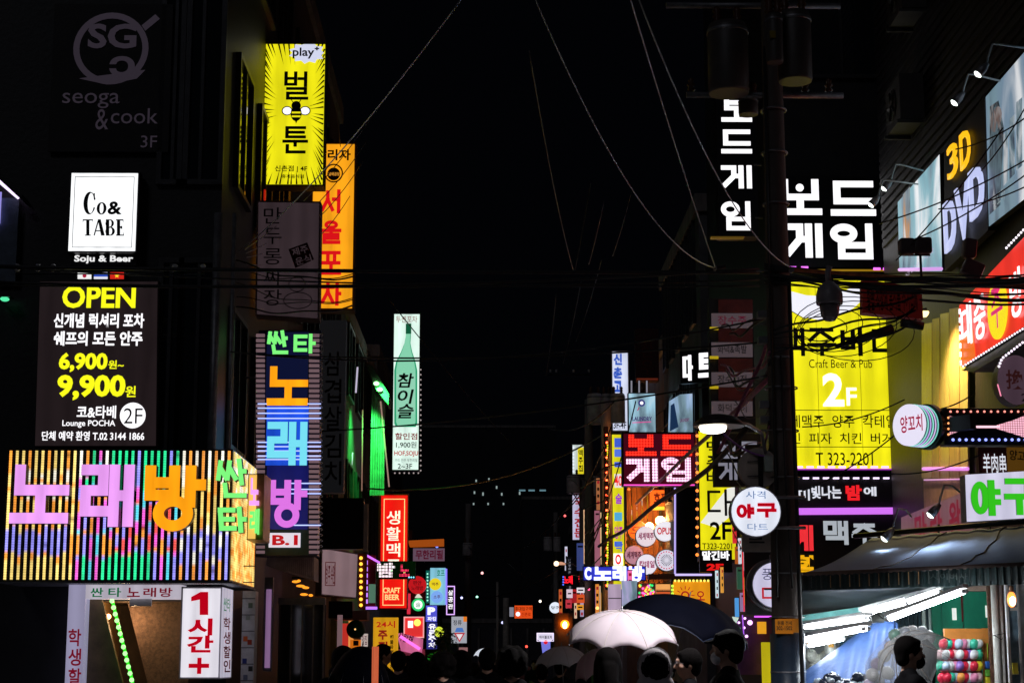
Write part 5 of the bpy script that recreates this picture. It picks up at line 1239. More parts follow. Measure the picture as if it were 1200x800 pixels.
# facade on the right side of the street, seen at a slant (x = 5.5)
XF = 5.62
s = Sign('pale_film_poster', 'left slanted poster of pale blue and amber blurs lit by two gooseneck lamps', 'poster', 1053, 318, X=XF, yaw=-90)
s.quad('panel', [(1052, 237), (1101, 181), (1104, 318), (1054, 318)], -.08, 0, glow('#7fb3c0', .85, 'poster', True, 1.2), side=BLACKM)  # front-lit poster; the lamp light is put in as emission
s.quad('amber_streak', [(1058, 228), (1066, 219), (1067, 286), (1059, 290)], .002, .006, glow('#d89038', .6, 'poster', False, 3)); s.led('violet_rail', 1054, 316, 1103, 315, 4, glow('#d8a0e8', 1.0), .02)
s.text('재난의 시작', (1060, 305, 1095, 311), glow('#c8b8d8', .7), .01, .0)
s = Sign('dvd_sign', 'dark slanted sign with amber 3D above large silver blue DVD letters', 'sign', 1104, 318, X=XF - .02, yaw=-90)
s.quad('board', [(1106, 176), (1154, 112), (1158, 270), (1107, 318)], -.1, -.01, mat('black_face', 0)); AM = glow('#ffbe1a', 1.1)
s.text('3', (1111, 168, 1123, 208), AM, .02, .012, .02); s.text('D', (1126, 152, 1138, 196), AM, .02, .012, .02)
DV = glow('#c4ccf8', .95)
s.text('D', (1108, 233, 1121, 293), DV, .02, .022, .03); s.text('V', (1120.5, 214, 1138, 282), DV, .05, .022, .02); s.text('D', (1137.5, 194, 1154, 254), DV, .03, .022, .03)
s = Sign('large_film_poster', 'right slanted film poster with a tall dim figure and pale towers', 'poster', 1157, 275, X=XF, yaw=-90)
s.quad('panel', [(1155, 114), (1215, 44), (1215, 222), (1157, 267)], -.08, 0, glow('#7d97ae', .7, 'poster', True, 1.0), side=BLACKM)  # print emits in place of light from the lamps above
s.quad('dim_figure', [(1160, 125), (1170, 118), (1176, 150), (1172, 240), (1159, 252)], .002, .005, glow('#1a2430', .35, 'poster', False, 4)); s.disc('pale_head', 1167, 140, 7, .006, .009, glow('#9a7a70', .35, 'poster', False, 6), ry=14, n=20)
for (x, y, w_, h_) in ((1176, 158, 5, 60), (1183, 140, 6, 70), (1191, 120, 7, 80)): s.quad('pale_tower', [(x, y), (x + w_, y - 6), (x + w_, y + h_ - 6), (x, y + h_)], .006, .008, glow('#c8d4dc', .5, 'poster', False, 5))
s.text('판도라', (1163, 224, 1178, 240), glow('#a8b8b8', .6), .012, -.002)
s = Sign('red_restaurant_sign', 'slanted red and orange restaurant sign with a yellow oval, edged by white bulbs', 'sign', 1125, 432, X=XF - .3, yaw=-90)
s.quad('panel', [(1124, 358), (1215, 262), (1215, 373), (1126, 430)], -.3, 0, glow('#f03026', .95, 'tubes', True, 2), side=BLACKM)
s.quad('orange_corner', [(1125, 395), (1140, 386), (1143, 418), (1126, 429)], .002, .005, glow('#f06a1c', .95)); 
s.text('대', (1127, 356, 1139, 406), W1, .02, .012, .01); s.text('중', (1142, 346, 1155, 398), W1, .02, .012, .01); s.disc('yellow_oval', 1168, 362, 11.5, .003, .02, glow('#f8e020', 1.0), ry=36); s.text('주', (1161, 335, 1175, 385), glow('#e02878', .9), .024, .01); s.text('방', (1184, 314, 1199, 372), W1, .02, .012, .01)
s.bulbs([(1127, 430), (1215, 375)], 3.6, 1.4, glow('#fbf2ff', 1.5), .03, 'bulb_row'); s.bars([(1124.5, 360), (1126, 430)], 10, 6, 2.6, glow('#fff0f8', 1.5), .03); s.bulbs([(1178, 292), (1215, 253)], 4, 1.6, glow('#fbf2ff', 1.5), .03, 'bulb_row')
s.quad('underside', [(1127, 434), (1215, 379), (1215, 392), (1140, 436)], -.35, -.02, mat('slate_panel', (.1, .12, .15), .4))
# yellow wall panels: brushed metal that mirrors the yellow sign beside it
YW = [mat('brushed_gold_panel', (.98, .72, .36), .22, .45, .3, 5, .3, (6, 6, .5)), mat('brushed_gold_panel_dull', (.85, .58, .28), .3, .4, .4, 5, .35, (6, 6, .5))]
s = Sign('yellow_wall_panels', 'row of tall yellow brown wall panels between the beer sign and the red sign', 'wall panel', 1080, 600, X=XF + .06, yaw=-90)
for i, (x0, x1) in enumerate(((1080, 1092), (1092.6, 1101), (1101.6, 1112), (1112.6, 1124), (1124.6, 1134))):
    s.quad('wall_panel', [(x0, 380 - i * 6), (x1, 378 - i * 6), (x1, 560), (x0, 560)], -.02, .004 * (i % 2), YW[i % 2])
wl = Sign('wall_washer', 'small amber lamp washing down the gold wall panels from their top', 'lamp', 1080, 372, X=XF - .35, yaw=-90)
wl.disc('lens', 1080, 368, 3, 0, .06, glow('#ffd890', 3, 'plain', True), n=14); wl.led('hood', 1076, 364, 1085, 362, 3, BLACKM, .03)
L = bpy.data.lights.new('wall_lamp', 'SPOT'); L.energy = 380; L.color = (1, .66, .22); L.spot_size = math.radians(110); L.spot_blend = .9; L.shadow_soft_size = .1
lo = bpy.data.objects.new('lamp_light', L); COL.objects.link(lo); lo.parent = wl.root; lo.location = (0, -.1, 0); lo.rotation_euler = (math.radians(20), 0, 0)
s.quad('pink_base', [(1082, 561), (1134, 561), (1134, 582), (1083, 598)], -.02, 0, mat('pink_stone', (.5, .33, .36), .5)); s.led('violet_line', 1082, 549, 1134, 549, 4, glow('#e890f0', 1.0), .02); s.led('violet_line', 1083, 562, 1134, 561, 1.6, glow('#d8a0d8', .8), .02)
s = Sign('brick_pier', 'dark brick pier between the beer sign and the yellow wall', 'pier', 1060, 600, 25.5)
br = mat('dark_brick', (.10, .06, .07), .8)
for j in range(24):
    for i in range(2):
        x = 1059.5 + i * 7 + (3.5 if j % 2 else 0); 
        s.box('brick', (x, 372 + j * 8.2, min(x + 6.4, 1076), 379.4 + j * 8.2), -.06, .002 * (j % 3), br)
s.box('brown_pilaster', (1068, 385, 1080, 600), -.3, -.07, mat('brown_pilaster', (.2, .11, .05), .6))
s = Sign('round_chinese_sign', 'dim round purple grey sign with dark characters at the right edge', 'sign', 1169, 475, 17.2)
s.disc('face', 1191, 445, 22, -.2, 0, glow('#5c4654', .5, 'tubes', True), ry=29, side=STEEL); s.text('換', (1179, 433, 1200, 456), glow('#2a1010', 1), .01, .02); s.text('2', (1197, 461, 1204, 470), INK, .01, .01); s.bulbs([(1170, 431), (1174, 420), (1200, 400)], 4, 1.6, glow('#fbeaff', 1.5), .03, 'bulb_row'); s.led('edge_tube', 1169, 450, 1173, 464, 1.5, glow('#ff90b0', 1.1), .02)
s = Sign('led_arrow_sign', 'long black LED box with pink matrix pattern edged by blue and red bulbs', 'sign', 1107, 521, 16.8)
s.box('cabinet', (1106, 478, 1216, 521), -.2, 0, BLACKM, bev=.01); s.bulbs([(1113, 515), (1213, 515)], 7.7, 1.8, glow('#8a98ff', 2.0), .015, 'blue_bulb'); s.bulbs([(1110, 482), (1213, 482)], 7.7, 1.4, glow('#ff9080', 1.7), .015, 'red_bulb'); s.bulbs([(1111.5, 486), (1111.5, 512)], 6, 1.4, glow('#ffa060', 1.7), .015, 'red_bulb')
PX_ = glow('#ffb8cc', 1.25, 'pixels', False, .5)
s.quad('matrix_pattern', [(1113, 487), (1122, 489), (1137, 498), (1137, 502), (1122, 506), (1113, 509)], .002, .006, PX_); s.quad('matrix_pattern', [(1134, 498.6), (1172, 498.6), (1172, 501.2), (1134, 501.2)], .0065, .009, glow('#ffc8d8', 1.3)); s.quad('matrix_pattern', [(1168, 498), (1188, 492), (1200, 487), (1200, 512), (1188, 508), (1168, 502)], .002, .006, PX_)
s = Sign('drum_sign', 'short drum shaped sign with a white front disc and coloured neon rings', 'sign', 1050, 524, 17.0, yaw=-56)
a, b = s.ab(1067, 498); R_ = abs(s.ab(1074, 472)[1] - b)
cyl = lambda r, c0, c1, m, nm: MB().prism([(a + r * math.cos(2 * PI * i / 36), b + r * math.sin(2 * PI * i / 36)) for i in range(36)], -c1, -c0).build(nm, m, s.root)
cyl(R_ * 1.08, -.26, -.20, BLACKM, 'rear_ring'); cyl(R_ * .93, -.19, -.01, mat('drum_side', (.1, .25, .22), .4), 'drum'); cyl(R_ * .98, .0, .03, glow('#ebe6fb', .95, 'plain', True), 'front_disc')
for k, c_ in enumerate(('#9cf0e0', '#d8b0ff', '#a0ffe8', '#f0c8ff', '#8ae8d8')):
    c = -.03 - k * .034
    MB().tube([(a + R_ * .97 * math.cos(2 * PI * i / 36), -c, b + R_ * .97 * math.sin(2 * PI * i / 36)) for i in range(37)], .006, 5, caps=False).build('neon_ring', glow(c_, .8), s.root)
s.text('양꼬치', (1055, 486, 1081, 506), glow('#a81440', .85), .036, .02, .002)
MB().box(a + R_ * .2, a + R_ * 1.0 + .30, .26, .34, b - .07, b + .07).build('arm', BLACKM, s.root)
s = Sign('lamb_skewer_sign', 'dark red board with white Chinese characters behind the green letter sign', 'sign', 1148, 560, 17.9)
s.box('board', (1147, 524, 1216, 562), -.1, 0, mat('oxblood_board', (.10, .008, .012), .5)); s.text('羊肉串', (1152, 531, 1179, 554), SW, .01, .01); s.box('yellow_part', (1181, 522, 1216, 562), .001, .02, glow('#5a3c10', .7)); s.text('양고기', (1183, 528, 1210, 540), INK, .024, .02, rot=-.12)
s = Sign('green_letter_sign', 'white light box with bright green baseball letters at the right edge', 'sign', 1132, 612, 16.6)
s.quad('cabinet', [(1131, 556), (1215, 551), (1215, 606), (1133, 611)], -.2, 0, glow('#d9d6ef', .88, 'tubes', True), side=STEEL); G2 = glow('#34c41e', .95); GS = mat('green_return', (.01, .1, .02), .4)
s.glyph('야', (1138, 562, 1173, 604), G2, 8.2, .02, .02, GS, w2px=7); s.glyph('구', (1177, 560, 1212, 603), G2, 8, .02, .02, GS, w2px=7)
s = Sign('maroon_letter_fascia', 'pinkish fascia with large maroon letters partly hidden by the awning', 'fascia', 1058, 650, X=5.4, yaw=-90)
s.quad('board', [(1056, 606), (1140, 572), (1140, 640), (1056, 652)], -.1, 0, glow('#8a6068', .5, 'tubes', True)); 
for i, (ch, x) in enumerate(zip('마라왕', (1072, 1090, 1112))): s.text(ch, (x, 600 - i * 7, x + 14, 640 - i * 5), glow('#801028', .7), .01, .03, .003, 'letter')
def gooseneck(label, hx, hy, ex, ey, Y, grp='gooseneck lamps above the posters', watt=0):
    h = P(hx, hy, Y); e = P(ex, ey, Y + .1)
    r = empty('gooseneck_lamp', e, label, 'lamp', grp)
    k = h - e
    top = Vector((k.x + .07, k.y, max(k.z + .22, 0.02)))
    MB().tube([(0, 0, 0), (top.x + .08, top.y, top.z * .9 + .0), top, (k.x + .02, k.y, k.z + .08), k], .011, 6).build('arm', mat('pale_arm', (.5, .55, .55), .4, .4), r)
    d = Vector((-.55, 0, -.6)).normalized()
    MB().tube([k - d * .02, k + d * .05, k + d * .14], .03, 12, radii=[.02, .045, .05]).build('shade', STEEL, r)
    if watt:
        L = bpy.data.lights.new('spot_lamp', 'SPOT'); L.energy = watt; L.color = (.72, .82, 1); L.spot_size = math.radians(140); L.spot_blend = .8; L.shadow_soft_size = .04
        lo = bpy.data.objects.new('lamp_light', L); COL.objects.link(lo); lo.parent = r; lo.location = k + d * .2; lo.rotation_euler = (math.radians(-25), math.radians(-20), 0)
    MB().tube([k + d * .142, k + d * .16], .04, 12, radii=[.045, .02]).build('bulb', glow('#f2fff6', 4, 'plain', True), r)
gooseneck('gooseneck lamp with its head left of the amber 3D letters', 1128, 110, 1172, 95, 18.6)
gooseneck('gooseneck lamp nearest the top right corner above the large film poster', 1156, 76, 1212, 58, 17.6)
gooseneck('gooseneck lamp at the upper left of the pale slanted poster', 1044, 212, 1082, 200, 22.2)
gooseneck('lower gooseneck lamp in front of the last white letter of the board game sign', 1029, 231, 1076, 216, 21.9)
gooseneck('small spot lamp hanging high over the pinkish maroon letter fascia', 1100, 592, 1130, 580, 19.0, 'spot lamps over the maroon fascia', 11)
gooseneck('small spot lamp beside the right end of the violet light bar', 1046, 620, 1068, 605, 19.4, 'spot lamps over the maroon fascia', 2)
# ------------------------------------------------------------------ poles, transformers, lamps, cables
def pole(label, px, py_top, Y, r0, r1, m=CONC, extras=None, px_ref=800):
    x = P(px, px_ref, Y).x; zt = P(px, py_top, Y).z
    r = empty('utility_pole', (x, Y, 0), label, 'utility pole')
    n = 10
    MB().tube([(0, 0, zt * i / n) for i in range(n + 1)], r0, 20, radii=[r0 + (r1 - r0) * i / n for i in range(n + 1)]).build('shaft', m, r)
    return r, x, zt
MP, mx, mz = pole('thick main concrete pole with an orange notice and dark padding near the stall', 924, -60, 18.0, .165, .095, mat('pole_concrete', (.11, .085, .075), .75, 0, .5, 2.5, .5, (1, 1, .25)))
zz = lambda py, Y=18.0: P(920, py, Y).z
MB().tube([(0, 0, .2), (0, 0, zz(742))], .178, 24, radii=[.178, .172]).build('padding', mat('navy_padding', (.02, .035, .06), .35), MP)
MB().box(-.115, .085, -.186, -.172, zz(741), zz(725)).build('notice', mat('orange_notice', '#f09a20', .5, 0, .15), MP)
q = Sign('pole_notice', 'small orange notice with black phone digits strapped on the main pole', 'notice', 909, 742, 17.805)
q.box('plate', (908.5, 725, 929.5, 742), 0, .006, glow('#c87818', .35)); q.text('원룸 전세', (911, 727, 928, 732), INK, .009, .02, .001); q.text('302-1502', (910, 733, 928.5, 738), INK, .009, .03, .001)
for py in (672, 723, 787, 560, 505, 455):
    MB().tube([(.0 + (.172 if py > 730 else .168) * math.cos(t * PI / 12), (.172 if py > 730 else .168) * math.sin(t * PI / 12), zz(py)) for t in range(25)], .008, 6, caps=False).build('strap', STEEL, MP)
q = MB().tube([(-.12, -.19, zz(700)), (-.10, -.16, zz(560)), (-.11, -.15, zz(300)), (-.1, -.13, zz(60))], .014, 6).build('cable_conduit', RUBBER, MP)
MB().tube([(.11, -.2, .1), (.10, -.17, zz(560)), (.09, -.15, zz(330))], .022, 6).build('cable_conduit', RUBBER, MP)
MB().tube([(.03, -.21, zz(690)), (.0, -.2, zz(600)), (-.02, -.17, zz(420))], .012, 6).build('cable_conduit', RUBBER, MP)
MB().tube([(-.9, .05, zz(110)), (.75, .05, zz(110))], .035, 8).build('crossarm', STEEL, MP)
MB().tube([(-1.1, .05, zz(5)), (.75, .05, zz(5))], .035, 8).build('crossarm', STEEL, MP)
for y_ in (395, 365, 470, 488): MB().box(-.22, -.13, -.06, .06, zz(y_ + 8), zz(y_)).build('clamp_box', mat('clamp_grey', (.2, .2, .22), .5), MP)
def drum(label, px, pyb, pyt, Y, rpx, base, tagy=None):
    p = P(px, pyb, Y); r_ = rpx * Y / 2100; h = (pyb - pyt) * Y / 2100
    r = empty('pole_transformer', p, label, 'transformer', 'drum transformers on the poles')
    MB().lathe([(r_ * .96, 0), (r_, .03), (r_, h * .93), (r_ * .9, h)], 28).build('tank', base, r)
    MB().lathe([(r_ * 1.02, h * .86), (r_ * 1.04, h * .87), (r_ * 1.04, h * .9), (r_ * 1.02, h * .91)], 28).build('lid_band', STEEL, r)
    for a in (-.5, .5):
        MB().lathe([(.03, 0), (.05, .03), (.03, .06), (.05, .09), (.03, .12), (.05, .15), (.02, .2)], 10, (a * r_, 0, h)).build('bushing', mat('brown_ceramic', (.12, .05, .03), .25), r)
    fins = MB()
    for k in range(7):
        t = PI * .15 + k * .25; fins.box(r_ * math.cos(t) - .01, r_ * math.cos(t) + .01, r_ * math.sin(t), r_ * math.sin(t) + .06, h * .2, h * .8)
    fins.build('cooling_fins', base, r)
    if tagy: MB().box(-.06, .0, -r_ - .012, -r_ - .002, h * .45, h * .6).build('label_plate', mat('yellow_tag', '#a08818', .5), r)
    return r
TRM = mat('transformer_paint', (.09, .075, .07), .5, 0, .3, 3)
drum('large drum transformer hanging left of the main pole', 854, 110, 22, 17.9, 25, TRM)
drum('large drum transformer right of the main pole with a lit underside', 932, 96, 8, 17.6, 21, TRM)
drum('slim drum transformer with a small yellow tag between the pole and the lit drum', 908, 74, 12, 17.3, 10.5, TRM, True)
drum('small drum under the left transformer catching violet light', 877, 135, 116, 18.3, 12, TRM)
drum('far drum transformer, leftmost on the pole above the small yellow sign', 697, 497, 461, 46, 9, mat('pale_tank', (.55, .5, .5), .5))
drum('far drum transformer, middle one of three above the long yellow strip', 711, 494, 461, 46.6, 6, mat('pale_tank', 0))
drum('far drum transformer, rightmost beside the white vertical sign', 724, 496, 461, 46, 9, mat('pale_tank', 0))
drum('lower far transformer above the narrow white vertical sign', 672, 578, 557, 58, 8, mat('pale_tank', 0))
drum('lower far transformer beside the far pole right of the narrow white sign', 695, 580, 558, 58, 8, mat('pale_tank', 0))
drum('lone transformer on the left far pole over the dark street', 548, 651, 636, 75, 6, mat('pale_tank', 0))
drum('transformer pair unit over the right far end of the street', 642, 645, 629, 80, 5, mat('pale_tank', 0))
drum('second transformer of the pair over the right far end of the street', 653, 646, 629, 80, 4.5, mat('pale_tank', 0))
pole('reddish pole crowded with cables beside the long yellow strip sign', 713, 470, 43.0, .16, .12, mat('pole_red_lit', (.7, .5, .45), .7, 0, .4, 2, .3, (1, 1, .3)))
pole('pale far pole below the three drum transformers', 692, 468, 46.3, .16, .1, CONC)
pole('pole left of the far end carrying one transformer', 548, 590, 75.3, .16, .12, CONC)
pole('far pale pole near the white signs at the end of the street', 593, 700, 95, .2, .16, CREAM)
pole('distant pole on the right far end beneath the transformer pair', 652, 600, 80.5, .15, .1, CONC)
pole('thin far pole below the lower transformers', 684, 560, 58.2, .14, .1, CONC)
def box_unit(nm, lb, cat, r, Y, m, d=.2, parts=()):
    s = Sign(nm, lb, cat, r[0], r[3], Y); s.box('casing', r, -d, 0, m, bev=.02); return s
# street lamp on the main pole
s = Sign('street_lamp', 'street lamp with a wide dark hood lit white inside on a curved arm', 'street lamp', 846, 508, 14.7)
a, b = s.ab(842, 497)
MB().lathe([(.21, -.02), (.215, .0), (.15, .055), (.07, .08), (.02, .085)], 24, (a, 0, b)).build('hood', mat('lamp_hood', (.10, .08, .075), .4, .3), s.root)
bb = MB().lathe([(.06, -.075), (.10, -.062), (.115, -.03), (.115, -.022)], 20, (a - .05, -.02, b)).build('bulb', glow('#fff2da', 6, 'plain', True), s.root)
sl = bpy.data.lights.new('street_lamp_light', 'SPOT'); sl.energy = 400; sl.color = (.98, .95, .97); sl.spot_size = math.radians(150); sl.spot_blend = .5; sl.shadow_soft_size = .12
so_ = bpy.data.objects.new('lamp_light', sl); COL.objects.link(so_); so_.parent = s.root; so_.location = (a - .05, -.02, b - .10)
a1, b1 = s.ab(866, 495); e_ = P(897, 530, 17.85) - s.O
MB().tube([(a1 - .02, 0, b1), (a1 + .12, .3, b1 + .02), (e_.x - .08, e_.y - .3, e_.z + .16), (e_.x, e_.y, e_.z)], .018, 8).build('arm', STEEL, s.root)
s = Sign('far_street_lamp', 'small street lamp with a warm top on a curved arm over the far shops', 'street lamp', 652, 664, 50)
a, b = s.ab(657, 660); MB().lathe([(.14, -.03), (.12, .02), (.02, .05)], 16, (a, 0, b)).build('hood', glow('#e8a888', .8), s.root); a1, b1 = s.ab(684, 668); MB().tube([(a, 0, b), (a + .3, 0, b), (a1, 0, b1)], .02, 6).build('arm', STEEL, s.root)
s = Sign('cctv_camera', 'grey dome security camera hanging in front of the yellow beer sign', 'camera', 960, 378, 17.0)
a, b = s.ab(972, 352); GC = mat('camera_grey', (.30, .27, .29), .4)
MB().lathe([(.0001, -.23), (.05, -.22), (.085, -.17), (.095, -.1), (.1, -.05)], 24, (a, 0, b + .02)).build('lens_dome', mat('smoked_dome', (.2, .17, .19), .15), s.root)
MB().lathe([(.125, -.06), (.13, -.04), (.128, .04), (.11, .1), (.06, .15), (.03, .17)], 24, (a, 0, b + .02)).build('housing', GC, s.root)
a1, b1 = s.ab(970, 318); MB().tube([(a, 0, b + .15), (a1, 0, b1), (a1 + .02, .0, b1 + .05)], .03, 8).build('mount', GC, s.root)
for (lb, r, rot) in (('left of two grey loudspeakers on a post before the pale film poster', (1055, 278, 1073, 297), 0), ('right of two grey loudspeakers on a post before the pale film poster', (1074, 277, 1093, 296), 0),
                ('upper grey floodlight box below the silver DVD letters', (1129, 277, 1144, 300), 8), ('lower tilted grey floodlight box below the silver DVD letters', (1126, 298, 1150, 318), 25)):
    s = Sign('loudspeaker' if 'loud' in lb else 'floodlight', lb, 'loudspeaker' if 'loud' in lb else 'floodlight', r[0], r[3], 17.2); s.root.rotation_euler[1] = math.radians(rot); s.box('casing', r, -.14, 0, mat('dusky_pink_box', (.16, .11, .12), .5), bev=.025); s.box('grille', (r[0] + 1.5, r[1] + 1.5, r[2] - 1.5, r[3] - 1.5), .001, .008, mat('grille_dark', (.09, .065, .07), .7))
s = Sign('speaker_post', 'thin dark post carrying the two loudspeakers', 'post', 1079, 330, 17.3); s.led('post', 1078, 290, 1080, 330, 3, BLACKM, 0); s.led('crossbar', 1060, 299, 1090, 299, 2, BLACKM, 0)
s = Sign('red_unlit_sign', 'dim dark red panel sign with faint letters hung below the rusty cable rail', 'sign', 1010, 372, 17.5)
s.quad('panel', [(1011, 327), (1080, 337), (1082, 374), (1011, 366)], -.15, 0, glow('#2c0605', .9)); s.text('황빱 직장제 음식물 수거업체', (1016, 338, 1075, 364), mat('dim_black_red', (.03, .003, .003)), .01, .02, .002)  # unlit panel; the reddish glow is painted as emission
s = Sign('cable_rail', 'long rusty orange rail carrying cables from the main pole to the right edge', 'rail', 928, 318, 17.3)
a0, b0 = s.ab(928, 316); a1, b1 = s.ab(1225, 350)
MB().tube([(a0, 0, b0), (a0 + (a1 - a0) * .5, -.2, b0 + (b1 - b0) * .47), (a1, -.5, b1)], .02, 8).build('pipe', mat('rust_orange', (.55, .16, .06), .5, .2, .5, 14), s.root)
s.disc('end_cap', 928, 316, 3, -.02, .03, STEEL)

ORD = 'first second third fourth fifth sixth seventh eighth ninth tenth eleventh twelfth thirteenth fourteenth fifteenth'.split()
def cable(label, p0, p1, sag, r, m=RUBBER, n=18, name='overhead_cable', group='overhead cables', wob=0.0):
    p0, p1 = Vector(p0), Vector(p1); o = p0.copy(); rg = random.Random(hash((round(p0.x, 2), round(p1.z, 2))) & 0xffff)
    pts = []
    for i in range(n + 1):
        t = i / n; q = p0.lerp(p1, t) - o; q.z -= sag * 4 * t * (1 - t); q.x += wob * math.sin(t * 9 + 1); q.z += wob * math.sin(t * 13)
        pts.append(q)
    ob = MB().tube(pts, r, 6).build(name, m); ob.location = o
    return tag(ob, label, 'cable', group)
A = lambda x, y, Y: P(x, y, Y)
cable('thin pale wire falling straight from the top centre to the cable knot', A(730, -30, 12), A(838, 313, 18), .05, .0055, WIRE)
cable('long sagging pale wire from the top left of centre to the same cable knot', A(615, -30, 12), A(838, 314, 18.1), .45, .0055, WIRE)
cable('pale wire passing left of the vertical board game letters to the yellow sign corner', A(745, -10, 12), A(925, 313, 17.7), .35, .006, WIRE)
cable('faint wire in the upper sky falling left to a small insulator', A(620, 60, 18), A(673, 320, 28), .2, .006, mat('faint_wire', (.10, .11, .11), .4, .4, .3, 20, 0))
FW = mat('faint_wire', 0)
cable('faint short wire rising right from the small insulator', A(673, 320, 28), A(692, 215, 26), .05, .006, FW)
cable('faint thin wire high in the dark sky, second right of the insulator', A(690, 310, 30), A(708, 235, 27), .05, .005, FW)
cable('faint thin wire high in the dark sky, third right of the insulator', A(718, 300, 30), A(740, 225, 27), .05, .005, FW)
for i, (x, y) in enumerate(((640, 440), (660, 425), (675, 400))): cable(f'dim wire hanging above the far transformers, {"left" if i == 0 else "middle" if i == 1 else "right"} of three', A(x, y, 48), A(x + 12 + i * 9, y - 95, 40), .1, .010, FW)
lc = P(275, 298, 22.2)
for i, (x, y, Y) in enumerate(((555, -20, 12), (440, 130, 26), (430, 165, 27), (425, 190, 27.5), (410, 230, 27))):
    cable(('long wire rising from the left bracket to the top centre', 'uppermost of four pale wires over the orange sign', 'second of four pale wires over the orange sign', 'third of four pale wires over the orange sign', 'lowest of four pale wires over the orange sign')[i], lc + Vector((0, 0, -.02 * i)), A(x, y, Y), .18 + .06 * i, .006, WIRE)
cable('thin wire dropping beside the bee sign to the orange sign top', A(394, 120, 27), A(399, 172, 27.8), .0, .006, FW)
o_lab = ['thickest black cable across the dark left buildings', 'black cable crossing the unlit brown sign just under the thickest one', 'thin black cable crossing the lower orange sign', 'black cable crossing the last red letter of the orange sign']
for i, (y0, y1, r) in enumerate(((312, 322, .022), (334, 331, .010), (312, 338, .010), (330, 318, .016))):
    cable(o_lab[i], A(-20, y0, 19), A(890, y1 - 3, 18.4), .02 + .03 * i, r)
cable('black cable slanting across the vertical karaoke sign top', A(270, 412, 20), A(900, 372, 18.2), .25, .010)
cable('black cable crossing the green bottle sign at its neck', A(300, 415, 21), A(905, 400, 18.2), .1, .010)
cable('thin black cable crossing the green bottle sign low down', A(300, 508, 24), A(900, 440, 18.3), .12, .010)
cable('pale edged cable rising from the centre to the drum transformers', A(430, 572, 38), A(716, 503, 44), .5, .02, FW)
cable('thin diagonal wire in front of the green bottle sign', A(455, 350, 40), A(640, 560, 70), .2, .014)
cable('diagonal wire left of the far street end', A(590, 655, 70), A(640, 690, 90), .1, .02, FW)
cable('thin wire across the dark far street from pole to pole', A(548, 640, 75), A(690, 560, 58), 1.2, .018, FW)
cable('lower thin wire across the dark far street from pole to pole', A(548, 700, 75), A(690, 640, 58), .5, .018, FW)
cable('pale wire from the lower far transformer to the foot of the poles', A(722, 555, 44), A(690, 650, 46), .1, .018, mat('pale_wire', (.5, .45, .42), .5, 0, .2, 9, 0))
MAG = glow('#c04888', .35)
cable('pinkish cable bundle rising from the yellow strip to the main pole', A(745, 590, 40), A(905, 440, 18.2), .0, .03, mat('pink_sheath', (.5, .12, .25), .4, 0, .6, 30, .4), wob=.01)
cable('black knotted cable bundle from the reddish pole up to the main pole', A(700, 640, 43), A(880, 500, 20), .1, .035, RUBBER, wob=.04)
cable('pink cable rising steeply between the menu boards and the main pole', A(840, 530, 20), A(905, 380, 18.1), .1, .022, mat('pink_sheath', 0), wob=.015)
cable('violet lit cable below the street lamp hood', A(848, 508, 18), A(905, 535, 17.8), .06, .012, mat('violet_sheath', (.35, .1, .5), .4))
# dense bundle from the main pole to the right edge
rg = random.Random(11)
for i in range(15):
    y0 = 308 + (i + rg.random()) * 26 / 15; y1 = 315 + rg.random() * 40
    cable(f'black cable in the bundle crossing to the right edge, {ORD[i]} from its top', A(895, y0, 17.9), A(1230, y1, 16.2 + rg.random()), rg.random() * .14, rg.choice((.006, .009, .013, .02)), group='dense cable bundle at the main pole', wob=rg.random() * .02)
for i in range(6):
    y0 = 372 + (i + rg.random()) * 5
    cable(f'black cable in the knot before the beer sign letters, {ORD[i]} from the top', A(905, y0 + 14, 17.7), A(1075, y0 - 12 - rg.random() * 30, 17.4), rg.random() * .2, rg.choice((.005, .008, .012)), group='knotted bundle before the beer sign', wob=.01 + rg.random() * .02)
for i in range(5):
    t0 = rg.random()
    mb = MB(); c = P(965 + i * 9, 385, 17.4); R1 = .18 + .07 * i
    ob = MB().tube([(R1 * 1.3 * math.cos(k * PI / 14), 0, .7 * R1 * math.sin(k * PI / 14)) for k in range(29)], .005, 5).build('cable_loop', RUBBER); ob.location = c; ob.rotation_euler = (0, rg.uniform(-.3, .3), 0)
    tag(ob, f'spare black cable coiled before the beer sign, {("smallest", "second smallest", "middle sized", "second largest", "largest")[i]} loop', 'cable', 'coiled cables before the beer sign')
for a_ in (-.85, -.6, -.3, .35, .6):
    MB().lathe([(.02, 0), (.045, .02), (.02, .05), (.045, .07), (.02, .1), (.035, .12), (.01, .15)], 10, (a_, .05, zz(110) + .035)).build('insulator', mat('brown_ceramic', (.12, .05, .03), .25), MP)
for py in (130, 180, 240, 330, 420, 640): MB().tube([(.13 * math.cos(t * PI / 10), .13 * math.sin(t * PI / 10), zz(py)) for t in range(21)], .012, 6, caps=False).build('pole_band', STEEL, MP)
for k in range(9): MB().tube([(-.14, -.02, zz(690 - k * 62)), (-.22, -.02, zz(690 - k * 62))], .010, 6).build('step_bolt', STEEL, MP)
rg = random.Random(21)
PKS = mat('pink_sheath', 0)
for i in range(12):
    y0 = 360 + i * 21
    cable(f'irregular drooping cable left of the main pole, {ORD[i]} from the highest', A(838 + rg.random() * 30, y0 + rg.uniform(-20, 40), 19.5 + rg.random() * 3), A(904, y0 + rg.uniform(-30, 30), 17.85), rg.uniform(.05, .3), rg.choice((.006, .009, .014)), PKS if i % 5 == 2 else RUBBER, group='drooping cables left of the main pole', wob=rg.uniform(.01, .04))
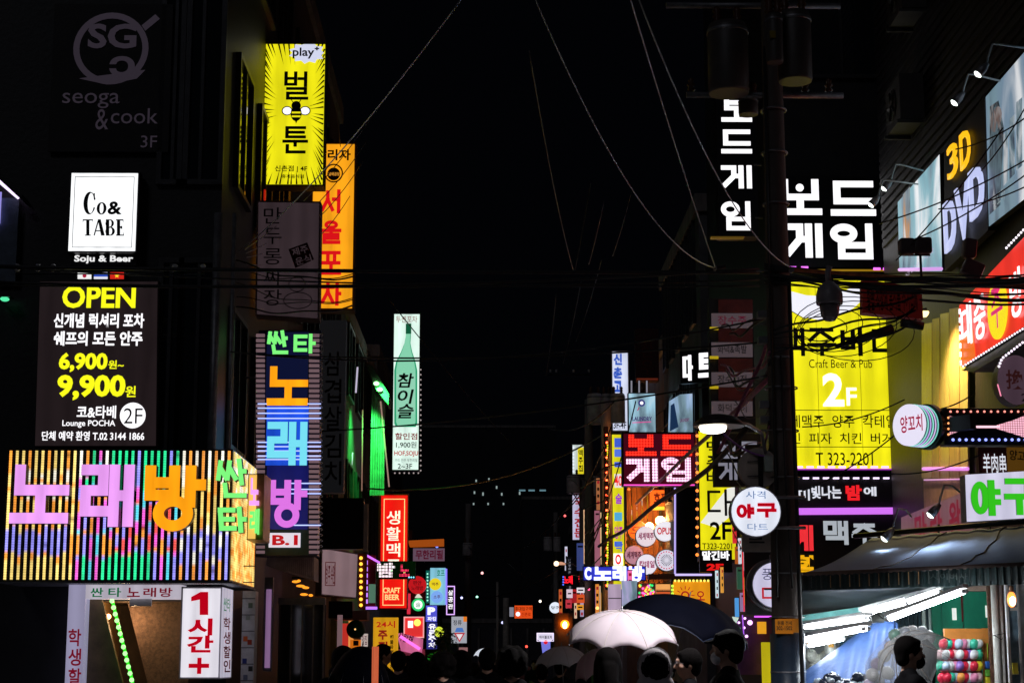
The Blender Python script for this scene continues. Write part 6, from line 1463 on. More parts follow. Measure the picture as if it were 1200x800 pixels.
for i in range(5):
    y0 = 318 + i * 11
    cable(f'uneven thin cable before the dim mauve sign, {ORD[i]} from the top', A(276, y0 - 8 + rg.uniform(-6, 6), 21.5), A(414, y0 + rg.uniform(-8, 10), 20), rg.uniform(.02, .12), rg.choice((.006, .010)), group='thin cables before the dim mauve sign', wob=.015)
for i in range(7):
    y0 = 540 + i * 22
    cable(f'tangled cable beside the reddish pole, {ORD[i]} from the highest', A(664 + rg.random() * 20, y0 + rg.uniform(-10, 30), 45), A(716, y0 - rg.uniform(5, 40), 41), rg.uniform(.1, .5), .014, (RUBBER, mat('pale_wire', 0))[i % 2], group='tangled cables beside the reddish pole', wob=.05)
s = Sign('cable_splice', 'thick black splice sleeve in the cable bundle before the beer sign', 'cable joint', 1000, 400, 17.35); s.led('sleeve', 1004, 399, 1046, 384, 10, RUBBER, 0); s.led('sleeve', 980, 406, 1004, 399, 6, RUBBER, 0)
s = Sign('cable_splice', 'black cable joint hanging beneath the dim dark red panel sign', 'cable joint', 1056, 386, 17.35); s.led('sleeve', 1056, 378, 1082, 382, 10, RUBBER, 0)
for (x0, y0, x1, y1, Y0_, Y1_, lb) in ((1030, 262, 1215, 180, 17.5, 15.5, 'cable crossing the DVD letters upward to the right edge'), (1050, 305, 1175, 150, 17.4, 16, 'thin cable crossing the pale slanted poster steeply'), (1060, 285, 1215, 195, 17.4, 15.6, 'cable below the steep one across the posters'),
                    (1150, 200, 1215, 100, 17, 15.8, 'thin wire across the large film poster, steepest'), (1100, 245, 1215, 212, 17, 15.8, 'nearly level wire low across the large film poster'), (1120, 175, 1215, 128, 17, 15.8, 'upper wire across the large film poster'),
                    (1070, 480, 1140, 462, 17.3, 17, 'thin wire above the drum shaped sign'), (1040, 555, 1150, 532, 17.3, 17, 'thin wire below the drum shaped sign'), (940, 500, 1060, 468, 17.5, 17.2, 'hair thin wire across the lower beer sign'), (940, 575, 1060, 500, 17.6, 17.2, 'second hair thin wire across the lower beer sign')):
    cable(lb, A(x0, y0, Y0_), A(x1, y1, Y1_), .06, .007)
for (x0, y0, x1, y1, lb) in ((690, 640, 745, 470, 'cable rising past the reddish pole to the blue poster'), (660, 600, 716, 500, 'slanting cable before the small yellow sign'), (716, 545, 800, 470, 'cable crossing the blue poster to the slate building'), (640, 500, 720, 470, 'cable reaching the three drums from the left'), (740, 500, 845, 405, 'cable from the blue poster up to the white letters')):
    cable(lb, A(x0, y0, 42), A(x1, y1, 38), .3, .014)
for k, (y, lb) in enumerate(((318, 'glinting insulator rack far left above the OPEN board'), (436, 'glinting insulator rack above the far transformers'))):
    s = Sign('insulator_rack', lb, 'insulator', 60 if k == 0 else 640, y + 4, 19 if k == 0 else 50)
    xs_ = (20, 44, 62, 205, 238) if k == 0 else (645, 652, 672, 690)
    for x in xs_:
        a, b = s.ab(x, y); MB().lathe([(.02, 0), (.035, .02), (.02, .04), (.035, .06), (.015, .08)], 8, (a, 0, b)).build('insulator', mat('white_ceramic', (.6, .6, .62), .2), s.root)
    s.led('bar', xs_[0] - 2, y + 3, xs_[-1] + 2, y + 3, 1.5, BLACKM, 0)
s = Sign('cable_bracket', 'dark cable bracket at the left where four pale wires meet', 'bracket', 270, 306, 22.3); s.box('plate', (268, 292, 280, 306), -.05, 0, BLACKM); s.disc('ring', 275, 298, 3, 0, .04, STEEL, n=14)
s = Sign('cable_knot', 'black cable knot with a steel clamp where three pale sky wires end', 'cable joint', 832, 318, 18.1); s.disc('clamp', 838, 314, 2.5, -.02, .03, STEEL, n=12); s.led('sleeve', 826, 316, 850, 312, 5, RUBBER, 0)

def cloth_translucent(key, col, tr=.5, rough=.5, alpha=None):
    m = bpy.data.materials.new(key); m.use_nodes = True; t = m.node_tree; t.nodes.clear()
    o = t.nodes.new('ShaderNodeOutputMaterial'); d = t.nodes.new('ShaderNodeBsdfDiffuse'); l = t.nodes.new('ShaderNodeBsdfTranslucent'); mx_ = t.nodes.new('ShaderNodeMixShader')
    tc = t.nodes.new('ShaderNodeTexCoord'); n = t.nodes.new('ShaderNodeTexNoise'); n.inputs['Scale'].default_value = 5; r = t.nodes.new('ShaderNodeValToRGB')
    r.color_ramp.elements[0].color = tuple(.78 * x for x in col) + (1,); r.color_ramp.elements[1].color = col + (1,)
    t.links.new(tc.outputs['Object'], n.inputs[0]); t.links.new(n.outputs[0], r.inputs[0]); t.links.new(r.outputs[0], d.inputs[0]); t.links.new(r.outputs[0], l.inputs[0])
    mx_.inputs[0].default_value = tr; t.links.new(d.outputs[0], mx_.inputs[1]); t.links.new(l.outputs[0], mx_.inputs[2])
    last = mx_
    if alpha is not None:
        tp = t.nodes.new('ShaderNodeBsdfTransparent'); m2 = t.nodes.new('ShaderNodeMixShader'); m2.inputs[0].default_value = alpha; t.links.new(tp.outputs[0], m2.inputs[1]); t.links.new(mx_.outputs[0], m2.inputs[2]); last = m2
    t.links.new(last.outputs[0], o.inputs[0]); return m
# ------------------------------------------------------------------ STALL
TEAL = mat('teal_tarp', (.25, .68, .66), .5)
AW = empty('stall_awning', P(926, 674, 18.3), 'pale grey stall awning with a dark striped valance at the right', 'awning')
o3 = Vector(AW.location)
A0, B0 = P(922, 674, 18.3), P(1235, 660, 16.9); A1, B1 = P(1022, 630, 20.3), P(1235, 613, 18.9)
nu, nv = 40, 12
mb = MB(); vs = []
for j in range(nv + 1):
    for i in range(nu + 1):
        u, v = i / nu, j / nv
        q = (A0.lerp(B0, u)).lerp(A1.lerp(B1, u), v) - o3
        q.z -= .07 * math.sin(PI * v) * (1 - .35 * abs(math.sin(u * PI * 3))) + .008 * math.sin(u * 50 + v * 6)
        vs.append(q)
fs = [(j * (nu + 1) + i, j * (nu + 1) + i + 1, (j + 1) * (nu + 1) + i + 1, (j + 1) * (nu + 1) + i) for j in range(nv) for i in range(nu)]
mb.add(vs, fs, 0, True)
cn = mb.build('canvas', cloth_translucent('awning_canvas', (.52, .64, .82), .25), AW)
so = cn.modifiers.new('thick', 'SOLIDIFY'); so.thickness = .006; so.offset = -1
for u in (.33, .66, .93):
    k = int(u * nu)
    MB().tube([Vector(vs[j * (nu + 1) + k + j // 3]) + Vector((0, -.006, .006)) for j in range(nv + 1) if k + j // 3 <= nu], .007, 5).build('seam', RUBBER, AW)
MB().tube([A0 - o3, B0 - o3], .028, 10).build('front_rail', mat('brown_rail', (.16, .11, .10), .4, .3), AW)
MB().tube([A1 - o3 + Vector((-.2, 0, .02)), B1 - o3 + Vector((0, 0, .05))], .03, 8).build('rear_rail', BLACKM, AW)
MB().tube([P(1000, 628, 20.6) - o3, P(1235, 606, 19) - o3], .02, 8).build('rear_rail', BLACKM, AW)
for x in (1100, 1144, 1160): MB().tube([P(x, 628, 20) - o3, P(x, 614, 20) - o3], .015, 6).build('rail_post', BLACKM, AW)
# valance: a pleated strip
def pleat(nm, p0, p1, h0, h1, n, m, amp=.012):
    mb = MB(); v = []
    for i in range(n + 1):
        t = i / n; q = p0.lerp(p1, t) - o3; q.y += amp * math.sin(i * 2.1)
        v += [q, q - Vector((0, 0, h0 + (h1 - h0) * t))]
    mb.add(v, [(2 * i, 2 * i + 1, 2 * i + 3, 2 * i + 2) for i in range(n)], 0, False)
    return mb.build(nm, m, AW)
VA = mat('valance_green_black', (.012, .03, .032), .4, 0, .5, 30)
pleat('valance', A0 + Vector((0, -.03, -.01)), B0 + Vector((0, -.03, -.01)), .145, .175, 120, VA)
for i in range(26):
    u = .02 + i * .0375; q = A0.lerp(B0, u) - o3 + Vector((0, -.047, -.02))
    MB().box(q.x - .004, q.x + .004, q.y - .002, q.y + .002, q.z - .12, q.z).build('valance_stripe', mat('ochre_thread', (.45, .24, .10), .5) if 3 < i < 14 else mat('grey_thread', (.10, .11, .11), .5), AW)  # some stripes carry orange light in their thread colour
VT = Sign('valance_lettering', 'faint grey lettering printed along the dark awning valance', 'lettering', 1088, 684, 17.30)
VT.text('사이버사격장', (1090, 671, 1156, 679), mat('faint_grey_print', (.10, .12, .12), .5), .0, .01, .002)
# inner ceiling tarp and teal border
CT = empty('ceiling_tarp', P(944, 720, 19.6), 'dark grey ceiling tarp with a teal hem sloping inside the stall', 'tarp')
oc = Vector(CT.location)
def ruled(nm, L0, L1, m, parent, o, n=24, fold=.02, k=9, sol=.004):
    """cloth between two polylines of points"""
    def at(L, t):
        t *= len(L) - 1; i = min(int(t), len(L) - 2); return L[i].lerp(L[i + 1], t - i)
    mb = MB(); v = []; nvv = 10
    for j in range(nvv + 1):
        for i in range(n + 1):
            q = at(L0, i / n).lerp(at(L1, i / n), j / nvv) - o
            q.y += fold * math.sin(i / n * k * 2 * PI + j * .35) * (.4 + .6 * j / nvv); v.append(q)
    mb.add(v, [(j * (n + 1) + i, j * (n + 1) + i + 1, (j + 1) * (n + 1) + i + 1, (j + 1) * (n + 1) + i) for j in range(nvv) for i in range(n)], 0, True)
    ob = mb.build(nm, m, parent); so = ob.modifiers.new('thick', 'SOLIDIFY'); so.thickness = sol
    return ob
ruled('cloth', [P(930, 690, 18.6), P(1040, 688, 18), P(1175, 682, 17.5)], [P(935, 726, 20), P(1040, 712, 19.4), P(1118, 688, 18.6)], mat('dark_tarp', (.07, .09, .10), .5, 0, .3, 3), CT, oc, fold=.01, k=5)
ruled('hem', [P(935, 721, 19.4), P(1040, 706, 19.0), P(1118, 685, 18.2)], [P(935, 731, 19.5), P(1040, 713, 19.1), P(1122, 688, 18.3)], TEAL, CT, oc, fold=.004, k=6)
# fluorescent fixtures
def fixture(label, p, q, w, strg=38):
    m_ = (p + q) / 2; r = empty('fluorescent_lamp', m_, label, 'lamp', 'fluorescent lamps under the awning')
    a, b = p - m_, q - m_; d = (b - a).normalized(); up = Vector((0, 0, 1)); sd_ = d.cross(up).normalized()
    mb = MB()
    c = [a - sd_ * w + up * .03, b - sd_ * w + up * .03, b + sd_ * w + up * .03, a + sd_ * w + up * .03]
    mb.add([x for x in c] + [x + up * .035 for x in c], [(0, 1, 2, 3), (7, 6, 5, 4), (0, 4, 5, 1), (1, 5, 6, 2), (2, 6, 7, 3), (3, 7, 4, 0)])
    mb.build('reflector', WHITEP, r)
    for s_ in (-.5, .5):
        MB().tube([a + sd_ * w * s_ + d * .03, b + sd_ * w * s_ - d * .03], .017, 8).build('tube', glow('#f3fbff', strg, 'plain', True), r)
        for e in (a, b - d * .03): MB().tube([e + sd_ * w * s_, e + sd_ * w * s_ + d * .03], .02, 8).build('socket', WHITEP, r)
fixture('fluorescent lamp at the far left of the stall, upper of two', P(944, 735, 18.8), P(1018, 724, 18.0), .06)
fixture('fluorescent lamp at the far left of the stall, lower of two', P(944, 750, 18.4), P(1016, 736, 17.6), .06)
fixture('fluorescent lamp in the middle of the stall ceiling', P(1012, 719, 18.6), P(1080, 700, 18.0), .08)
fixture('long fluorescent lamp nearest the green panels', P(1040, 726, 17.4), P(1132, 692, 16.9), .06)
fixture('short fluorescent lamp above the long one', P(1062, 706, 18.0), P(1104, 692, 17.8), .05)
fixture('lowest fluorescent lamp above the pale cloth bags', P(944, 757, 19.0), P(990, 748, 19.0), .05)
BX = Sign('junction_box', 'small grey junction box with loose wires between the fluorescent lamps', 'box', 1022, 730, 17.5); BX.quad('casing', [(1021, 722), (1030, 716), (1038, 722), (1036, 729), (1023, 729)], -.05, 0, mat('grey_green_box', (.25, .28, .26), .5)); BX.led('loose_wire', 1024, 716, 1036, 725, 1, RUBBER, .02)
# back wall of the stall and left clutter
s = Sign('stall_back_wall', 'pale patterned cloth wall at the back left of the stall', 'wall', 940, 800, 20.6, O=(P(940, 800, 20.6).x, 20.6, 0))
zt = s.ab(990, 700)[1]; x0_, x1_ = s.ab(936, 760)[0], s.ab(1110, 760)[0]
MB().box(x0_, x1_, 0, .05, 0, zt).build('panel', mat('pale_back_cloth', (.6, .66, .68), .7, 0, .45, 3.2, .4), s.root)
for i in range(9): s.quad('blue_fold', [(1050 + i * 5, 712 - i * .8), (1053.5 + i * 5, 712 - i * .8), (1056 + i * 5, 752), (1052 + i * 5, 752)], .05, .07 + .01 * (i % 3), mat('dark_blue_green_cloth', (.05, .10, .13), .5, 0, .5, 5))
for i in range(11): s.quad('blue_mesh', [(984 + i * 5, 750 - i * 2), (988 + i * 5, 749 - i * 2), (988 + i * 5, 764 - i * 2), (984 + i * 5, 765 - i * 2)], .052, .06 + .003 * (i % 2), mat('blue_mesh_bag', (.10, .26, .42), .5, 0, .5, 22))
s = Sign('plush_bags', 'pile of pale clear bags of plush toys behind the blue tarp', 'bag', 944, 800, 19.7, O=(P(944, 800, 19.7).x, 19.7, 0))
rg = random.Random(4)
for k, (x, y, r) in enumerate(((950, 768, 7), (958, 775, 8), (966, 770, 7), (954, 785, 8), (963, 788, 9), (972, 780, 6), (948, 795, 8), (976, 764, 6))):
    a, b = s.ab(x, y); R = r * 19.7 / 2100
    mbb = MB().ball((a, -rg.random() * .15, b), R, 12, 9, sq=(1, .9, 1.15)); ob = mbb.build('bag', mat('pale_bag', (.62, .64, .58), .35, 0, .35, 9, .6), s.root)
s = Sign('white_bottle', 'white jug with an orange label on a shelf under the lamps', 'jug', 968, 768, 19.5); a, b = s.ab(973, 766); MB().lathe([(.055, 0), (.06, .02), (.06, .13), (.03, .17), (.03, .2)], 16, (a, 0, b)).build('jug', mat('white_plastic', (.7, .72, .68), .3), s.root); s.box('label', (971, 753, 977, 758), .06, .066, mat('orange_label', (.8, .4, .05), .4))
s = Sign('orange_lamp_box', 'small amber lit box at the left inside the stall', 'lamp', 945, 755, 19.9); s.box('lens', (946, 748, 951, 755), 0, .05, glow('#e0982a', .9))
# blue tarp
BT = empty('blue_tarp', P(1000, 800, 18.4), 'large blue tarp draped over goods at the front of the stall', 'tarp'); ob_ = Vector(BT.location)
ruled('cloth', [P(941, 788, 18.9), P(985, 757, 18.8), P(1020, 731, 18.7), P(1045, 726, 18.6), P(1052, 730, 18.6)], [P(938, 860, 18.1), P(965, 870, 18.0), P(1000, 875, 17.9), P(1035, 870, 17.9), P(1062, 850, 17.9)], mat('blue_tarp_cloth', (.030, .070, .20), .55, 0, .35, 2.2, .35), BT, ob_, n=90, fold=.035, k=7)
rg = random.Random(9)
BR = Sign('crumpled_bags', 'crumpled dark and clear plastic bags at the foot of the blue tarp', 'bag', 955, 806, 17.6, O=(P(955, 806, 17.6).x, 17.6, 1.2))
for k in range(14):
    a, b = BR.ab(958 + k * 4.4, 797 + rg.uniform(-4, 6)); mbb = MB().ball((a, rg.uniform(-.05, .05), b), rg.uniform(.03, .06), 9, 6, sq=(1.3, 1, .8)); mbb.v = [(x + rg.uniform(-.012, .012), y + rg.uniform(-.012, .012), z + rg.uniform(-.012, .012)) for x, y, z in mbb.v]
    mbb.build('bag', mat('dark_bag', (.03, .04, .07), .15) if k % 3 else mat('clear_bag', (.5, .6, .7), .2), BR.root)
# green panels
s = Sign('sheet_metal_wall', 'green painted sheet wall with small white slots behind the balloon board', 'wall', 1091, 800, 19.2, O=(P(1091, 800, 19.2).x, 19.2, 0))
GP = mat('green_sheet', (.015, .30, .17), .45, 0, .4, 2.2, .2, (1, 1, .4))
for x0, x1, yt in ((1091, 1102, 703), (1102.6, 1126.4, 699), (1127.6, 1162, 693)): 
    a0, b1 = s.ab(x0, yt); a1, _ = s.ab(x1, yt); MB().box(a0, a1, -.02, .02, 0, b1).build('sheet_panel', GP, s.root)
s.quad('red_gap', [(1126, 698), (1128, 697), (1129, 728), (1127.5, 728)], .021, .03, mat('maroon', 0))
for r in ((1116, 712, 1121, 726), (1155, 709, 1160, 723)): s.box('white_slot', r, .021, .03, glow('#e8efe8', .8))
s.box('header_board', (1130, 686, 1165, 692), .0, .05, mat('pinkish_board', (.55, .4, .32), .6))
s = Sign('grey_stall_pole', 'slim grey green pole behind the clear umbrella in the stall', 'post', 1081, 750, 19.0, O=(P(1084, 750, 19).x, 19.0, 0)); MB().tube([(0, 0, 0), (0, 0, P(1084, 706, 19).z)], .022, 8).tube([(.06, 0, 0), (.06, 0, P(1084, 706, 19).z)], .014, 8).build('post', mat('grey_green_pole', (.3, .36, .34), .4), s.root)
# balloon dart board
s = Sign('balloon_board', 'orange framed dart game board with rows of shiny balloons', 'game board', 1100, 812, 17.6, O=(P(1104, 800, 17.6).x, 17.6, .6))
OB = mat('orange_plank', (.72, .27, .05), .5, 0, .25, 4)
s.box('top_plank', (1107, 736, 1152, 748.5), -.05, 0, OB); s.box('corner_plank', (1152.3, 735.5, 1162.5, 749), -.05, .004, OB)
a0, b1 = s.ab(1151.5, 749); a1, _ = s.ab(1163, 749); MB().box(a0, a1, .0, .05, 0, b1 - .002).build('side_plank', OB, s.root)
a0, _ = s.ab(1104, 760); MB().box(a0, a1 - .1, .06, .09, 0, b1).build('back_board', mat('rose_back_board', (.35, .10, .10), .5), s.root)
bc = {'r': (.75, .03, .07), 'w': (.82, .85, .88), 'g': (.05, .58, .38), 'p': (.85, .30, .50), 'v': (.30, .16, .55), 'y': (.9, .75, .05), 'o': (.85, .35, .08), 'l': (.50, .62, .80), 'k': (.85, .55, .58)}
rows = [(754, 'rgrlpwgw', 1106), (766.5, 'kwrkwrvwg', 1103), (780, 'glwpvrwry', 1103), (793.5, 'rrglorwpk', 1105), (806, 'wgrpvwlg', 1105)]
bcur = None
for (y, seq, xs0) in rows:
    n = len(seq)
    for i, c in enumerate(seq):
        x = xs0 + (1147 - xs0) * i / (n - 1)
        a, b = s.ab(x, y, .05)
        key = 'balloon_' + c
        m_ = mat(key, bc[c], .12, 0, .08, 2, 0)
        if bcur is None: bcur = {}
        if c not in bcur:
            me = MB().ball((0, 0, 0), .052, 14, 10, sq=(.9, .9, 1.0)).mesh('balloon'); me.materials.append(m_); bcur[c] = me
        ob = bpy.data.objects.new('balloon', bcur[c]); COL.objects.link(ob); ob.parent = s.root; ob.location = (a, -.02 - .012 * ((n - i) % 3), b); ob.rotation_euler = (0, .9 if i % 2 else .5, 0)
s.led('dart', 1157, 753, 1157.5, 773, 1.4, mat('dart_green', (.4, .6, .05), .4), .02); s.box('dart_holder', (1155, 774, 1161, 783), .005, .05, mat('dart_blue', (.02, .10, .40), .4), bev=.01); s.box('dart_holder', (1155, 784, 1161, 792), .005, .05, mat('dart_green2', (.15, .50, .06), .4), bev=.01); s.box('dart_holder', (1155, 793, 1161, 801), .005, .05, mat('dart_yellow', (.75, .65, .04), .4), bev=.01)
# rusty post, pipes, bulb, door
s = Sign('rusty_post', 'rusty upright post between the balloon board and the white pipes', 'post', 1161, 800, 17.5, O=(P(1164, 800, 17.5).x, 17.5, 0)); MB().box(-.022, .022, -.02, .02, 0, P(1164, 686, 17.5).z).build('post', mat('heavy_rust', (.14, .06, .03), .8, 0, .7, 25, .8), s.root)
s = Sign('white_pipes', 'pair of white downpipes tied with wire right of the rusty post', 'pipe', 1166, 800, 17.4, O=(P(1170, 800, 17.4).x, 17.4, 0)); zt = P(1170, 684, 17.4).z
MB().tube([(0, 0, 0), (0, 0, zt)], .034, 14).build('pipe', mat('cream_pipe', (.62, .62, .58), .4, 0, .25, 3), s.root); MB().tube([(.062, .01, 0), (.062, .01, zt)], .018, 10).build('pipe', mat('cream_pipe', 0), s.root); MB().tube([(-.04, -.04, 1.9), (.08, -.05, 1.92), (.04, -.04, 1.86), (-.03, -.04, 1.9)], .004, 4).build('tie_wire', RUBBER, s.root)
s = Sign('hanging_bulb', 'bare bulb glowing orange beside the white door frame', 'lamp', 1180, 714, 17.1)
a, b = s.ab(1185.5, 702); MB().ball((a, 0, b), .05, 16, 12, sq=(.85, .85, 1.5)).build('bulb', glow('#ff9440', 2.2, 'plain', True), s.root); MB().ball((a, -.02, b - .012), .032, 12, 10, sq=(1, 1, 1.55)).build('filament_core', glow('#fff4e8', 5), s.root); MB().tube([(a, 0, b + .07), (a, 0, b + .13)], .022, 10).build('socket', mat('amber_socket', (.3, .15, .08), .4), s.root); MB().tube([(a, 0, b + .13), (a, 0, b + .3)], .006, 6).build('cord', RUBBER, s.root)
s = Sign('white_door', 'white framed glass door at the right edge of the stall', 'door', 1181, 800, 17.9, O=(P(1181, 800, 17.9).x, 17.9, 0)); zt = P(1190, 684, 17.9).z
for x0, x1 in ((1181, 1184), (1194.5, 1197), (1204, 1208)): a0, a1 = s.ab(x0, 750)[0], s.ab(x1, 750)[0]; MB().box(a0, a1, 0, .05, 0, zt).build('stile', WHITEP, s.root)
for y0, y1 in ((711, 715), (786, 790)): a0, b1 = s.ab(1184, y0); a1, b0 = s.ab(1194.5, y1); MB().box(a0, a1, .005, .045, b0, b1).build('rail', WHITEP, s.root)
a0, a1 = s.ab(1184, 750)[0], s.ab(1194.5, 750)[0]; MB().box(a0, a1, .02, .03, .1, zt).build('glass', mat('bluish_pane', (.18, .28, .36), .15, 0, .6, 4), s.root)
MB().box(s.ab(1197, 750)[0], s.ab(1230, 750)[0], .02, .04, 0, zt).build('side_panel', mat('pale_blue_panel', (.45, .5, .52), .4), s.root)
s.box('yellow_sticker', (1187, 776, 1193, 789), .0, .02, mat('yellow_sticker', (.7, .6, .05)))
s = Sign('pink_bar_sign', 'small white sign with magenta letters seen under the left end of the awning', 'sign', 943, 706, 21.5); s.quad('face', [(938, 694), (991, 689), (991, 703), (938, 707)], -.1, 0, glow('#b8aac4', .75, 'tubes', True)); s.text('생프빠', (951, 691, 990, 702), glow('#c028a0', .9), .01, .03, rot=.03)
s = Sign('stall_ground_cloth', 'grey counter front under the balloon board', 'counter', 1090, 860, 17.4, O=(P(1090, 860, 17.4).x, 17.4, 0)); MB().box(0, .75, 0, .5, .01, .58).build('front', mat('grey_counter', (.3, .3, .32), .6), s.root); MB().box(-.02, .77, -.02, .52, .582, .6).build('top', CREAM, s.root)

# ------------------------------------------------------------------ UMBRELLAS
def umbrella(label, px, py, Y, R, H, tiltx, tilty, m, shaft=.75, rot=0.2, tipm=None, hem=None):
    """apex at the sight line; tiltx leans towards the camera, tilty to the right"""
    apex = P(px, py, Y)
    Mx = Matrix.Rotation(tiltx, 4, 'X') @ Matrix.Rotation(tilty, 4, 'Y') @ Matrix.Rotation(rot, 4, 'Z')
    base = apex + (Mx @ Vector((0, 0, -shaft)))
    r = bpy.data.objects.new('umbrella', None); COL.objects.link(r); r.matrix_world = Matrix.Translation(base) @ Mx
    tag(r, label, 'umbrella', 'umbrellas in the crowd')
    N = 8; per = 8; K = 10; v = []; AX = 1.02
    for k in range(K + 1):
        s_ = k / K; ang = s_ * AX
        for i in range(N * per):
            t = 2 * PI * i / (N * per); f = abs(((i % per) / per) - .5) * 2   # 1 on a rib, 0 between
            rad = R * math.sin(ang) / math.sin(AX)
            z = -H * (1 - math.cos(ang)) / (1 - math.cos(AX))
            sagg = (1 - f ** 2) * s_
            rad *= 1 - .10 * sagg * s_; z += .11 * sagg * s_ * R + .004 * math.sin(i * 2.9 + k) * s_ ** 2 * (1 - f)
            v.append((rad * math.cos(t), rad * math.sin(t), shaft + z))
    n = N * per
    mb = MB(); mb.add(v, [(k * n + i, k * n + (i + 1) % n, (k + 1) * n + (i + 1) % n, (k + 1) * n + i)[::-1] for k in range(K) for i in range(n)], 0, True)
    c = mb.build('canopy', m, r)
    so = c.modifiers.new('thick', 'SOLIDIFY'); so.thickness = .003
    for i in range(N):
        t = 2 * PI * i / N + 0.0; pts = []
        for k in range(K + 1):
            ang = AX * k / K; rad = R * math.sin(ang) / math.sin(AX) * 1.0; z = -H * (1 - math.cos(ang)) / (1 - math.cos(AX)) - .006
            pts.append((rad * math.cos(t), rad * math.sin(t), shaft + z))
        MB().tube(pts, .0028, 5).build('rib', tipm or STEEL, r)
    for i in range(N if m is not BU else 0):
        t = 2 * PI * i / N
        MB().tube([(R * math.sin(AX * k / K) / math.sin(AX) * math.cos(t) * 1.002, R * math.sin(AX * k / K) / math.sin(AX) * math.sin(t) * 1.002, shaft - H * (1 - math.cos(AX * k / K)) / (1 - math.cos(AX)) + .0025) for k in range(K + 1)], .0022, 4).build('seam', CREAM, r)
        MB().ball((R * 1.005 * math.cos(t), R * 1.005 * math.sin(t), shaft - H - .004), .007, 6, 5).build('rib_tip', STEEL, r)
    MB().tube([(0, 0, 0), (0, 0, shaft + .05)], .006, 8).build('shaft', tipm or STEEL, r)
    MB().tube([(0, 0, -.12), (0, 0, .0)], .014, 10).build('handle', RUBBER, r)
    if hem:
        pts = [v[K * n + i] for i in range(n)] + [v[K * n]]
        MB().tube(pts, .004, 5, caps=False).build('hem', hem, r)
    return r
WU = cloth_translucent('white_umbrella_cloth', (.88, .78, .83), .4)
BU = mat('black_umbrella_cloth', (.003, .0035, .008), .7, 0, .2, 6, .1, (1, 1, 1), .02)
umbrella('large white umbrella in the centre right foreground', 729, 716, 15.6, .50, .245, .24, .0, WU, .62, rot=.39)
umbrella('large black umbrella leaning right behind the white one', 808, 699, 16.6, .66, .34, .08, .24, BU, .7, hem=mat('navy_hem', (.03, .045, .09), .5))
umbrella('small grey umbrella farther back left of the white one', 658, 757, 21, .33, .20, .12, -.05, cloth_translucent('grey_umbrella_cloth', (.8, .76, .8), .5), .6)
umbrella('pinkish clear umbrella leaning right beneath the white one', 690, 764, 20, .28, .20, .3, -.5, cloth_translucent('pink_umbrella_cloth', (.62, .42, .46), .5), .5)
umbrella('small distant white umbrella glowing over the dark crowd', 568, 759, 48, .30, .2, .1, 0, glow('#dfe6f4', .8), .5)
umbrella('black umbrella held low at the left beside the salmon cloth', 425, 757, 17.5, .30, .34, .2, .1, BU, .3)
umbrella('clear umbrella with silver ribs over the shoulder of the stall passer-by', 1054, 752, 15.2, .36, .26, .55, -.6, cloth_translucent('clear_vinyl', (.75, .8, .82), .5, alpha=.22), .5)
s = Sign('dark_umbrella_side', 'black umbrella tilted behind the head of the stall passer-by', 'umbrella', 1085, 800, 15.9)
ruled('canopy', [P(1076, 752, 15.9), P(1086, 748, 15.9), P(1098, 760, 15.95)], [P(1070, 812, 15.8), P(1082, 815, 15.7), P(1096, 810, 15.8)], BU, s.root, Vector(s.O), fold=.02, k=2)
s.led('rib', 1080, 750, 1088, 812, 1, STEEL, .06)
# clear bag of balloons
s = Sign('balloon_bag', 'big clear bag stuffed with pastel balloons beside the blue tarp', 'bag', 1015, 810, 16.6, O=(P(1030, 810, 16.6).x, 16.6, 1.2))
rg = random.Random(3)
for k, (x, y, c) in enumerate(((1022, 790, 'w'), (1028, 778, 'v'), (1036, 768, 'w'), (1044, 758, 'k'), (1052, 750, 'w'), (1048, 744, 'g'), (1060, 742, 'l'), (1070, 740, 'w'), (1080, 741, 'l'), (1088, 746, 'w'), (1030, 798, 'l'), (1040, 788, 'w'), (1020, 802, 'v'))):
    a, b = s.ab(x, y, 0); MB().ball((a, rg.uniform(-.03, .03), b), .062, 14, 10, sq=(1, 1, 1)).build('balloon', mat('pastel_' + c, tuple(.55 * v_ + .3 for v_ in bc[c]), .25, 0, .2, 3, 0), s.root)
a, b = s.ab(1048, 772); bag = MB()
prof = [(1012, 800), (1014, 775), (1026, 760), (1040, 746), (1046, 737), (1062, 733), (1084, 735), (1094, 744), (1094, 752), (1075, 760), (1060, 772), (1055, 805)]
s.quad('film', prof, .07, .075, cloth_translucent('bag_film', (.8, .85, .86), .3, alpha=.22))
# ------------------------------------------------------------------ PEOPLE
def capsule(mb, p, q, r0, r1, n=14):
    p, q = Vector(p), Vector(q)
    mb.tube([p, q], r0, n, radii=[r0, r1]); mb.ball(p, r0, n, 8); mb.ball(q, r1, n, 8)
def fused(name, mb, voxel, smooth=4, dec=.4, disp=0.0):
    me = mb.mesh(name + '_src'); o = bpy.data.objects.new(name + '_src', me); COL.objects.link(o)
    m = o.modifiers.new('r', 'REMESH'); m.mode = 'VOXEL'; m.voxel_size = voxel; m.use_smooth_shade = True
    if disp:
        tx = bpy.data.textures.new(name + '_folds', 'CLOUDS'); tx.noise_scale = .12
        dm = o.modifiers.new('d', 'DISPLACE'); dm.texture = tx; dm.strength = disp; dm.texture_coords = 'LOCAL'
    m = o.modifiers.new('s', 'SMOOTH'); m.factor = .5; m.iterations = smooth
    m = o.modifiers.new('dd', 'DECIMATE'); m.ratio = dec
    dg = bpy.context.evaluated_depsgraph_get()
    out = bpy.data.meshes.new_from_object(o.evaluated_get(dg)); out.name = name
    bpy.data.objects.remove(o)
    for p in out.polygons: p.use_smooth = True
    return out
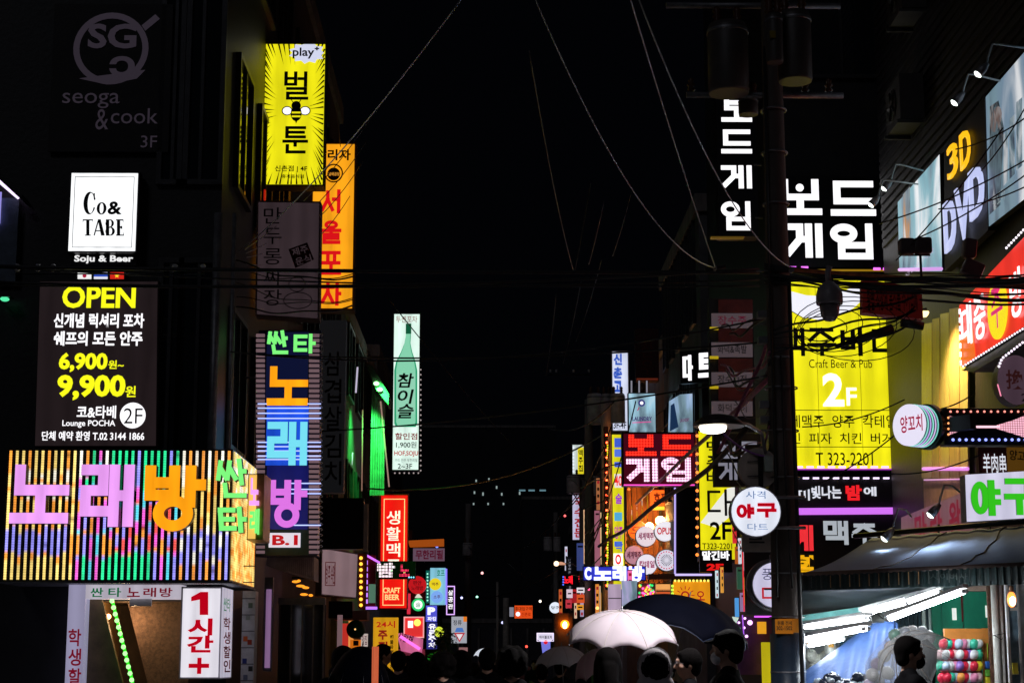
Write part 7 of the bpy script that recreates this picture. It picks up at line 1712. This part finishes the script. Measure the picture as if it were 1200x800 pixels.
def hand(mb, wrist, d, palm_n, curl, side):
    """palm, four unequal fingers and a thumb; d points from the wrist to the knuckles, palm_n out of the palm"""
    w = Vector(wrist); d = Vector(d).normalized(); n = Vector(palm_n).normalized(); s_ = d.cross(n).normalized() * side
    for k in (-1, 0, 1): capsule(mb, w + s_ * .014 * k, w + d * .085 + s_ * .024 * k, .015, .014, 8)
    for i, L in enumerate((.068, .078, .073, .056)):
        k0 = w + d * .088 + s_ * (.03 - .02 * i)
        d1 = (d * math.cos(curl) + n * math.sin(curl)); k1 = k0 + d1 * L * .5
        d2 = (d * math.cos(curl * 2.1) + n * math.sin(curl * 2.1)); k2 = k1 + d2 * L * .5
        capsule(mb, k0, k1, .0095, .0088, 8); capsule(mb, k1, k2, .0088, .0075, 8)
    t0 = w + d * .03 + s_ * .028; t1 = t0 + (d * .6 + s_ * .7 + n * .3).normalized() * .04; t2 = t1 + (d * .8 + n * (.3 + curl * .5)).normalized() * .032
    capsule(mb, t0, t1, .012, .011, 8); capsule(mb, t1, t2, .011, .009, 8)
def head(mb):
    mb.ball((0, -.005, 1.63), .1, 18, 14, sq=(.78, .97, 1.08))
    mb.ball((0, .028, 1.575), .065, 14, 10, sq=(.88, .95, 1.05))
    mb.ball((0, .045, 1.54), .032, 12, 8, sq=(1.0, 1, .8))
    capsule(mb, (0, .088, 1.635), (0, .108, 1.598), .010, .0145, 8)
    mb.ball((0, .088, 1.655), .03, 10, 8, sq=(1.5, .5, .5))
    mb.ball((0, .082, 1.562), .018, 10, 8, sq=(1.3, .7, .55))
    for s_ in (-1, 1):
        mb.ball((s_ * .080, -.01, 1.612), .03, 10, 8, sq=(.35, .65, 1.05)); mb.ball((s_ * .05, .055, 1.60), .026, 10, 8)
    capsule(mb, (0, -.02, 1.40), (0, -.008, 1.55), .06, .055)
POSES = {
 'down': dict(L=((-.185, -.01, 1.395), (-.235, -.04, 1.12), (-.225, .05, .88)), R=((.185, -.01, 1.395), (.235, -.04, 1.12), (.225, .05, .88)), cl=.35, cr=.35, step=.06),
 'hold': dict(L=((-.185, -.01, 1.395), (-.235, -.04, 1.12), (-.20, .12, .93)), R=((.185, -.01, 1.395), (.23, .0, 1.13), (.15, .19, 1.22)), cl=.4, cr=1.25, step=.03),
 'phone': dict(L=((-.185, -.01, 1.395), (-.23, .02, 1.13), (-.09, .2, 1.13)), R=((.185, -.01, 1.395), (.23, .02, 1.13), (.10, .21, 1.15)), cl=.9, cr=.9, step=.1),
}
BODY = {}
for nm, po in POSES.items():
    b = MB(); head(b)
    st = po['step']
    for s_, sw in ((-1, st), (1, -st)):
        capsule(b, (s_ * .085, 0, .90), (s_ * .09, sw * .6 + .015, .49), .085, .058); capsule(b, (s_ * .09, sw * .6 + .015, .49), (s_ * .09, sw - .02, .09), .055, .036)
        capsule(b, (s_ * .09, sw - .04, .045), (s_ * .1, sw + .13, .035), .04, .032)
    b.ball((0, 0, .96), .16, 16, 12, sq=(1.0, .72, .8)); b.ball((0, 0, 1.12), .145, 16, 12, sq=(.98, .7, 1.1)); b.ball((0, 0, 1.30), .165, 16, 12, sq=(1.02, .68, .95))
    capsule(b, (-.16, -.01, 1.40), (.16, -.01, 1.40), .055, .055); capsule(b, (-.07, -.015, 1.45), (.07, -.015, 1.45), .045, .045)
    for side, key, cu in ((-1, 'L', po['cl']), (1, 'R', po['cr'])):
        a0, a1, a2 = [Vector(x) for x in po[key]]
        capsule(b, a0, a1, .05, .038); capsule(b, a1, a2, .038, .026)
        hand(b, a2, (a2 - a1), Vector((-side, .2, -.1)) if nm == 'down' else Vector((-side * .6, .6, .2)), cu, 1)
    skin = fused('body_' + nm, b, .0085, 3, .35)
    j = MB()
    j.ball((0, 0, 1.0), .185, 16, 12, sq=(1.02, .80, .8)); j.ball((0, 0, 1.14), .175, 16, 12, sq=(1.02, .82, 1.1)); j.ball((0, 0, 1.31), .19, 16, 12, sq=(1.02, .74, .92))
    capsule(j, (-.16, -.01, 1.395), (.16, -.01, 1.395), .076, .076); capsule(j, (-.06, -.015, 1.45), (.06, -.015, 1.45), .068, .068)
    for side, key in ((-1, 'L'), (1, 'R')):
        a0, a1, a2 = [Vector(x) for x in po[key]]
        capsule(j, a0, a1, .073, .06); capsule(j, a1, a1.lerp(a2, .93), .06, .046)
    jacket = fused('jacket_' + nm, j, .014, 5, .5, .03)
    t_ = MB(); t_.ball((0, 0, .92), .165, 16, 12, sq=(1.02, .78, .75))
    for s_, sw in ((-1, st), (1, -st)):
        capsule(t_, (s_ * .085, 0, .88), (s_ * .092, sw * .6 + .015, .49), .1, .078); capsule(t_, (s_ * .092, sw * .6 + .015, .49), (s_ * .092, sw - .02, .11), .076, .06)
    trou = fused('trousers_' + nm, t_, .014, 4, .5, .02)
    sh = MB()
    for s_, sw in ((-1, st), (1, -st)): capsule(sh, (s_ * .09, sw - .05, .05), (s_ * .1, sw + .14, .042), .05, .04)
    shoe = fused('shoes_' + nm, sh, .012, 2, .4)
    BODY[nm] = (skin, jacket, trou, shoe)
def hair_mesh(kind):
    h = MB()
    if kind == 'short':
        h.ball((0, -.02, 1.655), .112, 18, 14, sq=(.84, .95, .95)); h.ball((0, -.05, 1.60), .08, 14, 10, sq=(.98, .8, 1)); h.ball((0, .05, 1.705), .05, 12, 8, sq=(1.2, .8, .6))
    elif kind == 'bob':
        h.ball((0, -.02, 1.655), .116, 18, 14, sq=(.88, .95, .97)); 
        for s_ in (-1, 1): capsule(h, (s_ * .078, -.015, 1.64), (s_ * .085, -.02, 1.50), .032, .028)
        h.ball((0, -.065, 1.56), .09, 14, 10, sq=(1.05, .6, 1.1))
    elif kind == 'long':
        h.ball((0, -.02, 1.655), .118, 18, 14, sq=(.9, .97, .97))
        for s_ in (-1, 1): capsule(h, (s_ * .08, -.015, 1.64), (s_ * .10, -.03, 1.36), .036, .03)
        capsule(h, (0, -.07, 1.6), (0, -.12, 1.32), .085, .08)
    elif kind == 'curly':
        rg = random.Random(2)
        for i in range(60):
            d = Vector((rg.gauss(0, 1), rg.gauss(0, 1), rg.gauss(.2, 1))).normalized()
            if d.y > .55 and d.z < .4: continue
            h.ball((d.x * .095, d.y * .1 - .02, 1.64 + d.z * .1), .04, 8, 6)
        h.ball((0, -.02, 1.65), .11, 14, 10, sq=(.9, .9, .95))
    elif kind == 'hood':
        h.ball((0, -.03, 1.645), .14, 18, 14, sq=(.9, 1.0, 1.05)); capsule(h, (-.05, -.05, 1.5), (.05, -.05, 1.5), .1, .1)
    elif kind == 'cap':
        h.ball((0, -.012, 1.672), .110, 18, 14, sq=(.86, 1.0, .72)); capsule(h, (-.045, .10, 1.672), (.045, .10, 1.672), .012, .012); h.ball((0, .115, 1.668), .07, 14, 8, sq=(.95, .8, .13))
    return fused('hair_' + kind, h, .011, 3, .5, .012 if kind != 'cap' else 0)
HAIR = {k: hair_mesh(k) for k in ('short', 'bob', 'long', 'curly', 'hood', 'cap')}
SKIN = mat('skin', (.48, .27, .19), .5, 0, .12, 20)
HM = mat('black_hair', (.004, .003, .003), .75, 0, .3, 60, .5, (1, 1, .2), .05)
CL = {'black': mat('black_cloth', (.004, .004, .005), .8, 0, .3, 8, .1, (1, 1, 1), .04), 'navy': mat('navy_cloth', (.006, .008, .014), .8, 0, .3, 8, .1, (1, 1, 1), .04), 'grey': mat('grey_cloth', (.012, .012, .013), .8, 0, .3, 8, .1, (1, 1, 1), .04), 'pink': mat('pink_cloth', (.5, .25, .23), .7, 0, .3, 8, .1, (1, 1, 1), .04), 'brown': mat('brown_cloth', (.09, .05, .03), .8, 0, .3, 8, .1, (1, 1, 1), .04), 'orange': mat('orange_cloth', (.6, .25, .06), .7, 0, .3, 8, .1, (1, 1, 1), .04), 'white': mat('white_cloth', (.55, .5, .52), .7, 0, .2, 8, .1, (1, 1, 1), .04), 'khaki': mat('khaki_cloth', (.22, .15, .08), .7, 0, .2, 8, .1, (1, 1, 1), .04)}
DEN = mat('dark_trousers', (.012, .013, .018), .8)
def with_mat(me, m):
    key = (me.name, m.name)
    if key not in _MM:
        c = me.copy(); c.materials.clear(); c.materials.append(m); c.name = me.name.split('_')[0]; _MM[key] = c
    return _MM[key]
_MM = {}
def person(label, px, py, Y, yaw, pose='down', hair='short', cloth='black', group='people in the crowd'):
    h = P(px, py, Y); k = max(.9, min(1.12, h.z / 1.63))
    r = empty('person', (h.x, Y, 0), label, 'person', group, math.radians(yaw)); r.scale = (k, k, k)
    skin, jacket, trou, shoe = BODY[pose]
    for nm, me, m in (('body', skin, SKIN), ('jacket', jacket, CL[cloth]), ('trousers', trou, DEN), ('shoes', shoe, RUBBER), ('hood' if hair == 'hood' else 'hair', HAIR['short' if hair == 'cap' else hair], CL[cloth] if hair == 'hood' else HM)):
        o = bpy.data.objects.new(nm, with_mat(me, m)); COL.objects.link(o); o.parent = r
        o.data.name = nm
    if hair == 'cap':
        o = bpy.data.objects.new('cap', with_mat(HAIR['cap'], CL['black'])); COL.objects.link(o); o.parent = r
    return r
crowd = [
 ('hooded figure at the far left of the crowd beside the slim pale post', 402, 774, 19.0, 5, 'down', 'hood', 'black'),
 ('person in black sheltering under the black umbrella at the left', 425, 782, 18.2, -10, 'hold', 'long', 'black'),
 ('person with a lit cheek facing right before the yellow all day sign', 450, 766, 24, -80, 'phone', 'short', 'black'),
 ('person with short hair in front of the yellow sign edge', 467, 775, 21, 0, 'down', 'short', 'navy'),
 ('round headed person in front of the pink awning shop', 489, 777, 20.5, -8, 'down', 'bob', 'black'),
 ('figure in orange cloth half hidden between two dark heads', 478, 778, 27, 20, 'down', 'bob', 'orange'),
 ('person with full curly hair in front of the low shrub', 519, 780, 16.8, 10, 'down', 'curly', 'black'),
 ('person with smooth dark hair below the road sign board', 541, 776, 19, 0, 'down', 'bob', 'grey'),
 ('person seen from behind beneath the distant white umbrella', 571, 773, 19.5, 0, 'down', 'short', 'black'),
 ('tall dark figure with bushy hair at the centre of the street', 600, 777, 14.0, 0, 'down', 'curly', 'black'),
 ('distant walker in a pink jacket coming toward the camera', 613, 774, 58, 175, 'down', 'bob', 'pink'),
 ('distant walker facing the camera beside the pink jacket', 626, 778, 48, 170, 'phone', 'short', 'navy'),
 ('dark figure in the gap left of the grey umbrella', 635, 788, 25, 0, 'down', 'short', 'black'),
 ('person holding the small grey umbrella', 657, 782, 26.4, -20, 'hold', 'short', 'grey'),
 ('person in tan coat under the pinkish clear umbrella', 683, 794, 21, 0, 'hold', 'bob', 'khaki'),
 ('long haired person under the large white umbrella', 712, 777, 15.0, 0, 'hold', 'long', 'black'),
 ('person with a grey fur edged hood right of the white umbrella shaft', 767, 784, 13.4, 0, 'down', 'hood', 'white'),
 ('small dark head between the fur hood and the man in glasses', 783, 785, 21, 0, 'down', 'short', 'black'),
 ('man with glasses looking left between the fur hood and the masked man', 806, 777, 15.0, 92, 'phone', 'short', 'black'),
 ('man in a black cap and white mask looking left under the dark umbrella', 852, 759, 13.2, 75, 'hold', 'cap', 'black'),
 ('passer-by in a black mask looking right in front of the lit stall', 1066, 764, 14.6, -88, 'hold', 'short', 'black'),
 ('dark walker farther back at the centre left of the crowd', 505, 786, 24, 0, 'down', 'short', 'navy'),
 ('dark walker just right of the centre heads', 585, 785, 24, 0, 'down', 'bob', 'black'),
 ('dark figure behind the person with smooth dark hair', 555, 786, 25, 0, 'down', 'short', 'grey'),
]
PEO = {}
for c in crowd: PEO[c[0]] = person(*c)
# pose the holders' umbrellas stay things of their own; extra worn items
def worn(key, nm, mb, m):
    for k, r in PEO.items():
        if key in k:
            mb.build(nm, m, r)
            return r
mk = MB(); mk.ball((0, .062, 1.565), .062, 14, 10, sq=(.95, .85, .78)); worn('black cap and white mask', 'mask', mk, mat('white_mask', (.75, .74, .78), .6, 0, .05, 20))
mk = MB(); mk.ball((0, .062, 1.56), .064, 14, 10, sq=(.97, .85, .85)); worn('black mask looking right', 'mask', mk, CL['black'])
gl_ = MB()
for s_ in (-1, 1):
    gl_.tube([(s_ * .034 + .024 * math.cos(2 * PI * i / 14), .098, 1.632 + .018 * math.sin(2 * PI * i / 14)) for i in range(15)], .0022, 5, caps=False); gl_.tube([(s_ * .06, .095, 1.635), (s_ * .08, 0, 1.63)], .002, 5)
gl_.tube([(-.01, .1, 1.636), (.01, .1, 1.636)], .002, 5); worn('man with glasses', 'glasses', gl_, mat('glasses_metal', (.6, .6, .65), .2, .8))
fr = MB(); fr.tube([(.125 * math.cos(t * PI / 12), -.03 + .0, 1.645 + .145 * math.sin(t * PI / 12)) for t in range(-2, 15)], .011, 6); worn('fur edged hood', 'fur_trim', fr, mat('grey_fur', (.75, .7, .72), .8, 0, .4, 90, 1))
in_ = MB(); in_.ball((0, -.06, 1.645), .125, 16, 12, sq=(.93, .9, 1.06)); worn('fur edged hood', 'hood_back', in_, CL['black'])
r_ = worn('black cap and white mask', 'mask_strap', MB().tube([(.055, .06, 1.585), (.078, -.005, 1.60)], .002, 4), WHITEP)
cu = None
for key, body_, loc, rot, sz in (('black cap and white mask', 'Common', (.20, -.02, 1.30), None, None),):
    r = PEO[[k for k in PEO if key in k][0]]
    TEXT_JOBS.append((body_, (-.10, 1.27, .10, 1.31), SW, .165, .02, .002, 'jacket_print', r, -.25, 0.0, None))
run_text()
